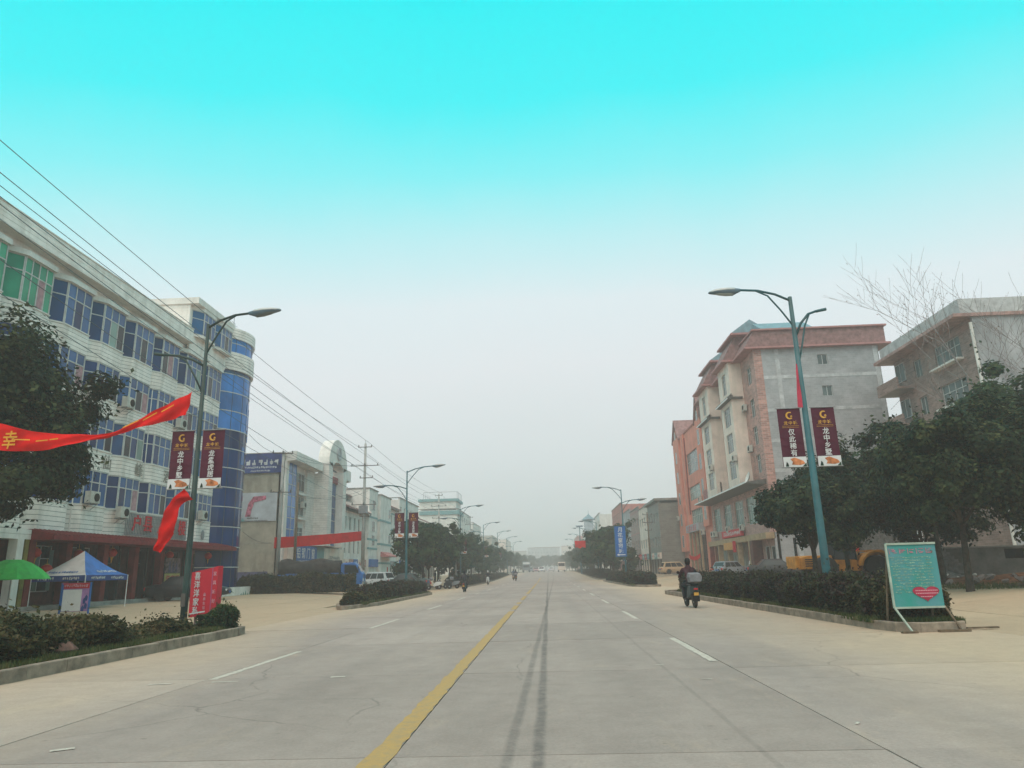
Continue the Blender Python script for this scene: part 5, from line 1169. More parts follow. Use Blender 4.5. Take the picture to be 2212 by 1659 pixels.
def banner_pair(x, y, z, ta, tb, la, lb_, gap=.13, s=1.0, w_=.66):
    pole_banner(la, (x-gap-w_*s/2, y-.02, z), ta, lean=0, s=s, w_=w_); pole_banner(lb_, (x+gap+w_*s/2, y-.02, z), tb, lean=0, s=s, w_=w_)
banner_pair(-10.15, 20.3, 5.78, '龙中乡墅', '龙盘虎居', 'maroon banner left of the near left lamp pole, over the white block', 'maroon banner right of the near left lamp pole, before the blue glass tower')
banner_pair(7.85, 21.3, 6.0, '仅此稀有', '龙中乡墅', 'maroon banner left of the near right lamp pole, before the grey wall', 'maroon banner right of the near right lamp pole, before the grey wall', gap=.16, s=1.03, w_=.66)
banner_pair(-10.3, 53, 5.9, '龙中乡墅', '龙盘虎居', 'maroon banner on the left of the second left lamp post', 'maroon banner on the right of the second left lamp post', gap=.17, s=1.05, w_=.66)
banner_pair(-10.4, 87, 5.4, '龙中乡墅', '龙盘虎居', 'small far maroon banner, left one on the third left lamp post', 'small far maroon banner, right one on the third left lamp post', gap=.14, s=1.0, w_=.62)
banner_pair(7.9, 117, 5.9, '龙中乡墅', '龙盘虎居', 'small far maroon banner, left one by the red cloth on the right side', 'small far maroon banner, right one by the red cloth on the right side', gap=.14, s=1.0, w_=.6)
banner_pair(-10.6, 121, 5.6, '龙中乡墅', '龙盘虎居', 'tiny hazy maroon banner, left one on the fourth left lamp post', 'tiny hazy maroon banner, right one on the fourth left lamp post')
banner_pair(-10.6, 155, 5.6, '龙中乡墅', '龙盘虎居', 'faintest maroon banner, left one on the fifth left lamp post', 'faintest maroon banner, right one on the fifth left lamp post')
banner_pair(8.0, 150, 5.6, '龙中乡墅', '龙盘虎居', 'faint maroon banner far right, left one of the pair', 'faint maroon banner far right, right one of the pair')

# blue vertical shop sign on its own bracket at the lamp post
t = thing('blue_pole_sign', 'blue vertical sign with white characters and arrow on the right lamp post', 'sign', (7.05, 71.2, 2.6))
mb = MB(); mb.box(-.52, -.12, 0, .52, 0, 2.85); mb.build('sign_panel', M['sign_blue'], t)
mb = MB()
for a in ((-.56, -.14, -.04, -.52, .02, 2.89), (.52, -.14, -.04, .56, .02, 2.89), (-.56, -.14, -.04, .56, .02, 0), (-.56, -.14, 2.85, .56, .02, 2.89)): mb.box(*a)
mb.build('sign_frame', M['pole_teal'], t)
for i, ch in enumerate('月花窗帘城'): letter(ch, .44, M['white_print'], t, (0, -.13, 2.52-.50*i), wide=1.0)
mb = MB(); mb.prism_y([(-.42, .16), (-.2, .28), (-.2, .20), (.40, .20), (.40, .12), (-.2, .12), (-.2, .04)], -.14, -.125); mb.build('arrow_print', M['white_print'], t)
mb = MB(); mb.box(.45, -.08, .5, .62, -.02, .56); mb.box(.45, -.08, 2.3, .62, -.02, 2.36); mb.build('bracket', M['steel'], t)

# ------------------------------------------------------------------ utility poles and lines
def utility_pole(label, loc, H, arms, r=.16, rz=0.0, sc=1.0, m='pole_conc'):
    t = thing('utility_pole', label, 'utility pole', loc, rz, 'concrete utility poles')
    mb = MB(); mb.tube([(0, 0, -.1), (0, 0, H)], [r, r*.6], 12); mb.build('pole', M[m], t, smooth=True)
    for (z, half, off, dirn) in arms:
        c, s_ = math.cos(dirn), math.sin(dirn); a = Vector((c, s_, 0))
        mb = MB(); p = Vector((off, -r*.8, z)); mb.tube([p-a*half, p+a*half], .045, 5); mb.build('crossarm', M['frame_dark'], t)
        n = 3 if half > .8 else 2
        for k in range(n):
            q = p + a*half*(-.92+1.84*k/(n-1)); mb = MB(); mb.lathe([(.03, 0), (.03, .06), (.065, .08), (.05, .13), (.07, .15), (.045, .2), (.02, .26)], 8, Matrix.Translation(q)); mb.build('insulator', M['frame_dark'], t)
    return t
P2 = utility_pole('tall concrete utility pole with three crossarms in front of the red-eaved house', (-19.1, 75, .3), 14.9, [(14.5, .75, 0, 0), (12.5, 1.5, 0, 0), (11.2, .7, .2, 0), (8.4, 1.3, 0, .1), (7.2, .6, .2, .1)], .20)
mb = MB(); mb.tube([(0, 0, 14.9), (0, 0, 15.3)], .03, 5); mb.box(-.5, -.3, 7.5, .35, .25, 8.3); mb.build('transformer_bracket', M['steel'], P2)
mb = MB(); mb.box(-.22, -.22, 1.2, .22, -.0, 1.7); mb.build('meter_box', M['white'], P2)
utility_pole('far concrete utility pole rising over the left street trees', (-19.1, 128, .7), 14.6, [(14.3, .7, 0, 0), (12.4, 1.4, 0, 0), (10.3, 1.2, 0, .1)], .18)
utility_pole('hazy utility pole far along the left side', (-19.1, 181, 1.2), 14.0, [(13.6, .7, 0, 0), (11.9, 1.3, 0, 0)], .18)
utility_pole('pale concrete utility pole at the corner of the beige gable', (-23.6, 63.2, .3), 12.3, [(12.1, .9, 0, .35), (8.6, .9, 0, .35)], .19)
utility_pole('thin tar-stained utility pole standing close behind the pale one at the gable corner', (-22.6, 64.6, .3), 9.6, [], .15, m='wood')
utility_pole('short plain pale post without arms by the parked motorbikes', (-11.35, 90, .1), 6.5, [], .13)
utility_pole('dark utility pole with three short crossarms before the terrace houses on the right', (14.6, 106, .6), 8.7, [(8.3, .7, 0, .2), (7.2, .8, 0, .2), (6.1, .5, 0, .2)], .15, m='wood')
t = thing('mast_lamp', 'tall slim mast with a flat double lamp bar far down the right kerb', 'street lamp', (3.7+3.0, 150, .6))
mb = MB(); mb.tube([(0, 0, 0), (0, 0, 9.4)], [.12, .07], 8); mb.build('pole', M['pole_teal'], t); mb = MB(); mb.prism_y([(-.8, 9.55), (-.5, 9.35), (.5, 9.35), (.8, 9.55), (.8, 9.62), (-.8, 9.62)], -.15, .15); mb.build('lamp_bar', M['lamp_head'], t)
def cable(label, a, b, sag, r=.016, group='overhead cables along the left buildings', n=18):
    a, b = Vector(a), Vector(b); pts = []
    for i in range(n+1):
        s_ = i/n; p = a.lerp(b, s_); p.z -= sag*4*s_*(1-s_); pts.append(p-a)
    mb = MB(); mb.tube(pts, r, 4, cap=False); o = mb.build('power_cable', M['cable'], None, tuple(a)); tag(o, label, 'cable', group); return o
YA = 4
ws = [(15.15, -18.4, 16.5, 'topmost overhead cable crossing the sky at upper left', .35), (14.95, -19.8, 16.1, 'second overhead cable from the top at upper left', .5), (13.15, -20.5, 15.6, 'left cable of the middle trio at upper left', .4), (13.0, -19.1, 15.25, 'centre cable of the middle trio at upper left', .3),
      (13.1, -17.7, 14.9, 'right cable of the middle trio at upper left', .35), (11.8, -18.4, 14.6, 'overhead cable low over the white block', .4), (9.1, -20.3, 13.2, 'low left cable passing before the bay windows', .6), (9.0, -17.9, 12.6, 'lowest cable passing before the bay windows', .5)]
# first span: previous pole stands out of view at y = 22
for k, (z2, x, z1, lb, sg_) in enumerate(ws): cable(lb, (x, 10, z1+.55), (x, 75-.15, z2-.1), sg_+.15, .015)
for k, (z2, x, z1, lb, sg_) in enumerate(ws[:6]): cable(lb.replace('upper left', 'centre left').replace('over the white block', 'beyond the concrete pole').replace('crossing the sky', 'running on into the haze'), (x, 75.2, z2-.15), (x, 127.8, z2-.15+.3), .6)
for k, (x, z) in enumerate(((-18.4, 14.9), (-19.8, 14.9), (-20.4, 12.9), (-17.8, 12.9))): cable('hazy overhead cable beyond the second concrete pole, %s' % ['top right', 'top left', 'lower left', 'lower right'][k], (x, 128.2, z), (x, 181, z), .6)
for k, (dz, x) in enumerate(((12.35, -.7), (12.35, .7), (8.9, -.7), (8.9, .7))):
    cable('slack service cable between the gable pole and the tall pole, %s' % ['upper left', 'upper right', 'lower left', 'lower right'][k], (-23.6+x, 63.2+x*.3, dz+.1), (-19.1+x*.6, 74.8, dz+.6+(.0 if k < 2 else .6)), .5+.1*k, group='service cables at the gable')
cable('slack service cable drooping from the round tower to the gable pole', (-24.6, 57.8, 13.2), (-24.2, 63, 12.4), .25, group='service cables at the gable')
cable('lower slack cable between the round tower and the gable pole', (-24.6, 57.8, 5.2), (-24.2, 63, 4.5), .3, group='service cables at the gable')
cable('thin wire crossing the sky gap between the grey wall and the brick building', (32.6, 67, 15.2), (31.3, 58, 17.0), .3, group='service cables on the right')

# ------------------------------------------------------------------ red cloth banners
def ribbon(name, label, top, bot, m, loc, cat='banner', group=None, wav=.05):
    """cloth between a top edge and a bottom edge (lists of points), with folds."""
    t = thing(name, label, cat, loc, 0, group); n = len(top); k = 8; V = []
    for i in range(n):
        a, b = Vector(top[i]), Vector(bot[i])
        for j in range(k+1):
            s_ = j/k; p = a.lerp(b, s_); p.y += wav*math.sin(s_*7+i*.55)*(.3+s_*.7)+wav*.5*math.sin(i*1.3+s_*3); V.append(tuple(p-Vector(loc)))
    mb = MB(); mb.add(V, [(i*(k+1)+j, i*(k+1)+j+1, (i+1)*(k+1)+j+1, (i+1)*(k+1)+j) for i in range(n-1) for j in range(k)]); c = mb.build('cloth', m, t, smooth=True)
    return t
def interp(keys, n):
    out = []; K = len(keys)-1
    for i in range(n+1):
        s_ = i/n*K; k = min(int(s_), K-1); f_ = s_-k; p = [Vector(keys[max(0, min(K, k+d))]) for d in (-1, 0, 1, 2)]
        out.append(tuple(.5*((2*p[1])+(p[2]-p[0])*f_+(2*p[0]-5*p[1]+4*p[2]-p[3])*f_*f_+(3*p[1]-p[0]-3*p[2]+p[3])*f_**3)))
    return out
tk = [(-18.0, 19.2, 6.55), (-15.9, 19.5, 6.1), (-14.74, 19.7, 5.80), (-13.48, 19.8, 5.69), (-12.58, 19.8, 5.70), (-11.74, 19.9, 6.12), (-10.96, 20.0, 6.59), (-10.34, 20.1, 6.92)]
bk = [(-18.0, 19.1, 5.6), (-15.8, 19.4, 5.26), (-14.66, 19.6, 5.22), (-13.44, 19.7, 5.40), (-12.57, 19.75, 5.57), (-11.70, 19.8, 5.80), (-10.95, 19.9, 6.03), (-10.44, 20.0, 6.18)]
rb = ribbon('red_street_banner', 'long twisted red cloth banner with yellow characters before the left tree', interp(tk, 42), interp(bk, 42), M['red_cloth'], (-14, 19.6, 5.7), wav=.075)
for ch, x, z, s_, wd in (('幸', -15.25, 5.53, .52, .8), ('福', -16.5, 5.75, .7, .8)): letter(ch, s_, M['yellow'], rb, (x+14, -.16, z-5.7), wide=wd, tilt=.1)
mb = MB()
for (x, z, l, a) in ((-14.9, 5.52, .5, -.06), (-14.3, 5.47, .35, .05), (-13.95, 5.5, .25, .1), (-11.9, 5.92, .5, .42), (-11.35, 6.12, .45, .5), (-10.85, 6.34, .4, .5)):
    dx, dz = l*math.cos(a)/2, l*math.sin(a)/2; mb.add([(x-dx+14, -.16 if x < -13 else .10, z-dz-.015-5.7), (x+dx+14, -.16 if x < -13 else .10, z+dz-.015-5.7), (x+dx+14, -.16 if x < -13 else .10, z+dz+.02-5.7), (x-dx+14, -.16 if x < -13 else .10, z-dz+.02-5.7)], [(0, 1, 2, 3)])
mb.build('folded_lettering', M['yellow'], rb)
mb = MB(); mb.tube([Vector(tk[-1])-Vector((-14, 19.6, 5.7)), Vector((-10.22, 20.3, 7.0))-Vector((-14, 19.6, 5.7))], .01, 4); mb.tube([Vector(bk[-1])-Vector((-14, 19.6, 5.7)), Vector((-10.2, 20.3, 6.3))-Vector((-14, 19.6, 5.7))], .008, 4); mb.build('cord', M['cable'], rb)
ribbon('torn_red_banner', 'torn red cloth scrap hanging from the near left lamp pole', interp([(-10.36, 20.1, 4.05), (-10.66, 20.1, 3.78), (-10.84, 20.1, 3.45), (-10.95, 20.1, 3.0), (-11.02, 20.1, 2.6), (-11.09, 20.1, 2.34)], 20),
       interp([(-10.12, 20.2, 3.74), (-10.40, 20.2, 3.66), (-10.50, 20.2, 3.30), (-10.62, 20.2, 2.85), (-10.78, 20.2, 2.5), (-10.90, 20.2, 2.28)], 20), M['red_cloth'], (-10.5, 20.2, 3.2), wav=.06)
ribbon('red_strip_on_lamp', 'narrow red cloth strip hanging against the near right lamp pole', [(7.71-.013*i, 21.15, 7.35-.15*i) for i in range(10)], [(7.75, 21.15, 7.33-.15*i) for i in range(10)], mat('pink_red_cloth', (.5, .05, .09), .7, .15, 2), (7.7, 21.2, 6.6), wav=.015)
a, b = Vector((-23.9, 62.9, 4.95)), Vector((-19.2, 74.6, 5.95))
ribbon('long_red_banner', 'plain red banner stretched level between the gable pole and the tall utility pole', [tuple(a.lerp(b, i/20)+Vector((0, 0, -.06*math.sin(PI*i/20)))) for i in range(21)], [tuple(a.lerp(b, i/20)-Vector((0, 0, .95+.06*math.sin(PI*i/20)))) for i in range(21)], M['red_cloth'], tuple(a), wav=.03)
ribbon('far_red_banner', 'small red cloth banner hanging over the kerb by the right street trees', [(4.4+.16*i, 119, 6.0+.02*math.sin(i)) for i in range(12)], [(4.5+.15*i, 119, 4.9+.1*math.sin(i)) for i in range(12)], M['red_cloth'], (5.2, 119, 5.5))
# ------------------------------------------------------------------ hedges and trees
hedge('planting_hedge', 'mixed weedy hedge on the near left planting strip in front of the green umbrella', -10.95, -9.35, 4.2, 15.8, .14, .60, 56000, .055, LEAF_HEDGE, 3, amp=.24)
hedge('end_shrub', 'small clipped round shrub at the end of the near left planting strip', -9.45, -8.88, 20.1, 20.85, .16, .60, 7000, .042, LEAF_MID, 5, amp=.1)
hedge('low_shrub', 'sparse low weeds and twigs round the foot of the near left lamp post', -10.9, -9.3, 15.8, 20.2, .14, .20, 15000, .045, LEAF_HEDGE, 6, amp=.7)
hedge('planting_hedge', 'low purple and green hedge on the second left planting strip', -11.2, -9.15, 41.8, 54.4, .12, .72, 34000, .075, LEAF_RED, 8, amp=.12)
hedge('cross_hedge', 'dark hedge running across the side street before the blue truck', -24.6, -15.6, 57.4, 59.2, .3, 1.25, 30000, .10, LEAF_HEDGE, 9, amp=.1)
hedge('planting_hedge', 'tall dark hedge of the near right planting strip beside the scooter rider', 7.55, 8.85, 18.2, 43.0, .14, .86, 90000, .058, LEAF_RED, 12, amp=.12)
hedge('front_shrubs', 'yellow-green shrubs at the near end of the right planting strip behind the green notice board', 7.75, 9.0, 17.3, 21.0, .14, .72, 22000, .055, LEAF_HEDGE, 13, amp=.16)
hedge('planting_hedge', 'short purplish hedge on the second right planting strip', 7.0, 8.8, 62.0, 90, .15, .85, 32000, .10, LEAF_RED, 14, amp=.06)
hedge('planting_hedge', 'long low hedge running into the haze on the left', -11.1, -9.0, 80, 165, .15, .85, 50000, .13, LEAF_RED, 15, amp=.06)
hedge('planting_hedge', 'long low hedge running into the haze on the right', 7.2, 9.0, 105, 190, .45, .85, 40000, .13, LEAF_RED, 16, amp=.06)
grass('grass', 'short grass and weeds along the kerbs of the planting strips', [(-9.4, -8.8, 4, 20), (-11.1, -8.85, 17, 20.3), (-9.2, -8.85, 35.5, 55), (7.3, 7.6, 17.5, 43), (7.7, 9.0, 16.7, 17.4), (6.85, 7.1, 61.5, 90), (-9.4, -8.9, 4, 12)], [14000, 6000, 4000, 14000, 3000, 4000, 6000], .14, .13, 4)

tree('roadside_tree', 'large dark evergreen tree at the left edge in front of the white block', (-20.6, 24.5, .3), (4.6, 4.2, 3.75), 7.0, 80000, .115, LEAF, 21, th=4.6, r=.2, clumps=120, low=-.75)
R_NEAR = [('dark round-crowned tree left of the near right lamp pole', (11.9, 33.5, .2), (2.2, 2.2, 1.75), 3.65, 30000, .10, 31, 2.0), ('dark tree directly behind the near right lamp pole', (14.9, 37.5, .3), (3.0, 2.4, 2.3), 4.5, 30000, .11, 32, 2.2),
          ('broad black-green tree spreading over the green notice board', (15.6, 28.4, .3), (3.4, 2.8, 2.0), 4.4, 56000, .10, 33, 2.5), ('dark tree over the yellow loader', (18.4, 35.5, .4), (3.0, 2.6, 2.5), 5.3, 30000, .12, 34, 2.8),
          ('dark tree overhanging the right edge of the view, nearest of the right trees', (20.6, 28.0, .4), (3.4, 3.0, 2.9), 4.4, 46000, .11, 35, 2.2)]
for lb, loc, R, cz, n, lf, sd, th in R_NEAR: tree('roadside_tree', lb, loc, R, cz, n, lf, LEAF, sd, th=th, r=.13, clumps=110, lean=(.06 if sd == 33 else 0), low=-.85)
tree('roadside_tree', 'low dark tree behind the loader and the block wall', (20.2, 40.5, .4), (3.2, 2.4, 2.2), 3.7, 26000, .12, LEAF, 38, th=1.6, r=.12, clumps=90, low=-.9)
tree('roadside_tree', 'taller hazy-topped green tree behind the others at the right edge', (26.2, 38, .4), (5.2, 4.6, 3.9), 6.7, 46000, .15, LEAF_MID, 36, th=4.0, r=.18, clumps=120)
tree('roadside_tree', 'grey-green tree crown rising right of the grey wall', (21.6, 44, .4), (3.4, 3.4, 2.6), 5.8, 26000, .15, LEAF_MID, 37, th=3.6, r=.16, clumps=80)
# street-tree rows fading into the haze: three builds, then copies
protos = [tree('street_tree', 'x', (0, 0, 0), R, cz, 10000, .19, LEAF_MID, sd, th=1.9, r=.12, clumps=46, low=-.8) for R, cz, sd in (((2.7, 2.9, 2.5), 3.9, 41), ((2.5, 3.1, 2.3), 3.7, 42), ((2.9, 2.8, 2.8), 4.1, 43))]
snaps = [snapshot(p) for p in protos]
rowL = [(-12.5, 73, 1.12), (-12.9, 79, 1.0), (-12.8, 85, 1.05), (-12.4, 92, 1.0), (-12.7, 101, 1.0), (-12.5, 110, 1.05), (-12.6, 120, .95), (-12.4, 130, 1.0), (-12.6, 141, 1.0), (-12.5, 152, .9), (-12.4, 164, 1.0), (-12.6, 177, .95), (-12.4, 191, 1.0), (-12.5, 206, .95), (-12.4, 222, 1.0), (-12.4, 240, 1.0), (-12, 262, 1.0), (-11.6, 286, 1.1), (-11, 312, 1.1), (-10.4, 342, 1.1), (-9.6, 376, 1.2)]
rowR = [(9.0, 103, 1.25), (9.2, 110, 1.15), (8.8, 117, 1.1), (8.8, 125, 1.12), (8.9, 133, 1.1), (8.8, 142, 1.05), (9.0, 152, 1.05), (9.0, 163, 1.05), (9.0, 175, 1.05), (9.2, 188, 1.05), (9.4, 202, 1.05), (9.4, 218, 1.05), (9.4, 238, 1.05), (9.4, 262, 1.1), (9.2, 288, 1.1), (9.0, 316, 1.1), (8.4, 348, 1.2), (7.8, 384, 1.2)]
ords = ['nearest', 'second', 'third', 'fourth', 'fifth', 'sixth', 'seventh', 'eighth', 'ninth', 'tenth', 'eleventh', 'twelfth', 'thirteenth', 'fourteenth', 'fifteenth', 'sixteenth', 'seventeenth', 'eighteenth', 'nineteenth', 'twentieth', 'twenty-first']
k = 0
for row, side_ in ((rowL, 'left'), (rowR, 'right')):
    for i, (x, y, s_) in enumerate(row):
        lb = '%s dense green street tree of the row down the %s side' % (ords[i], side_); g_ = 'street trees down the %s side' % side_; z = rise(y)+.1
        if k < 3: o = protos[k]; o.location = (x, y, z); o.scale = (s_, s_, s_); o['label'] = lb; o['group'] = g_
        else: dup(protos[k % 3], (x, y, z), (k*1.7) % 6.28, lb, g_, s_, snaps[k % 3])
        k += 1
for i, (x, y, s_) in enumerate(((-6.5, 430, 1.3), (-1.5, 440, 1.5), (3.6, 436, 1.35), (8.2, 428, 1.3))):
    dup(protos[i % 3], (x, y, 1.0), i*1.3, ['leftmost', 'second from left', 'third from left', 'rightmost'][i]+' faint tree closing the end of the road in haze', 'faint trees at the road end', s_, snaps[i % 3])
hedge('low_shrub', 'low weedy tip of the second left planting strip', -10.3, -9.2, 36.2, 41.6, .12, .26, 9000, .07, LEAF_HEDGE, 18, amp=.5)
# bare tree in front of the brick building
def bare_tree(name, label, loc, H, seed):
    t = thing(name, label, 'tree', loc); rd = random.Random(seed); mb = MB(); mt = MB(); tips = []
    def grow(p, d, L_, r, depth, out):
        n = 4; pts = [p]; q = p.copy(); dd = d.copy()
        for i in range(n): dd = (dd+Vector((rd.uniform(-.12, .12), rd.uniform(-.12, .12), rd.uniform(-.02, .10)))).normalized(); q = q+dd*L_/n; pts.append(q.copy())
        out.tube(pts, [max(r*(1-.5*i/n), .009) for i in range(n+1)], 5 if r > .03 else 3, cap=False)
        if depth == 0: tips.extend(pts[2:]); return
        for i in range(1, n+1):
            for _ in range(1 if depth > 2 else 1+(i > 1)):
                a = rd.uniform(0, 2*PI); side = Vector((math.cos(a), math.sin(a), 0)); nd = (dd*.75+side*.62+Vector((0, 0, .18))).normalized()
                grow(pts[i], nd, L_*rd.uniform(.5, .72), max(r*.5, .010), depth-1, mt)
    pts = [Vector((0, 0, 0)), Vector((-.5, 0, H*.3)), Vector((-1.6, 0, H*.55))]
    mb.tube(pts, [.17, .11, .07], 8)
    grow(pts[-1], Vector((-.22, 0, 1)).normalized(), H*.48, .06, 3, mt); grow(pts[1]+Vector((0, 0, .5)), Vector((.45, .1, 1)).normalized(), H*.55, .06, 3, mt)
    grow(pts[-1]-Vector((0, 0, 1.2)), Vector((-.75, .1, .75)).normalized(), H*.30, .04, 2, mt)
    mb.build('trunk', M['bark_grey'], t, smooth=True); mt.build('branches', M['bark_grey'], t)
    P = np.array([tuple(tips[rd.randrange(len(tips))]+Vector((rd.uniform(-.15, .15), rd.uniform(-.15, .15), rd.uniform(-.2, .1)))) for _ in range(260)])
    link('dry_leaves', leafmesh('dry_leaves', P, .07, LEAF_DRY, 5), t)
    return t
bare_tree('bare_tree', 'leafless pale tree before the brown brick building at the right edge', (31.4, 47.5, .4), 15.6, 3)

# ------------------------------------------------------------------ vehicles
def loft(mb, rows, close=True):
    """rows of points joined ring by ring."""
    n = len(rows[0]); V = [p for r in rows for p in r]; F = []
    for j in range(len(rows)-1):
        for i in range(n if close else n-1): F.append((j*n+i, j*n+(i+1) % n, (j+1)*n+(i+1) % n, (j+1)*n+i))
    if close: F += [tuple(range(n))[::-1], tuple((len(rows)-1)*n+i for i in range(n))]
    mb.add(V, F)
def wheel(parent, x, y, z, r=.31, w_=.2, hub='chrome', side=1, name='wheel'):
    k = ('wheel', r, w_, hub)
    if k not in _wc:
        mb = MB(); mb.lathe([(r*.62, -w_/2), (r*.93, -w_/2), (r, -w_*.36), (r, w_*.36), (r*.93, w_/2), (r*.62, w_/2)], 22, Matrix.Rotation(PI/2, 4, 'Y')); _wc[k] = mb.mesh('tyre', M['rubber'])
        mb = MB(); mb.lathe([(r*.1, w_*.42), (r*.62, w_*.30), (r*.63, w_*.49), (r*.58, w_*.50), (r*.54, w_*.36), (r*.1, w_*.47)], 22, Matrix.Rotation(PI/2, 4, 'Y'))
        for i in range(5):
            a = i*2*PI/5; mb.box(w_*.37, -r*.07, r*.1, w_*.47, r*.07, r*.58, Matrix.Rotation(a, 4, 'X'))
        _wc[k+('h',)] = mb.mesh('rim', M[hub])
    o = link(name, _wc[k], parent, (x, y, z)); h = link('rim', _wc[k+('h',)], o)
    if side < 0: h.rotation_euler = (0, 0, PI)
    return o
def car(label, loc, rz, paint, kind='sedan', L_=4.5, W_=1.75, H_=1.46, group=None, cat='car', lamps=True):
    """local +Y is the nose."""
    t = thing('parked_car' if kind != 'driving' else 'car', label, cat, loc, rz, group); h = L_/2; w = W_/2
    suv = kind in ('suv', 'wagon')
    # station: (y, half width, z bottom, z belt, z top of deck)
    st = [(-h, w*.80, .42, .70, .82), (-h*.96, w*.92, .30, .78, .92 if not suv else .96), (-h*.80, w*.99, .24, .84, .98 if not suv else 1.0), (-h*.4, w, .22, .86, .93), (0, w, .22, .86, .92), (h*.38, w, .22, .84, .90), (h*.55, w*.99, .24, .78, .86), (h*.80, w*.95, .26, .70, .78), (h*.95, w*.86, .30, .60, .68), (h, w*.74, .38, .54, .60)]
    rows = []
    for y, ww, z0, zb, zt in st:
        rows.append([(ww*.90, y, z0), (ww, y, z0+.12), (ww*1.0, y, (z0+zb)/2+.05), (ww*.97, y, zb), (ww*.86, y, zt), (ww*.4, y, zt+.03), (-ww*.4, y, zt+.03), (-ww*.86, y, zt), (-ww*.97, y, zb), (-ww*1.0, y, (z0+zb)/2+.05), (-ww, y, z0+.12), (-ww*.90, y, z0)])
    mb = MB(); loft(mb, rows); mb.build('body', M[paint], t, smooth=True)
    # cabin
    yb, yf = (-h*.93, h*.40) if suv else (-h*.68, h*.40); rb, rf = (yb+.32, yf-.62) if suv else (yb+.62, yf-.68)
    zc0, zc1 = .88, H_; wr = w*.74; wb = w*.93
    cb = [(-wb, yb, zc0), (wb, yb, zc0), (wb, yf, zc0-.02), (-wb, yf, zc0-.02)]; ct = [(-wr, rb, zc1-.04), (wr, rb, zc1-.04), (wr, rf, zc1-.02), (-wr, rf, zc1-.02)]
    mb = MB(); mb.add(cb+ct+[(-wr*.8, rb+.1, zc1), (wr*.8, rb+.1, zc1), (wr*.8, rf-.1, zc1+.01), (-wr*.8, rf-.1, zc1+.01)], [(0, 1, 5, 4), (1, 2, 6, 5), (2, 3, 7, 6), (3, 0, 4, 7), (4, 5, 9, 8), (5, 6, 10, 9), (6, 7, 11, 10), (7, 4, 8, 11), (8, 9, 10, 11)])
    mb.build('cabin', M[paint], t, bevel=.03)
    def on(a, b, c, d, s0, s1, t0, t1, off):
        a, b, c, d = map(Vector, (a, b, c, d)); n_ = (b-a).cross(d-a).normalized()*off
        P = lambda s_, q: (a.lerp(b, s_)).lerp(d.lerp(c, s_), q)+n_
        return [tuple(P(s0, t0)), tuple(P(s1, t0)), tuple(P(s1, t1)), tuple(P(s0, t1))]
    def gl(name, q):
        mb = MB(); mb.add(q, [(0, 1, 2, 3)]); mb.build(name, M['g_dark'], t)
    gl('rear_window', on(cb[0], cb[1], ct[1], ct[0], .08, .92, .14, .9, .012))
    gl('windscreen', on(cb[2], cb[3], ct[3], ct[2], .06, .94, .08, .92, .012))
    for s0, s1 in ((.08, .36), (.39, .64), (.67, .93)) if suv else ((.12, .50), (.53, .93)):
        gl('side_window', on(cb[1], cb[2], ct[2], ct[1], s0, s1, .14, .86, .012)); gl('side_window', on(cb[3], cb[0], ct[0], ct[3], 1-s1, 1-s0, .14, .86, .012))
    for s_ in (1, -1):
        for y in (-h*.60, h*.62):
            wheel(t, s_*(w-.09), y, .31, side=s_)
            mb = MB(); n = 12; V = [(s_*(w+.006), y+.40*math.cos(PI*i/n), .30+.40*math.sin(PI*i/n)) for i in range(n+1)]+[(s_*(w+.006), y+.33*math.cos(PI*i/n), .30+.33*math.sin(PI*i/n)) for i in range(n+1)]
            mb.add(V, [(i, i+1, n+2+i, n+1+i) for i in range(n)]); mb.build('wheel_arch', M['black'], t)
        mb = MB(); mb.box(s_*(w*.97), h*.30, .90, s_*(w*.97+.17), h*.36, 1.0); mb.build('mirror', M[paint], t)
        mb = MB(); mb.box(s_*w*.52, h*.955, .52, s_*w*.80, h*.99, .64); mb.build('headlight', M['white'], t)
        mb = MB(); mb.box(s_*w*.60, -h*1.003, .66, s_*w*.84, -h*.96, .84); mb.build('tail_light', M['red_paint'], t)
    mb = MB(); mb.box(-w*.5, h*.985, .36, w*.5, h*1.01, .50); mb.build('grille', M['black'], t)
    mb = MB(); mb.box(-.24, -h*1.01, .60, .24, -h*1.0, .72); mb.box(-.24, h*1.005, .40, .24, h*1.02, .52); mb.build('number_plate', M['sign_blue'], t)
    mb = MB(); mb.box(-w*.78, -h*1.02, .36, w*.78, -h*.95, .50); mb.build('bumper', M[paint], t, bevel=.02)
    return t
mat_ = lambda n, c, r=.35: M.__setitem__(n, mat('car_paint_'+n, c, r, .06, 1.5, dirt=tuple(v*.6+.05 for v in c)))
mat_('p_black', (0.015, .016, .018)); mat_('p_silver', (0.42, .46, .46)); mat_('p_green', (0.03, .05, .05)); mat_('p_beige', (0.50, .34, .20)); mat_('p_white', (.62, .62, .60)); mat_('p_grey', (.22, .24, .26)); mat_('p_pink', (.45, .25, .25))
car('black saloon parked before the entrance behind the red box sign', (-22.3, 45.0, .30), math.radians(-78), 'p_black', 'sedan', 4.8)
car('silver wagon parked nose-left beside the tall concrete utility pole', (-16.7, 69.5, .22), math.radians(70), 'p_silver', 'wagon', 4.4, H_=1.55)
car('dark green car parked behind the second left hedge', (-13.1, 66.2, .12), math.radians(86), 'p_green', 'sedan', 4.6)
car('beige wagon parked in front of the salmon building', (17.3, 100.5, .55), math.radians(-80), 'p_beige', 'wagon', 4.7, H_=1.6)
car('dark saloon parked side-on by the red-pillared shops', (19.0, 62.5, .45), math.radians(-96), 'p_black', 'sedan', 4.9, 1.8)
car('grey hatchback partly hidden behind the dark saloon', (17.9, 73.0, .42), math.radians(-60), 'p_grey', 'wagon', 3.9)
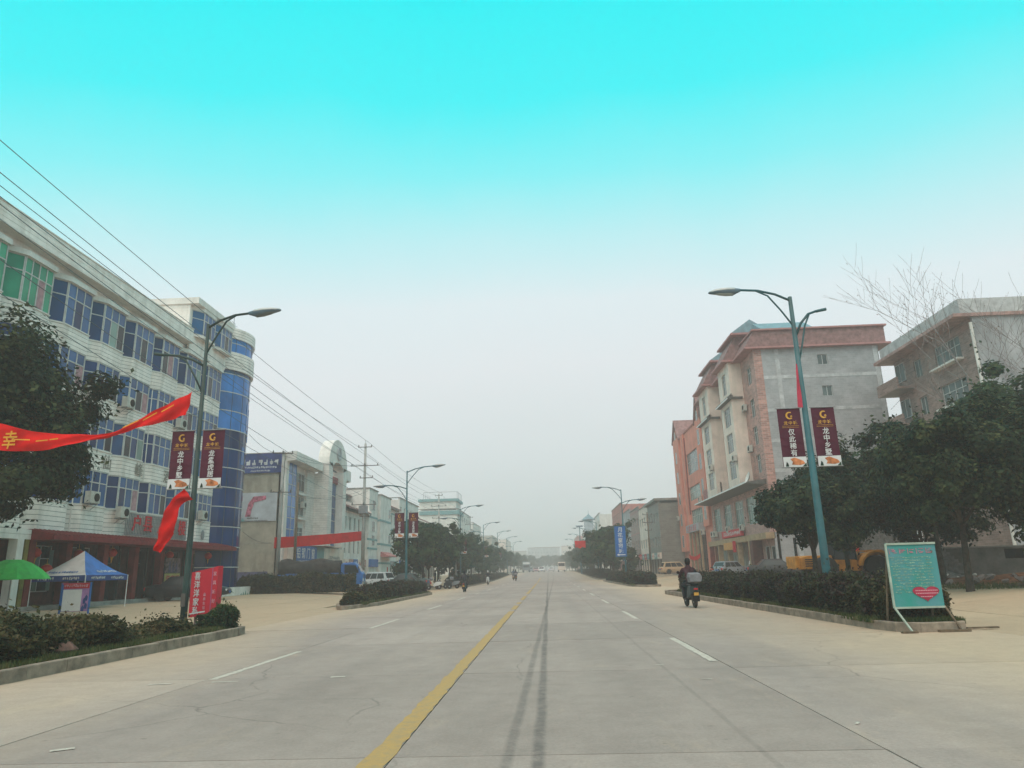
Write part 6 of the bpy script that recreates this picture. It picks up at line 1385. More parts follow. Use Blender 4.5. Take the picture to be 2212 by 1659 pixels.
car('white car coming towards the camera far down the road', (-2.0, 214, 1.06), PI, 'p_white', 'driving', 4.4)
car('small red-tailed car far down the road left of the white one', (-3.9, 232, 1.07), PI, 'p_pink', 'driving', 4.2)
car('dark car far away in the left lane in haze', (-6.2, 250, 1.07), PI, 'p_grey', 'driving', 4.4)
car('tiny hazy saloon driving away in the right lane', (.9, 262, 1.07), 0, 'p_white', 'driving', 4.4)
# blue light truck with tarpaulin load
t = thing('parked_truck', 'blue light truck with dark tarpaulin-covered load parked behind the cross hedge', 'truck', (-19.6, 63.6, .32), math.radians(-84))
rows = []
for y, w_, z0, z1 in ((1.6, .85, .55, 2.15), (1.75, .93, .5, 2.28), (2.7, .95, .5, 2.32), (3.0, .93, .5, 2.05), (3.35, .93, .48, 1.45), (3.5, .86, .52, 1.35)):
    rows.append([(w_, y, z0), (w_, y, z0+(z1-z0)*.5), (w_*.94, y, z1-.1), (w_*.8, y, z1), (-w_*.8, y, z1), (-w_*.94, y, z1-.1), (-w_, y, z0+(z1-z0)*.5), (-w_, y, z0)])
mb = MB(); loft(mb, rows); mb.build('cab', M['blue_paint'], t)
mb = MB(); mb.add([(-.78, 3.31, 1.52), (.78, 3.31, 1.52), (.72, 3.05, 2.05), (-.72, 3.05, 2.05)], [(0, 1, 2, 3)]); mb.build('windscreen', M['g_dark'], t)
for s_ in (1, -1):
    mb = MB(); mb.add([(s_*.965, 1.95, 1.45), (s_*.965, 3.15, 1.42), (s_*.925, 2.9, 2.05), (s_*.925, 1.95, 2.1)], [(0, 1, 2, 3)]); mb.build('side_window', M['g_dark'], t)
    mb = MB(); mb.box(s_*.93, 1.9, .6, s_*.962, 1.92, 2.1); mb.box(s_*.955, 2.0, 1.25, s_*.975, 2.15, 1.3); mb.build('door_seam', M['black'], t)
    mb = MB(); mb.box(s_*.5, 3.49, .75, s_*.8, 3.53, .95); mb.build('headlight', M['white'], t)
    mb = MB(); mb.box(s_*.98, 3.1, 1.5, s_*1.15, 3.15, 1.9); mb.build('mirror', M['black'], t)
    for y in (2.55, -2.1): wheel(t, s_*.80, y, .40, .40, .25, 'frame', s_)
mb = MB(); mb.box(-.95, 3.45, .5, .95, 3.6, .68); mb.build('bumper', M['steel'], t)
mb = MB(); mb.box(-.35, -3.6, .55, .35, 3.2, .75); mb.build('chassis', M['black'], t)
mb = MB(); mb.box(-1.05, -3.7, .78, 1.05, 1.45, .95); mb.box(-1.05, -3.7, .95, -1.0, 1.45, 1.5); mb.box(1.0, -3.7, .95, 1.05, 1.45, 1.5); mb.build('cargo_bed', M['blue_paint'], t)
rows = []; rr = random.Random(2)
for i in range(10):
    y = -3.65+5.1*i/9; e = .12*rr.random(); zt = 2.55+.12*math.sin(i*1.3)
    rows.append([(1.03, y, 1.2), (1.06+e*.3, y, 1.9), (.9, y, zt-.15), (.4, y, zt+e), (-.4, y, zt+e), (-.9, y, zt-.15), (-1.06-e*.3, y, 1.9), (-1.03, y, 1.2)])
mb = MB(); loft(mb, rows); mb.build('tarpaulin', M['tarp'], t, smooth=True)
# far truck and bus
t = thing('box_truck', 'grey box truck far down the left lane in haze', 'truck', (-7.0, 236, 1.07), PI)
mb = MB(); mb.box(-1.15, -3.5, .9, 1.15, 1.6, 3.3); mb.build('cargo_box', M['p_grey'], t); mb = MB(); mb.box(-1.0, 1.8, .6, 1.0, 3.3, 2.4); mb.build('cab', M['p_grey'], t, bevel=.1)
mb = MB(); mb.box(-.85, 3.3, 1.5, .85, 3.32, 2.2); mb.build('windscreen', M['g_dark'], t); mb = MB(); mb.box(-1.1, 1.62, 2.5, 1.1, 2.2, 3.1); mb.build('roof_fairing', M['white'], t)
for s_ in (1, -1):
    for y in (2.5, -2.2): wheel(t, s_*.95, y, .45, .45, .28, 'frame', s_)
t = thing('minibus', 'pale yellow-white minibus far down the right lane in haze', 'bus', (3.6, 205, 1.03), 0)
mb = MB(); mb.box(-1.0, -3.2, .45, 1.0, 3.2, 2.6); mb.build('body', M['cream'], t, bevel=.15); mb = MB(); mb.box(-.85, -3.22, 1.5, .85, -3.203, 2.3); mb.build('rear_window', M['g_dark'], t)
for s_ in (1, -1):
    mb = MB(); mb.box(s_*1.003, -2.9, 1.5, s_*1.01, 2.9, 2.25); mb.build('side_window', M['g_dark'], t)
    for y in (2.1, -2.0): wheel(t, s_*.86, y, .38, .38, .22, 'frame', s_)
# wheel loader
t = thing('wheel_loader', 'yellow-orange wheel loader parked under the right trees beside the notice board', 'loader', (18.0, 44.5, .40), math.radians(-88))
mb = MB(); mb.prism_x([(-3.4, .75), (-3.4, 1.38), (-2.9, 1.52), (-1.5, 1.5), (-1.4, .75)], -.75, .75); mb.build('engine_hood', M['orange_paint'], t, bevel=.04)
mb = MB(); mb.box(-.8, -3.65, .8, .8, -3.4, 1.5); mb.build('counterweight', M['orange_paint'], t, bevel=.05)
mb = MB()
for z in (.9, 1.02, 1.14, 1.26): mb.box(.752, -3.1, z, .765, -2.1, z+.06); mb.box(-.765, -3.1, z, -.752, -2.1, z+.06)
mb.build('vent_slats', M['black'], t)
mb = MB(); mb.prism_x([(-1.4, .6), (-1.4, 1.25), (-.1, 1.2), (.0, .6)], -.8, .8); mb.build('rear_frame', M['orange_paint'], t)
mb = MB()
for x in (-.72, .72):
    for y in (-1.3, -.1): mb.tube([(x, y, 1.2), (x*.93, y, 2.8)], .05, 6)
mb.box(-.78, -1.45, 2.78, .78, .05, 2.9); mb.build('cab_frame', M['black'], t)
mb = MB(); mb.box(-.7, -1.28, 1.25, .7, -1.26, 2.75); mb.box(-.7, -.12, 1.25, .7, -.1, 2.75); mb.box(-.7, -1.25, 1.25, -.68, -.14, 2.75); mb.box(.68, -1.25, 1.25, .7, -.14, 2.75); mb.build('cab_glass', M['g_dark'], t)
mb = MB(); mb.box(-.3, -.9, 1.2, .3, -.4, 1.8); mb.build('seat', M['black'], t)
mb = MB(); mb.prism_x([(.1, .6), (.1, 1.5), (.9, 1.65), (1.5, 1.35), (1.7, .6)], -.45, .45); mb.build('front_frame', M['orange_paint'], t, bevel=.04)
for s_ in (1, -1):
    n = 10; V = []
    for i in range(n+1):
        a = math.radians(170-150*i/n); V += [(s_*.55, .95+.88*math.cos(a), .72+.88*math.sin(a)), (s_*1.12, .95+.88*math.cos(a), .72+.88*math.sin(a)), (s_*1.12, .95+.98*math.cos(a), .72+.98*math.sin(a)), (s_*.55, .95+.98*math.cos(a), .72+.98*math.sin(a))]
    mb = MB(); mb.add(V, [(4*i+j, 4*i+(j+1) % 4, 4*i+4+(j+1) % 4, 4*i+4+j) for i in range(n) for j in range(4)]); mb.build('mudguard', M['orange_paint'], t)
    mb = MB(); mb.prism_x([(.6, 1.45), (.6, 1.75), (1.5, 1.75), (2.8, 1.0), (3.3, .5), (3.1, .35), (2.5, .75), (1.4, 1.45)], s_*.50, s_*.62); mb.build('lift_arm', M['orange_paint'], t, bevel=.03)
    for y in (.95, -2.0):
        wheel(t, s_*.85, y, .72, .72, .42, 'orange_paint', s_)
mb = MB(); mb.prism_x([(3.1, .1), (3.0, .9), (3.25, 1.2), (3.35, 1.15), (3.2, .85), (3.35, .25), (4.2, .12), (4.2, .05)], -1.25, 1.25); mb.build('bucket', M['orange_paint'], t)
mb = MB(); mb.tube([(0, .5, 1.6), (0, 2.4, 1.3)], .08, 8); mb.tube([(-.3, .5, 1.0), (-.3, 2.2, 1.0)], .07, 8); mb.build('hydraulic_ram', M['steel'], t)
mb = MB(); mb.tube([(.4, -2.2, 2.0), (.4, -2.2, 2.6)], .05, 8); mb.build('exhaust', M['black'], t)

# ------------------------------------------------------------------ people and scooters
def person(label, loc, rz, joints, radii, cols, group=None, hat=None, cat='person', sc=1.0):
    """one continuous skinned body; faces coloured by the joint they belong to; local +Y is forward."""
    t = thing('person', label, cat, loc, rz, group); t.scale = (sc, sc, sc)
    names = list(joints); edges = [('pelvis', 'waist'), ('waist', 'chest'), ('chest', 'neck'), ('neck', 'head'), ('head', 'crown')]
    for s_ in 'LR': edges += [('chest', 'sh'+s_), ('sh'+s_, 'el'+s_), ('el'+s_, 'ha'+s_), ('pelvis', 'hip'+s_), ('hip'+s_, 'kn'+s_), ('kn'+s_, 'an'+s_), ('an'+s_, 'to'+s_)]
    me = bpy.data.meshes.new('body'); me.from_pydata([joints[n] for n in names], [(names.index(a), names.index(b)) for a, b in edges], [])
    o = bpy.data.objects.new('body', me); COL.objects.link(o)
    sk = o.modifiers.new('skin', 'SKIN'); sk.branch_smoothing = .6
    for i, n in enumerate(names):
        r = radii[n]; me.skin_vertices[0].data[i].radius = (r, r*.85) if n in ('waist', 'chest', 'pelvis') else (r, r); me.skin_vertices[0].data[i].use_root = (n == 'pelvis')
    su = o.modifiers.new('sub', 'SUBSURF'); su.levels = 1; su.render_levels = 1
    dg = bpy.context.evaluated_depsgraph_get(); m2 = bpy.data.meshes.new_from_object(o.evaluated_get(dg)); bpy.data.objects.remove(o)
    ml = list(dict.fromkeys(cols.values())); m2.materials.clear()
    for k in ml: m2.materials.append(M[k])
    J = [(Vector(joints[n]), cols.get(n, 'p_cloth')) for n in names]
    extra = []
    for a, b in edges:
        extra.append(((Vector(joints[a])+Vector(joints[b]))/2, cols[b] if b in cols else cols[a]))
    for p in m2.polygons:
        c = p.center; best = min(J+extra, key=lambda q: (q[0]-c).length_squared); p.material_index = ml.index(best[1]); p.use_smooth = True
    b = link('body', m2, t); hd = Vector(joints['head'])
    mb = MB(); mb.lathe([(.05, -.12), (.085, -.08), (.100, 0), (.092, .07), (.055, .12), (.01, .135)], 12, Matrix.Translation(hd+Vector((0, -.030, .02)))); mb.build('helmet' if hat else 'hair', M[hat or 'hair'], t, smooth=True)
    mb = MB(); mb.lathe([(.002, 0), (.013, .015), (.003, .03)], 6, Matrix.Translation(hd+Vector((0, .088, -.02))) @ Matrix.Rotation(-PI/2, 4, 'X')); 
    for s_ in (1, -1): mb.box(s_*.082, -.012, -.03, s_*.095, .018, .025, Matrix.Translation(hd))
    mb.build('face_features', M['skin'], t)
    return t
RAD = dict(pelvis=.145, waist=.135, chest=.185, neck=.056, head=.088, crown=.07)
for s_ in 'LR': RAD.update({'sh'+s_: .088, 'el'+s_: .055, 'ha'+s_: .04, 'hip'+s_: .095, 'kn'+s_: .068, 'an'+s_: .048, 'to'+s_: .04})
def seated(hz=.78, lean=.12):
    j = dict(pelvis=(0, -.12, hz), waist=(0, -.10, hz+.2), chest=(0, -.10+lean, hz+.43), neck=(0, -.08+lean, hz+.60), head=(0, -.05+lean, hz+.73), crown=(0, -.06+lean, hz+.81))
    for s_, q in (('L', -1), ('R', 1)):
        j.update({'sh'+s_: (.19*q, -.08+lean, hz+.50), 'el'+s_: (.28*q, .06+lean, hz+.26), 'ha'+s_: (.27*q, .40, hz+.24), 'hip'+s_: (.10*q, -.08, hz-.02), 'kn'+s_: (.17*q, .34, hz-.06), 'an'+s_: (.15*q, .26, hz-.46), 'to'+s_: (.16*q, .42, hz-.50)})
    return j
def standing(sw=.0):
    j = dict(pelvis=(0, 0, .93), waist=(0, 0, 1.12), chest=(0, 0, 1.32), neck=(0, .0, 1.49), head=(0, .02, 1.61), crown=(0, .01, 1.69))
    for s_, q in (('L', -1), ('R', 1)):
        j.update({'sh'+s_: (.18*q, 0, 1.40), 'el'+s_: (.24*q, -.03+sw*q, 1.13), 'ha'+s_: (.23*q, .08+sw*q*1.6, .88), 'hip'+s_: (.09*q, 0, .90), 'kn'+s_: (.10*q, .03-sw*q, .50), 'an'+s_: (.10*q, -.02-sw*q*2, .09), 'to'+s_: (.11*q, .12-sw*q*2, .05)})
    return j
def dress(top, bottom, shoe='black'):
    c = dict(pelvis=bottom, waist=top, chest=top, neck=top, head='skin', crown='hair')
    for s_ in 'LR': c.update({'sh'+s_: top, 'el'+s_: top, 'ha'+s_: 'skin', 'hip'+s_: bottom, 'kn'+s_: bottom, 'an'+s_: bottom, 'to'+s_: shoe})
    return c
M['c_dark'] = mat('dark_cloth', (0.03, .028, .034), .9, .2, 5); M['c_red'] = mat('dull_red_jacket', (0.05, .020, .026), .85, .2, 5); M['c_white'] = mat('white_shirt', (.62, .62, .62), .85, .08, 5); M['c_blue'] = mat('jeans', (.05, .07, .12), .9, .15, 5); M['c_grey'] = mat('grey_cloth', (.2, .2, .21), .9, .15, 5)
def scooter(label, loc, rz, paint, box=True, sc=1.0, group=None):
    t = thing('motor_scooter', label, 'motor scooter', loc, rz, group); t.scale = (sc,)*3
    for y, nm in ((.62, 'wheel'), (-.55, 'wheel')):
        if ('sw',) not in _wc:
            mb = MB(); mb.lathe([(.15, -.045), (.21, -.05), (.235, -.02), (.235, .02), (.21, .05), (.15, .045)], 18, Matrix.Rotation(PI/2, 4, 'Y')); _wc[('sw',)] = mb.mesh('wheel', M['rubber'])
            mb = MB(); mb.lathe([(.03, -.05), (.15, -.03), (.15, .03), (.03, .05)], 14, Matrix.Rotation(PI/2, 4, 'Y')); _wc[('sh',)] = mb.mesh('hub', M['chrome'])
        o = link('wheel', _wc[('sw',)], t, (0, y, .235)); link('hub', _wc[('sh',)], o)
    mb = MB(); loft(mb, [[(.04, -.82, .62), (.05, -.82, .70), (-.05, -.82, .70), (-.04, -.82, .62)], [(.15, -.65, .42), (.14, -.65, .74), (-.14, -.65, .74), (-.15, -.65, .42)], [(.17, -.30, .34), (.15, -.30, .72), (-.15, -.30, .72), (-.17, -.30, .34)], [(.14, .0, .28), (.12, .0, .55), (-.12, .0, .55), (-.14, .0, .28)]]); mb.build('rear_fairing', M[paint], t, bevel=.02)
    mb = MB(); mb.box(-.16, -.02, .24, .16, .42, .31); mb.build('footboard', M['black'], t)
    mb = MB(); loft(mb, [[(.17, .38, .26), (.17, .44, .26), (-.17, .44, .26), (-.17, .38, .26)], [(.21, .40, .55), (.14, .52, .55), (-.14, .52, .55), (-.21, .40, .55)], [(.13, .34, .92), (.09, .44, .92), (-.09, .44, .92), (-.13, .34, .92)]]); mb.build('leg_shield', M[paint], t, bevel=.015)
    mb = MB(); mb.box(-.14, -.72, .73, .14, .02, .80); mb.build('seat', M['black'], t, bevel=.03)
    mb = MB(); mb.tube([(0, .62, .3), (0, .50, .6), (0, .36, 1.0)], .03, 8); mb.build('fork', M['steel'], t); mb = MB(); mb.tube([(-.32, .28, 1.02), (-.12, .36, .98), (.12, .36, .98), (.32, .28, 1.02)], .018, 6); mb.build('handlebar', M['black'], t)
    for s_ in (1, -1):
        mb = MB(); mb.tube([(.22*s_, .32, 1.0), (.30*s_, .30, 1.16)], .008, 5); mb.lathe([(.05, 0), (.055, .01), (.03, .02)], 10, Matrix.Translation((.31*s_, .30, 1.18)) @ Matrix.Rotation(PI/2, 4, 'X')); mb.build('mirror', M['black'], t)
    mb = MB(); mb.box(-.08, .46, .80, .08, .52, .90); mb.build('headlight', M['white'], t); mb = MB(); mb.box(-.07, -.845, .61, .07, -.82, .66); mb.build('tail_light', M['red_paint'], t)
    mb = MB(); mb.box(-.08, -.86, .42, .08, -.85, .52); mb.build('number_plate', M['gold'], t); mb = MB(); mb.box(-.12, -.80, .22, .12, -.6, .42); mb.build('rear_mudguard', M['black'], t)
    if box: mb = MB(); loft(mb, [[(.20, -.95, .86), (.23, -.95, 1.02), (.18, -.93, 1.14), (-.18, -.93, 1.14), (-.23, -.95, 1.02), (-.20, -.95, .86)], [(.20, -.60, .84), (.24, -.60, 1.02), (.19, -.62, 1.18), (-.19, -.62, 1.18), (-.24, -.60, 1.02), (-.20, -.60, .84)]]); mb.build('top_box', M['c_grey'], t, bevel=.03)
    return t
def rider(x, y, rz, plab, slab, top, bottom, paint, hat=None, box=True, sc=1.0):
    z = rise(y)+.006
    scooter(slab, (x, y, z), rz, paint, box, sc); person(plab, (x, y, z+.02*sc), rz, seated(), RAD, dress(top, bottom), hat=hat, sc=sc)
M['p_brown'] = mat('brown_box', (.13, .06, .05), .5, .2, 4)
rider(5.35, 28.6, .05, 'person in dark jacket riding a scooter away along the near right kerb', 'scooter with rear top box on the near right beside the hedge', 'c_red', 'c_dark', 'p_green', sc=1.08)
rider(-6.8, 59.5, 0.0, 'person in dark clothes riding the nearest scooter on the left lane', 'nearest scooter with white rear panel on the left lane', 'c_dark', 'c_dark', 'p_green', 'black', False)
rider(-7.5, 91, PI, 'person with white helmet riding towards the camera on the left lane', 'pale scooter facing the camera on the left lane', 'c_dark', 'c_blue', 'p_white', 'white', False)
rider(-5.6, 117, 0, 'front one of the two distant riders close together', 'front scooter of the two distant riders', 'c_blue', 'c_dark', 'p_silver', None, True)
rider(-5.0, 112, .1, 'rear one of the two distant riders close together', 'rear scooter of the two distant riders', 'c_dark', 'c_dark', 'p_black', None, True)
person('person in white shirt standing by the dark car at the red-pillared shops', (20.0, 73.5, .45), 2.6, standing(.05), RAD, dress('c_white', 'c_dark'))
person('person standing under the trees left of the short pale post, dark coat', (-13.6, 88, .15), 1.2, standing(.04), RAD, dress('c_dark', 'c_dark')); person('person in dark clothes walking behind the parked motorbikes', (-14.6, 86, .15), -1.2, standing(.08), RAD, dress('c_red', 'c_dark'))
for i, (x, y, p_, a_) in enumerate(((-11.9, 69.5, 'red_paint', 1.9), (-11.1, 70.8, 'p_white', 1.7), (-10.3, 72.2, 'p_black', 1.8), (-9.7, 73.6, 'p_grey', 1.5))):
    scooter(['red scooter parked first in the row under the left street trees', 'white scooter parked second in the row under the left street trees', 'black scooter parked third in the row under the left street trees', 'grey scooter parked last in the row under the left street trees'][i], (x, y, GZ(x, y)+.0), a_, p_, i % 2 == 0, group='scooters parked under the left street trees')

# ------------------------------------------------------------------ tent, umbrella, notice boards
t = thing('canopy_tent', 'pop-up canopy tent with white and blue roof in front of the white block', 'tent', (-23.2, 35.7, .3))
tx, ty, ez, ap = 1.32, 1.75, 1.58, 2.78
M['tent_white'] = mat('tent_white', (.60, .56, .52), .8, .1, 1.5); M['tent_blue'] = mat('tent_blue', (.07, .18, .48), .8, .15, 1.5); M['tent_navy'] = mat('tent_navy', (.035, .07, .24), .8, .15, 1.5)
cs = [(-tx, -ty), (tx, -ty), (tx, ty), (-tx, ty)]
for i in range(4):
    a, b = Vector((*cs[i], ez)), Vector((*cs[(i+1) % 4], ez)); n = 8; V = []
    for j in range(n+1):
        s_ = j/n; h_ = (ap-ez)*(s_**1.35); V += [tuple(a.lerp(Vector((0, 0, ez)), s_)+Vector((0, 0, h_))), tuple(b.lerp(Vector((0, 0, ez)), s_)+Vector((0, 0, h_)))]
    mb = MB(); mb.add(V, [(2*j, 2*j+1, 2*j+3, 2*j+2) for j in range(n)]); pn = mb.build('roof_panel', M['tent_white'] if i % 2 == 0 else M['tent_blue'], t)
    mb = MB(); mb.add([tuple(a-Vector((0, 0, .26))), tuple(b-Vector((0, 0, .26))), tuple(b), tuple(a)], [(0, 1, 2, 3)]); mb.build('valance', M['tent_navy'], t)
    d = (b-a).normalized(); ang = math.atan2(d.y, d.x); sg = MB(); Lb = (b-a).length
    scribble(sg, Lb*.12, Lb*.45, -.13, .14, -.02, 50+i, .1); scribble(sg, Lb*.58, Lb*.9, -.13, .14, -.02, 60+i, .1); sg.build('print_marks', M['white_print'], t, tuple(a), ang)
    mb = MB(); mb.tube([(*cs[i], -.1), (*cs[i], ez)], .022, 6); mb.build('leg', M['white'], t)
sg = MB(); scribble(sg, 0, 1.5, 0, .16, 0, 71, .15); o = sg.build('print_marks', M['sign_blue'], t, (-.75, -1.42, ez+.16)); o.rotation_euler = (math.radians(-52), 0, 0)
sg = MB(); scribble(sg, 0, 1.6, 0, .18, 0, 72, .05); o = sg.build('print_marks', M['white_print'], t, (1.07, -.5, ez+.18)); o.rotation_euler = (math.radians(-50), 0, PI/2)
t = thing('umbrella', 'bright green umbrella canopy at the left edge', 'umbrella', (-22.55, 30.0, .3))
n = 8; mb = MB(); V = [(0, 0, 2.25)]; R_ = 1.45
prof = [(.35, 2.21), (.7, 2.08), (1.05, 1.86), (1.35, 1.58), (1.45, 1.42)]
for r_, z in prof:
    for k in range(16): a = 2*PI*k/16; s_ = 1 if k % 2 == 0 else .95; V.append((r_*s_*math.cos(a), r_*s_*math.sin(a), z+(.03 if k % 2 else 0)))
mb.add(V, [(0, 1+k, 1+(k+1) % 16) for k in range(16)]+[(1+j*16+k, 1+(j+1)*16+k, 1+(j+1)*16+(k+1) % 16, 1+j*16+(k+1) % 16) for j in range(4) for k in range(16)]); mb.build('canopy', mat('lime_green_cloth', (.07, .56, .09), .6, .12, 1.5), t)
mb = MB(); mb.tube([(0, 0, -.1), (0, 0, 2.3)], .022, 6); mb.build('pole', M['steel'], t)
mb = MB()
for k in range(8): a = 2*PI*k/8; mb.tube([(0, 0, 1.95), (.9*math.cos(a), .9*math.sin(a), 1.93)], .01, 4); mb.tube([(0, 0, 2.2), (.7*math.cos(a), .7*math.sin(a), 2.05), (1.42*math.cos(a), 1.42*math.sin(a), 1.42)], .008, 4)
mb.build('ribs', M['steel'], t)
t = thing('notice_board', 'white and pink notice board standing under the blue and white tent', 'notice board', (-19.8, 30.2, .28), .0)
mb = MB(); mb.box(-.60, -.03, .1, .60, .03, 1.25); mb.build('board', mat('mauve_board', (.36, .19, .40), .6, .2, 2), t)
mb = MB(); mb.box(-.58, -.045, 1.02, .58, -.031, 1.24); hb = mb.build('header', M['red_paint'], t); sg = MB(); scribble(sg, -.5, .5, 1.13, .12, -.055, 80, .1); sg.build('print_marks', mat('pale_pink_print', (.6, .3, .35), .6, .05, 3), hb)
mb = MB(); mb.box(-.55, -.045, .12, .28, -.031, .98); mb.build('paper', M['white'], t); mb = MB(); mb.box(-.64, -.04, 0, -.60, .04, 1.26); mb.box(.60, -.04, 0, .64, .04, 1.26); mb.build('post', M['sign_blue'], t)
mb = MB(); mb.box(-.60, -.05, .1, -.52, -.032, 1.2); mb.build('side_strip', M['sign_blue'], t)
mb = MB()
for x, z in ((.42, .5), (.5, .3), (.38, .2), (.5, .62)): mb.prism_y([(x-.05, z-.1), (x+.05, z-.1), (x+.06, z+.05), (x, z+.14), (x-.06, z+.05)], -.046, -.031)
mb.build('picture_print', M['tent_navy'], t)
# red box sign beside the lamp
t = thing('box_sign', 'red double-sided box sign with white furniture shop characters by the near left lamp pole', 'sign', (-9.93, 20.9, .12), 0); t.scale = (.84, .9, 1.0)
M['sign_red'] = mat('light_box_red', (.52, .025, .045), .45, .06, 2)
rt_ = math.radians(-7)
A = Vector((-.40, -.1, 0)); ux = Vector((.80, -.10, 0)).normalized()
F = lambda s_, z, o=0: (A.x+ux.x*s_+ux.y*o, A.y+ux.y*s_-ux.x*o, z)
mb = MB(); P0, P1 = F(0, .36), F(.78, .50); mb.add([F(0, .36), F(.78, .44), F(.78, 1.72), F(0, 1.60), F(0, .36, -.3), F(.78, .44, -.3), F(.78, 1.72, -.3), F(0, 1.60, -.3)], [(0, 1, 2, 3), (5, 4, 7, 6), (4, 0, 3, 7), (3, 2, 6, 7), (1, 5, 6, 2), (4, 5, 1, 0)]); pn = mb.build('light_box', M['sign_red'], t)
az = math.atan2(ux.y, ux.x)
for i, ch in enumerate('喜洋洋家私'): letter(ch, .215, M['white_print'], pn, (F(.24, 0, .012)[0], F(.24, 0, .012)[1], 1.50-.238*i), az)
for i, ch in enumerate('品质生活'): letter(ch, .088, mat('pale_pink_print', (.6, .3, .35), .6, .05, 3), pn, (F(.55, 0, .012)[0], F(.55, 0, .012)[1], .98-.12*i), az)
mb = MB(); q = [F(.02, .44, .012), F(.6, .50, .012), F(.6, .54, .012), F(.02, .47, .012)]; mb.add(q, [(0, 1, 2, 3)]); mb.build('arrow_print', M['white_print'], pn)
mb = MB(); mb.add([F(.79, .44), F(.97, .52, -.02), F(.97, 1.76, -.02), F(.79, 1.72), F(.79, .44, -.3), F(.97, .52, -.3), F(.97, 1.76, -.3), F(.79, 1.72, -.3)], [(0, 1, 2, 3), (5, 4, 7, 6), (4, 0, 3, 7), (3, 2, 6, 7), (1, 5, 6, 2), (4, 5, 1, 0)]); ps = mb.build('side_box', M['sign_red'], t)
mb = MB(); mb.add([F(.775, .45, .01), F(.80, .45, .01), F(.80, 1.72, .01), F(.775, 1.72, .01)], [(0, 1, 2, 3)]); mb.build('trim', mat('mauve_trim', (.35, .12, .25), .5, .05, 3), t)
for i, ch in enumerate('家具城好'): letter(ch, .12, mat('pale_pink_print', (.6, .3, .35), .6, .05, 3), ps, (F(.885, 0, .01)[0], F(.885, 0, .01)[1], 1.55-.25*i), az)
mb = MB(); mb.box(.30, -.1, 0, .36, .0, .48); mb.box(-.25, .0, 0, -.19, .1, .42); mb.build('post', mat('pinkish_post', (.3, .2, .18), .7, .2, 5), t)
# A-frame notice board with heart
t = thing('a_frame_sign', 'green A-frame notice board with a red heart by the near right kerb end', 'sign', (8.05, 16.75, .0), math.radians(2))
lean = .16
def bd(x, z, off=0): return (x-.06*(z-1.15)*.0, lean*(z-.9)*.35-off, z)
mb = MB(); mb.add([bd(-.55, .50), bd(.55, .50), bd(.60, 1.86), bd(-.50, 1.86), bd(-.55, .50, -.02), bd(.55, .50, -.02), bd(.60, 1.86, -.02), bd(-.50, 1.86, -.02)], [(0, 1, 2, 3), (5, 4, 7, 6), (4, 0, 3, 7), (3, 2, 6, 7), (1, 5, 6, 2), (4, 5, 1, 0)])
M['teal_board'] = mat('teal_board', (.03, .26, .22), .5, .25, 1.6, color2=(.10, .26, .30)); pn = mb.build('board', M['teal_board'], t)
M['pale_frame'] = mat('pale_frame', (.36, .43, .36), .6, .12, 4)
fr_pts = [(-.55, .50), (.55, .50), (.60, 1.86), (-.50, 1.86)]
for i in (0, 2, 3):
    a, b = fr_pts[i], fr_pts[(i+1) % 4]; mb = MB(); mb.tube([bd(*a, .01), bd(*b, .01)], .028 if i != 2 else .032, 4); mb.build('frame_bar', M['pale_frame'], t)
for x0, x1, y1 in ((-.55, -.38, -.32), (.55, .70, -.25), (-.5, -.48, .55), (.5, .52, .55)):
    mb = MB(); mb.tube([bd(x0, .52 if y1 < 0 else 1.7), (x1, y1, .02)], .025, 5); mb.build('leg', M['pale_frame'] if x0 < 0 and y1 < 0 else M['wood'], t)
mb = MB(); mb.box(-.62, -.40, 0, -.30, -.28, .04); mb.box(.2, -.34, 0, .85, -.22, .05); mb.box(-.3, -.2, 0.0, .5, -.12, .04); mb.build('foot_board', M['wood'], t)
r = random.Random(9)
for i in range(5):
    x = -.42+.20*i; sg = MB(); 
    for _ in range(5):
        x0_ = x+.06; xa, zc = x0_+r.uniform(-.05, .02), 1.70+r.uniform(-.05, .05); p = [bd(xa, zc, .012), bd(xa+.07, zc, .012), bd(xa+.07, zc+.014, .012), bd(xa, zc+.014, .012)]; sg.add(p, [(0, 1, 2, 3)])
    xa = x+r.uniform(-.03, .01); sg.add([bd(xa, 1.64, .013), bd(xa+.015, 1.64, .013), bd(xa+.015, 1.76, .013), bd(xa, 1.76, .013)], [(0, 1, 2, 3)])
    sg.build('title_mark', mat('title_pink', (.48, .20, .26), .6, .2, 9), pn)
sg = MB()
for k in range(13):
    zc = 1.56-.062*k; x = -.46+(.03 if k % 3 else 0); 
    while x < (.42 if k < 12 else 0):
        wd = r.uniform(.03, .06)
        if r.random() < .88:
            for _ in range(2): z1 = zc+r.uniform(-.015, .015); sg.add([bd(x, z1, .012), bd(x+wd, z1, .012), bd(x+wd, z1+.008, .012), bd(x, z1+.008, .012)], [(0, 1, 2, 3)])
        x += wd+.012
sg.build('print_marks', mat('pale_green_print', (.30, .42, .30), .6, .3, 12), pn)
n = 24; V = [(0, 0)]; hx = []
for i in range(n): a = 2*PI*i/n; hx.append((.28*(math.sin(a)**3)*1.05+.20, .80+.155*(13*math.cos(a)-5*math.cos(2*a)-2*math.cos(3*a)-math.cos(4*a))/14))
mb = MB(); mb.add([bd(x, z, .016) for x, z in hx]+[bd(.20, .78, .016)], [(i, (i+1) % n, n) for i in range(n)]); ht = mb.build('heart', mat('heart_red', (.40, .03, .07), .6, .15, 5), t)
sg = MB()
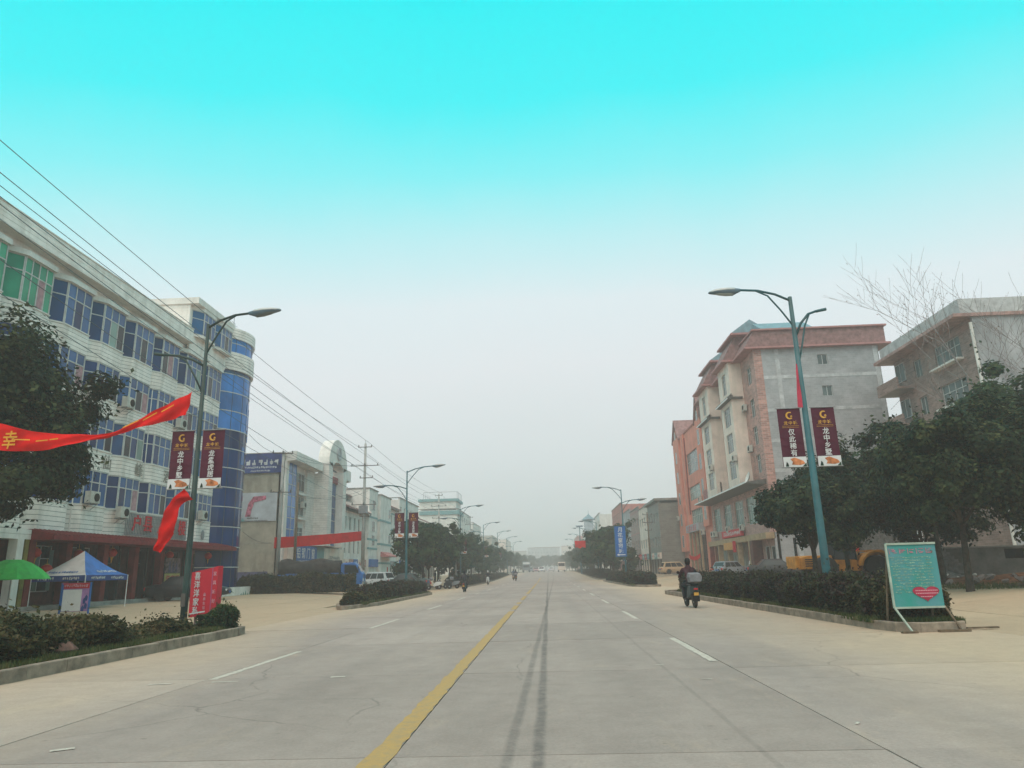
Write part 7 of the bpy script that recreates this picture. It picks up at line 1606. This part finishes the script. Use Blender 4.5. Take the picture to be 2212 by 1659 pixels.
for k, (z, a_, b_) in enumerate(((.84, -.03, .43), (.78, -.03, .43), (.71, .07, .33))):
    x = a_
    while x < b_: sg.add([bd(x, z, .02), bd(x+.028, z, .02), bd(x+.028, z+.022, .02), bd(x, z+.022, .02)], [(0, 1, 2, 3)]); x += .038
sg.build('print_marks', mat('pale_pink_print', (.6, .3, .35), .6, .05, 3), ht)

# ------------------------------------------------------------------ right lot: walls, rubble, soil
t = thing('rendered_wall', 'long grey rendered boundary wall with a square hole at the right edge', 'wall', (23.2, 44.0, .35), 0)
wall(t, 'wall_face', (0, 0, 0), 0, 14, 0, 1.75, [(3.3, 4.5, 1.1, 1.65)], mat('dark_grey_render', (.165, .15, .135), .95, .2, 1.2, .2, 20, dirt=(.09, .08, .07)), .24)
mb = MB(); mb.box(-.05, -.06, 1.75, 14.05, .3, 1.83); mb.build('coping', M['concrete'], t)
mb = MB(); mb.box(3.2, .3, 0, 4.6, 3, 1.8); mb.build('dark_recess', M['dark'], t)
def block_wall(name, label, loc, W_, H_, bl, bh, m, ragged_top=.0, cat='wall', rz=0.0, seed=1, skipf=None):
    t = thing(name, label, cat, loc, rz); r = random.Random(seed); z = 0; row = 0; key = None; n = 0
    mbk = MB(); mbk.box(0, 0, 0, bl*.96, .2, bh*.93); me = mbk.mesh('block', m)
    while z < H_:
        x = -(bl/2 if row % 2 else 0)
        while x < W_:
            lim = H_-ragged_top*abs(math.sin(x*1.7+seed))-ragged_top*.5*r.random()
            if x >= 0 and z < lim and not (skipf and skipf(x, z)) and n < 290: link('block', me, t, (x, r.uniform(-.015, .015), z)); n += 1
            x += bl
        z += bh; row += 1
    mb = MB(); mb.box(.02, .06, 0, W_-.1, .16, H_-ragged_top-.1); mb.build('mortar_core', M['joint'], t)
    return t
block_wall('broken_block_wall', 'half-demolished grey block wall right of the green notice board', (20.4, 43.2, .3), 2.9, 2.0, .40, .20, M['brick_grey'], .7, seed=3)
block_wall('block_wall', 'tall stacked grey block wall behind the loader', (19.5, 50.5, .4), 4.6, 4.6, .5, .26, M['brick_grey'], .5, seed=5)
block_wall('brick_wall', 'reddish brick wall panel behind the loader with a red couplet strip beside it', (18.6, 50.9, .4), 1.4, 3.3, .30, .14, M['brick_red'], 0, seed=6)
t = thing('couplet_banner', 'vertical red couplet strip hanging on the wall behind the loader', 'banner', (20.65, 50.3, 1.6)); mb = MB(); mb.box(-.23, -.02, 0, .23, 0, 2.3); c = mb.build('cloth', M['red_cloth'], t)
for i, ch in enumerate('吉星高照'): letter(ch, .34, M['gold'], c, (0, -.03, 1.95-.5*i))
sheet_pts = lambda: None
def mound(name, label, loc, RX, RY, H_, m, seed, kind=None, cat='mound'):
    r = random.Random(seed); n = 22; mb = MB(); V = []; ph = [r.uniform(0, 6) for _ in range(6)]
    for j in range(9):
        f_ = j/8
        for i in range(n):
            a = 2*PI*i/n; rr_ = f_*(1+.12*math.sin(3*a+ph[0])+.08*math.sin(7*a+ph[1])); z = H_*(math.cos(f_*PI/2)**1.3)*(1+.25*math.sin(5*f_*3+ph[2]+a*2)*f_)+r.uniform(-.03, .03)*(f_ < 1)
            V.append((RX*rr_*math.cos(a), RY*rr_*math.sin(a), max(z, -.05) if f_ < 1 else -.05))
    mb.add(V, [(j*n+i, (j+1)*n+i, (j+1)*n+(i+1) % n, j*n+(i+1) % n) for j in range(8) for i in range(n)]); t = thing(name, label, cat, loc); mb.build('earth', m, t, smooth=True); return t
mound('soil_mound', 'low orange-brown soil heap spread along the foot of the grey wall', (23.5, 36.5, .15), 8.5, 3.0, .62, M['laterite'], 3)
mound('soil_mound', 'dark soil bank under the right trees nearer the paving', (21.5, 30.6, .12), 7.0, 1.5, .42, M['soil'], 4)
mound('rubble_heap', 'pale rubble heap at the foot of the broken block wall', (20.6, 41.0, .2), 2.6, 1.6, .8, M['brick_grey'], 5, cat='rubble')
r = random.Random(12)
mbk = MB(); mbk.box(-.16, -.1, -.05, .16, .1, .07); bm_ = [mbk.mesh('rubble_block', M['brick_grey']), None]; mbk = MB(); mbk.box(-.13, -.07, -.04, .13, .07, .05); bm_[1] = mbk.mesh('rubble_block', M['white_plaster'])
rub = thing('loose_rubble', 'scattered broken blocks and pale debris on the orange soil', 'rubble', (0, 0, 0))
for i in range(150):
    x, y = (r.gauss(20.8, 1.3), r.gauss(40.3, 1.0)) if i % 2 else (r.uniform(17.5, 30), r.gauss(35.2, 1.4)); o = link('rubble_block', bm_[i % 2 if r.random() < .6 else 0], rub, (x, y, .35+.35*r.random() if i % 2 else .45+.25*r.random())); o.rotation_euler = (r.uniform(-.6, .6), r.uniform(-.6, .6), r.uniform(0, 6)); o.scale = (r.uniform(.5, 1.2),)*3
gp = []
grass('weeds', 'low weeds on the soil of the right-hand lot', [(16, 30, 28.5, 33), (17, 26, 34, 43)], [5000, 4000], .35, .16, 9, LEAF_GRASS)
# loose stick and stones by the kerb, right
t = thing('wooden_plank', 'thin broken plank lying on the paving right of the notice board', 'plank', (9.4, 16.9, .02), .05); mb = MB(); mb.box(-.35, -.04, 0, .35, .04, .035); mb.build('board', M['wood'], t)
t = thing('guardian_stone', 'rough reddish stone lying in the near left planting strip', 'stone', (-9.5, 14.2, .15)); mb = MB(); mb.lathe([(.05, -.1), (.28, 0), (.33, .12), (.2, .26), (.05, .30)], 9); mb.build('stone_body', mat('red_stone', (.16, .09, .07), .95, .3, 5, .6, 10), t)

for o in COL.objects:
    if o.name.startswith('print_marks'): o['kind'] = 'stuff'
# ------------------------------------------------------------------ haze
mb = MB(); mb.box(-420, -45, -1.2, 420, 800, 31.0); hz = mb.build('haze', mat('x_tmp', (.5, .5, .5)))
hm = bpy.data.materials.new('haze_air'); hm.use_nodes = True; n_ = hm.node_tree; n_.nodes.clear(); o_ = n_.nodes.new('ShaderNodeOutputMaterial'); pv = n_.nodes.new('ShaderNodeVolumePrincipled')
pv.inputs['Color'].default_value = (.99, .93, .91, 1); pv.inputs['Density'].default_value = HAZE; pv.inputs['Anisotropy'].default_value = 0.2; n_.links.new(pv.outputs[0], o_.inputs['Volume'])
hz.data.materials.clear(); hz.data.materials.append(hm); hz['kind'] = 'stuff'; hz['label'] = 'pale even haze filling the whole street'
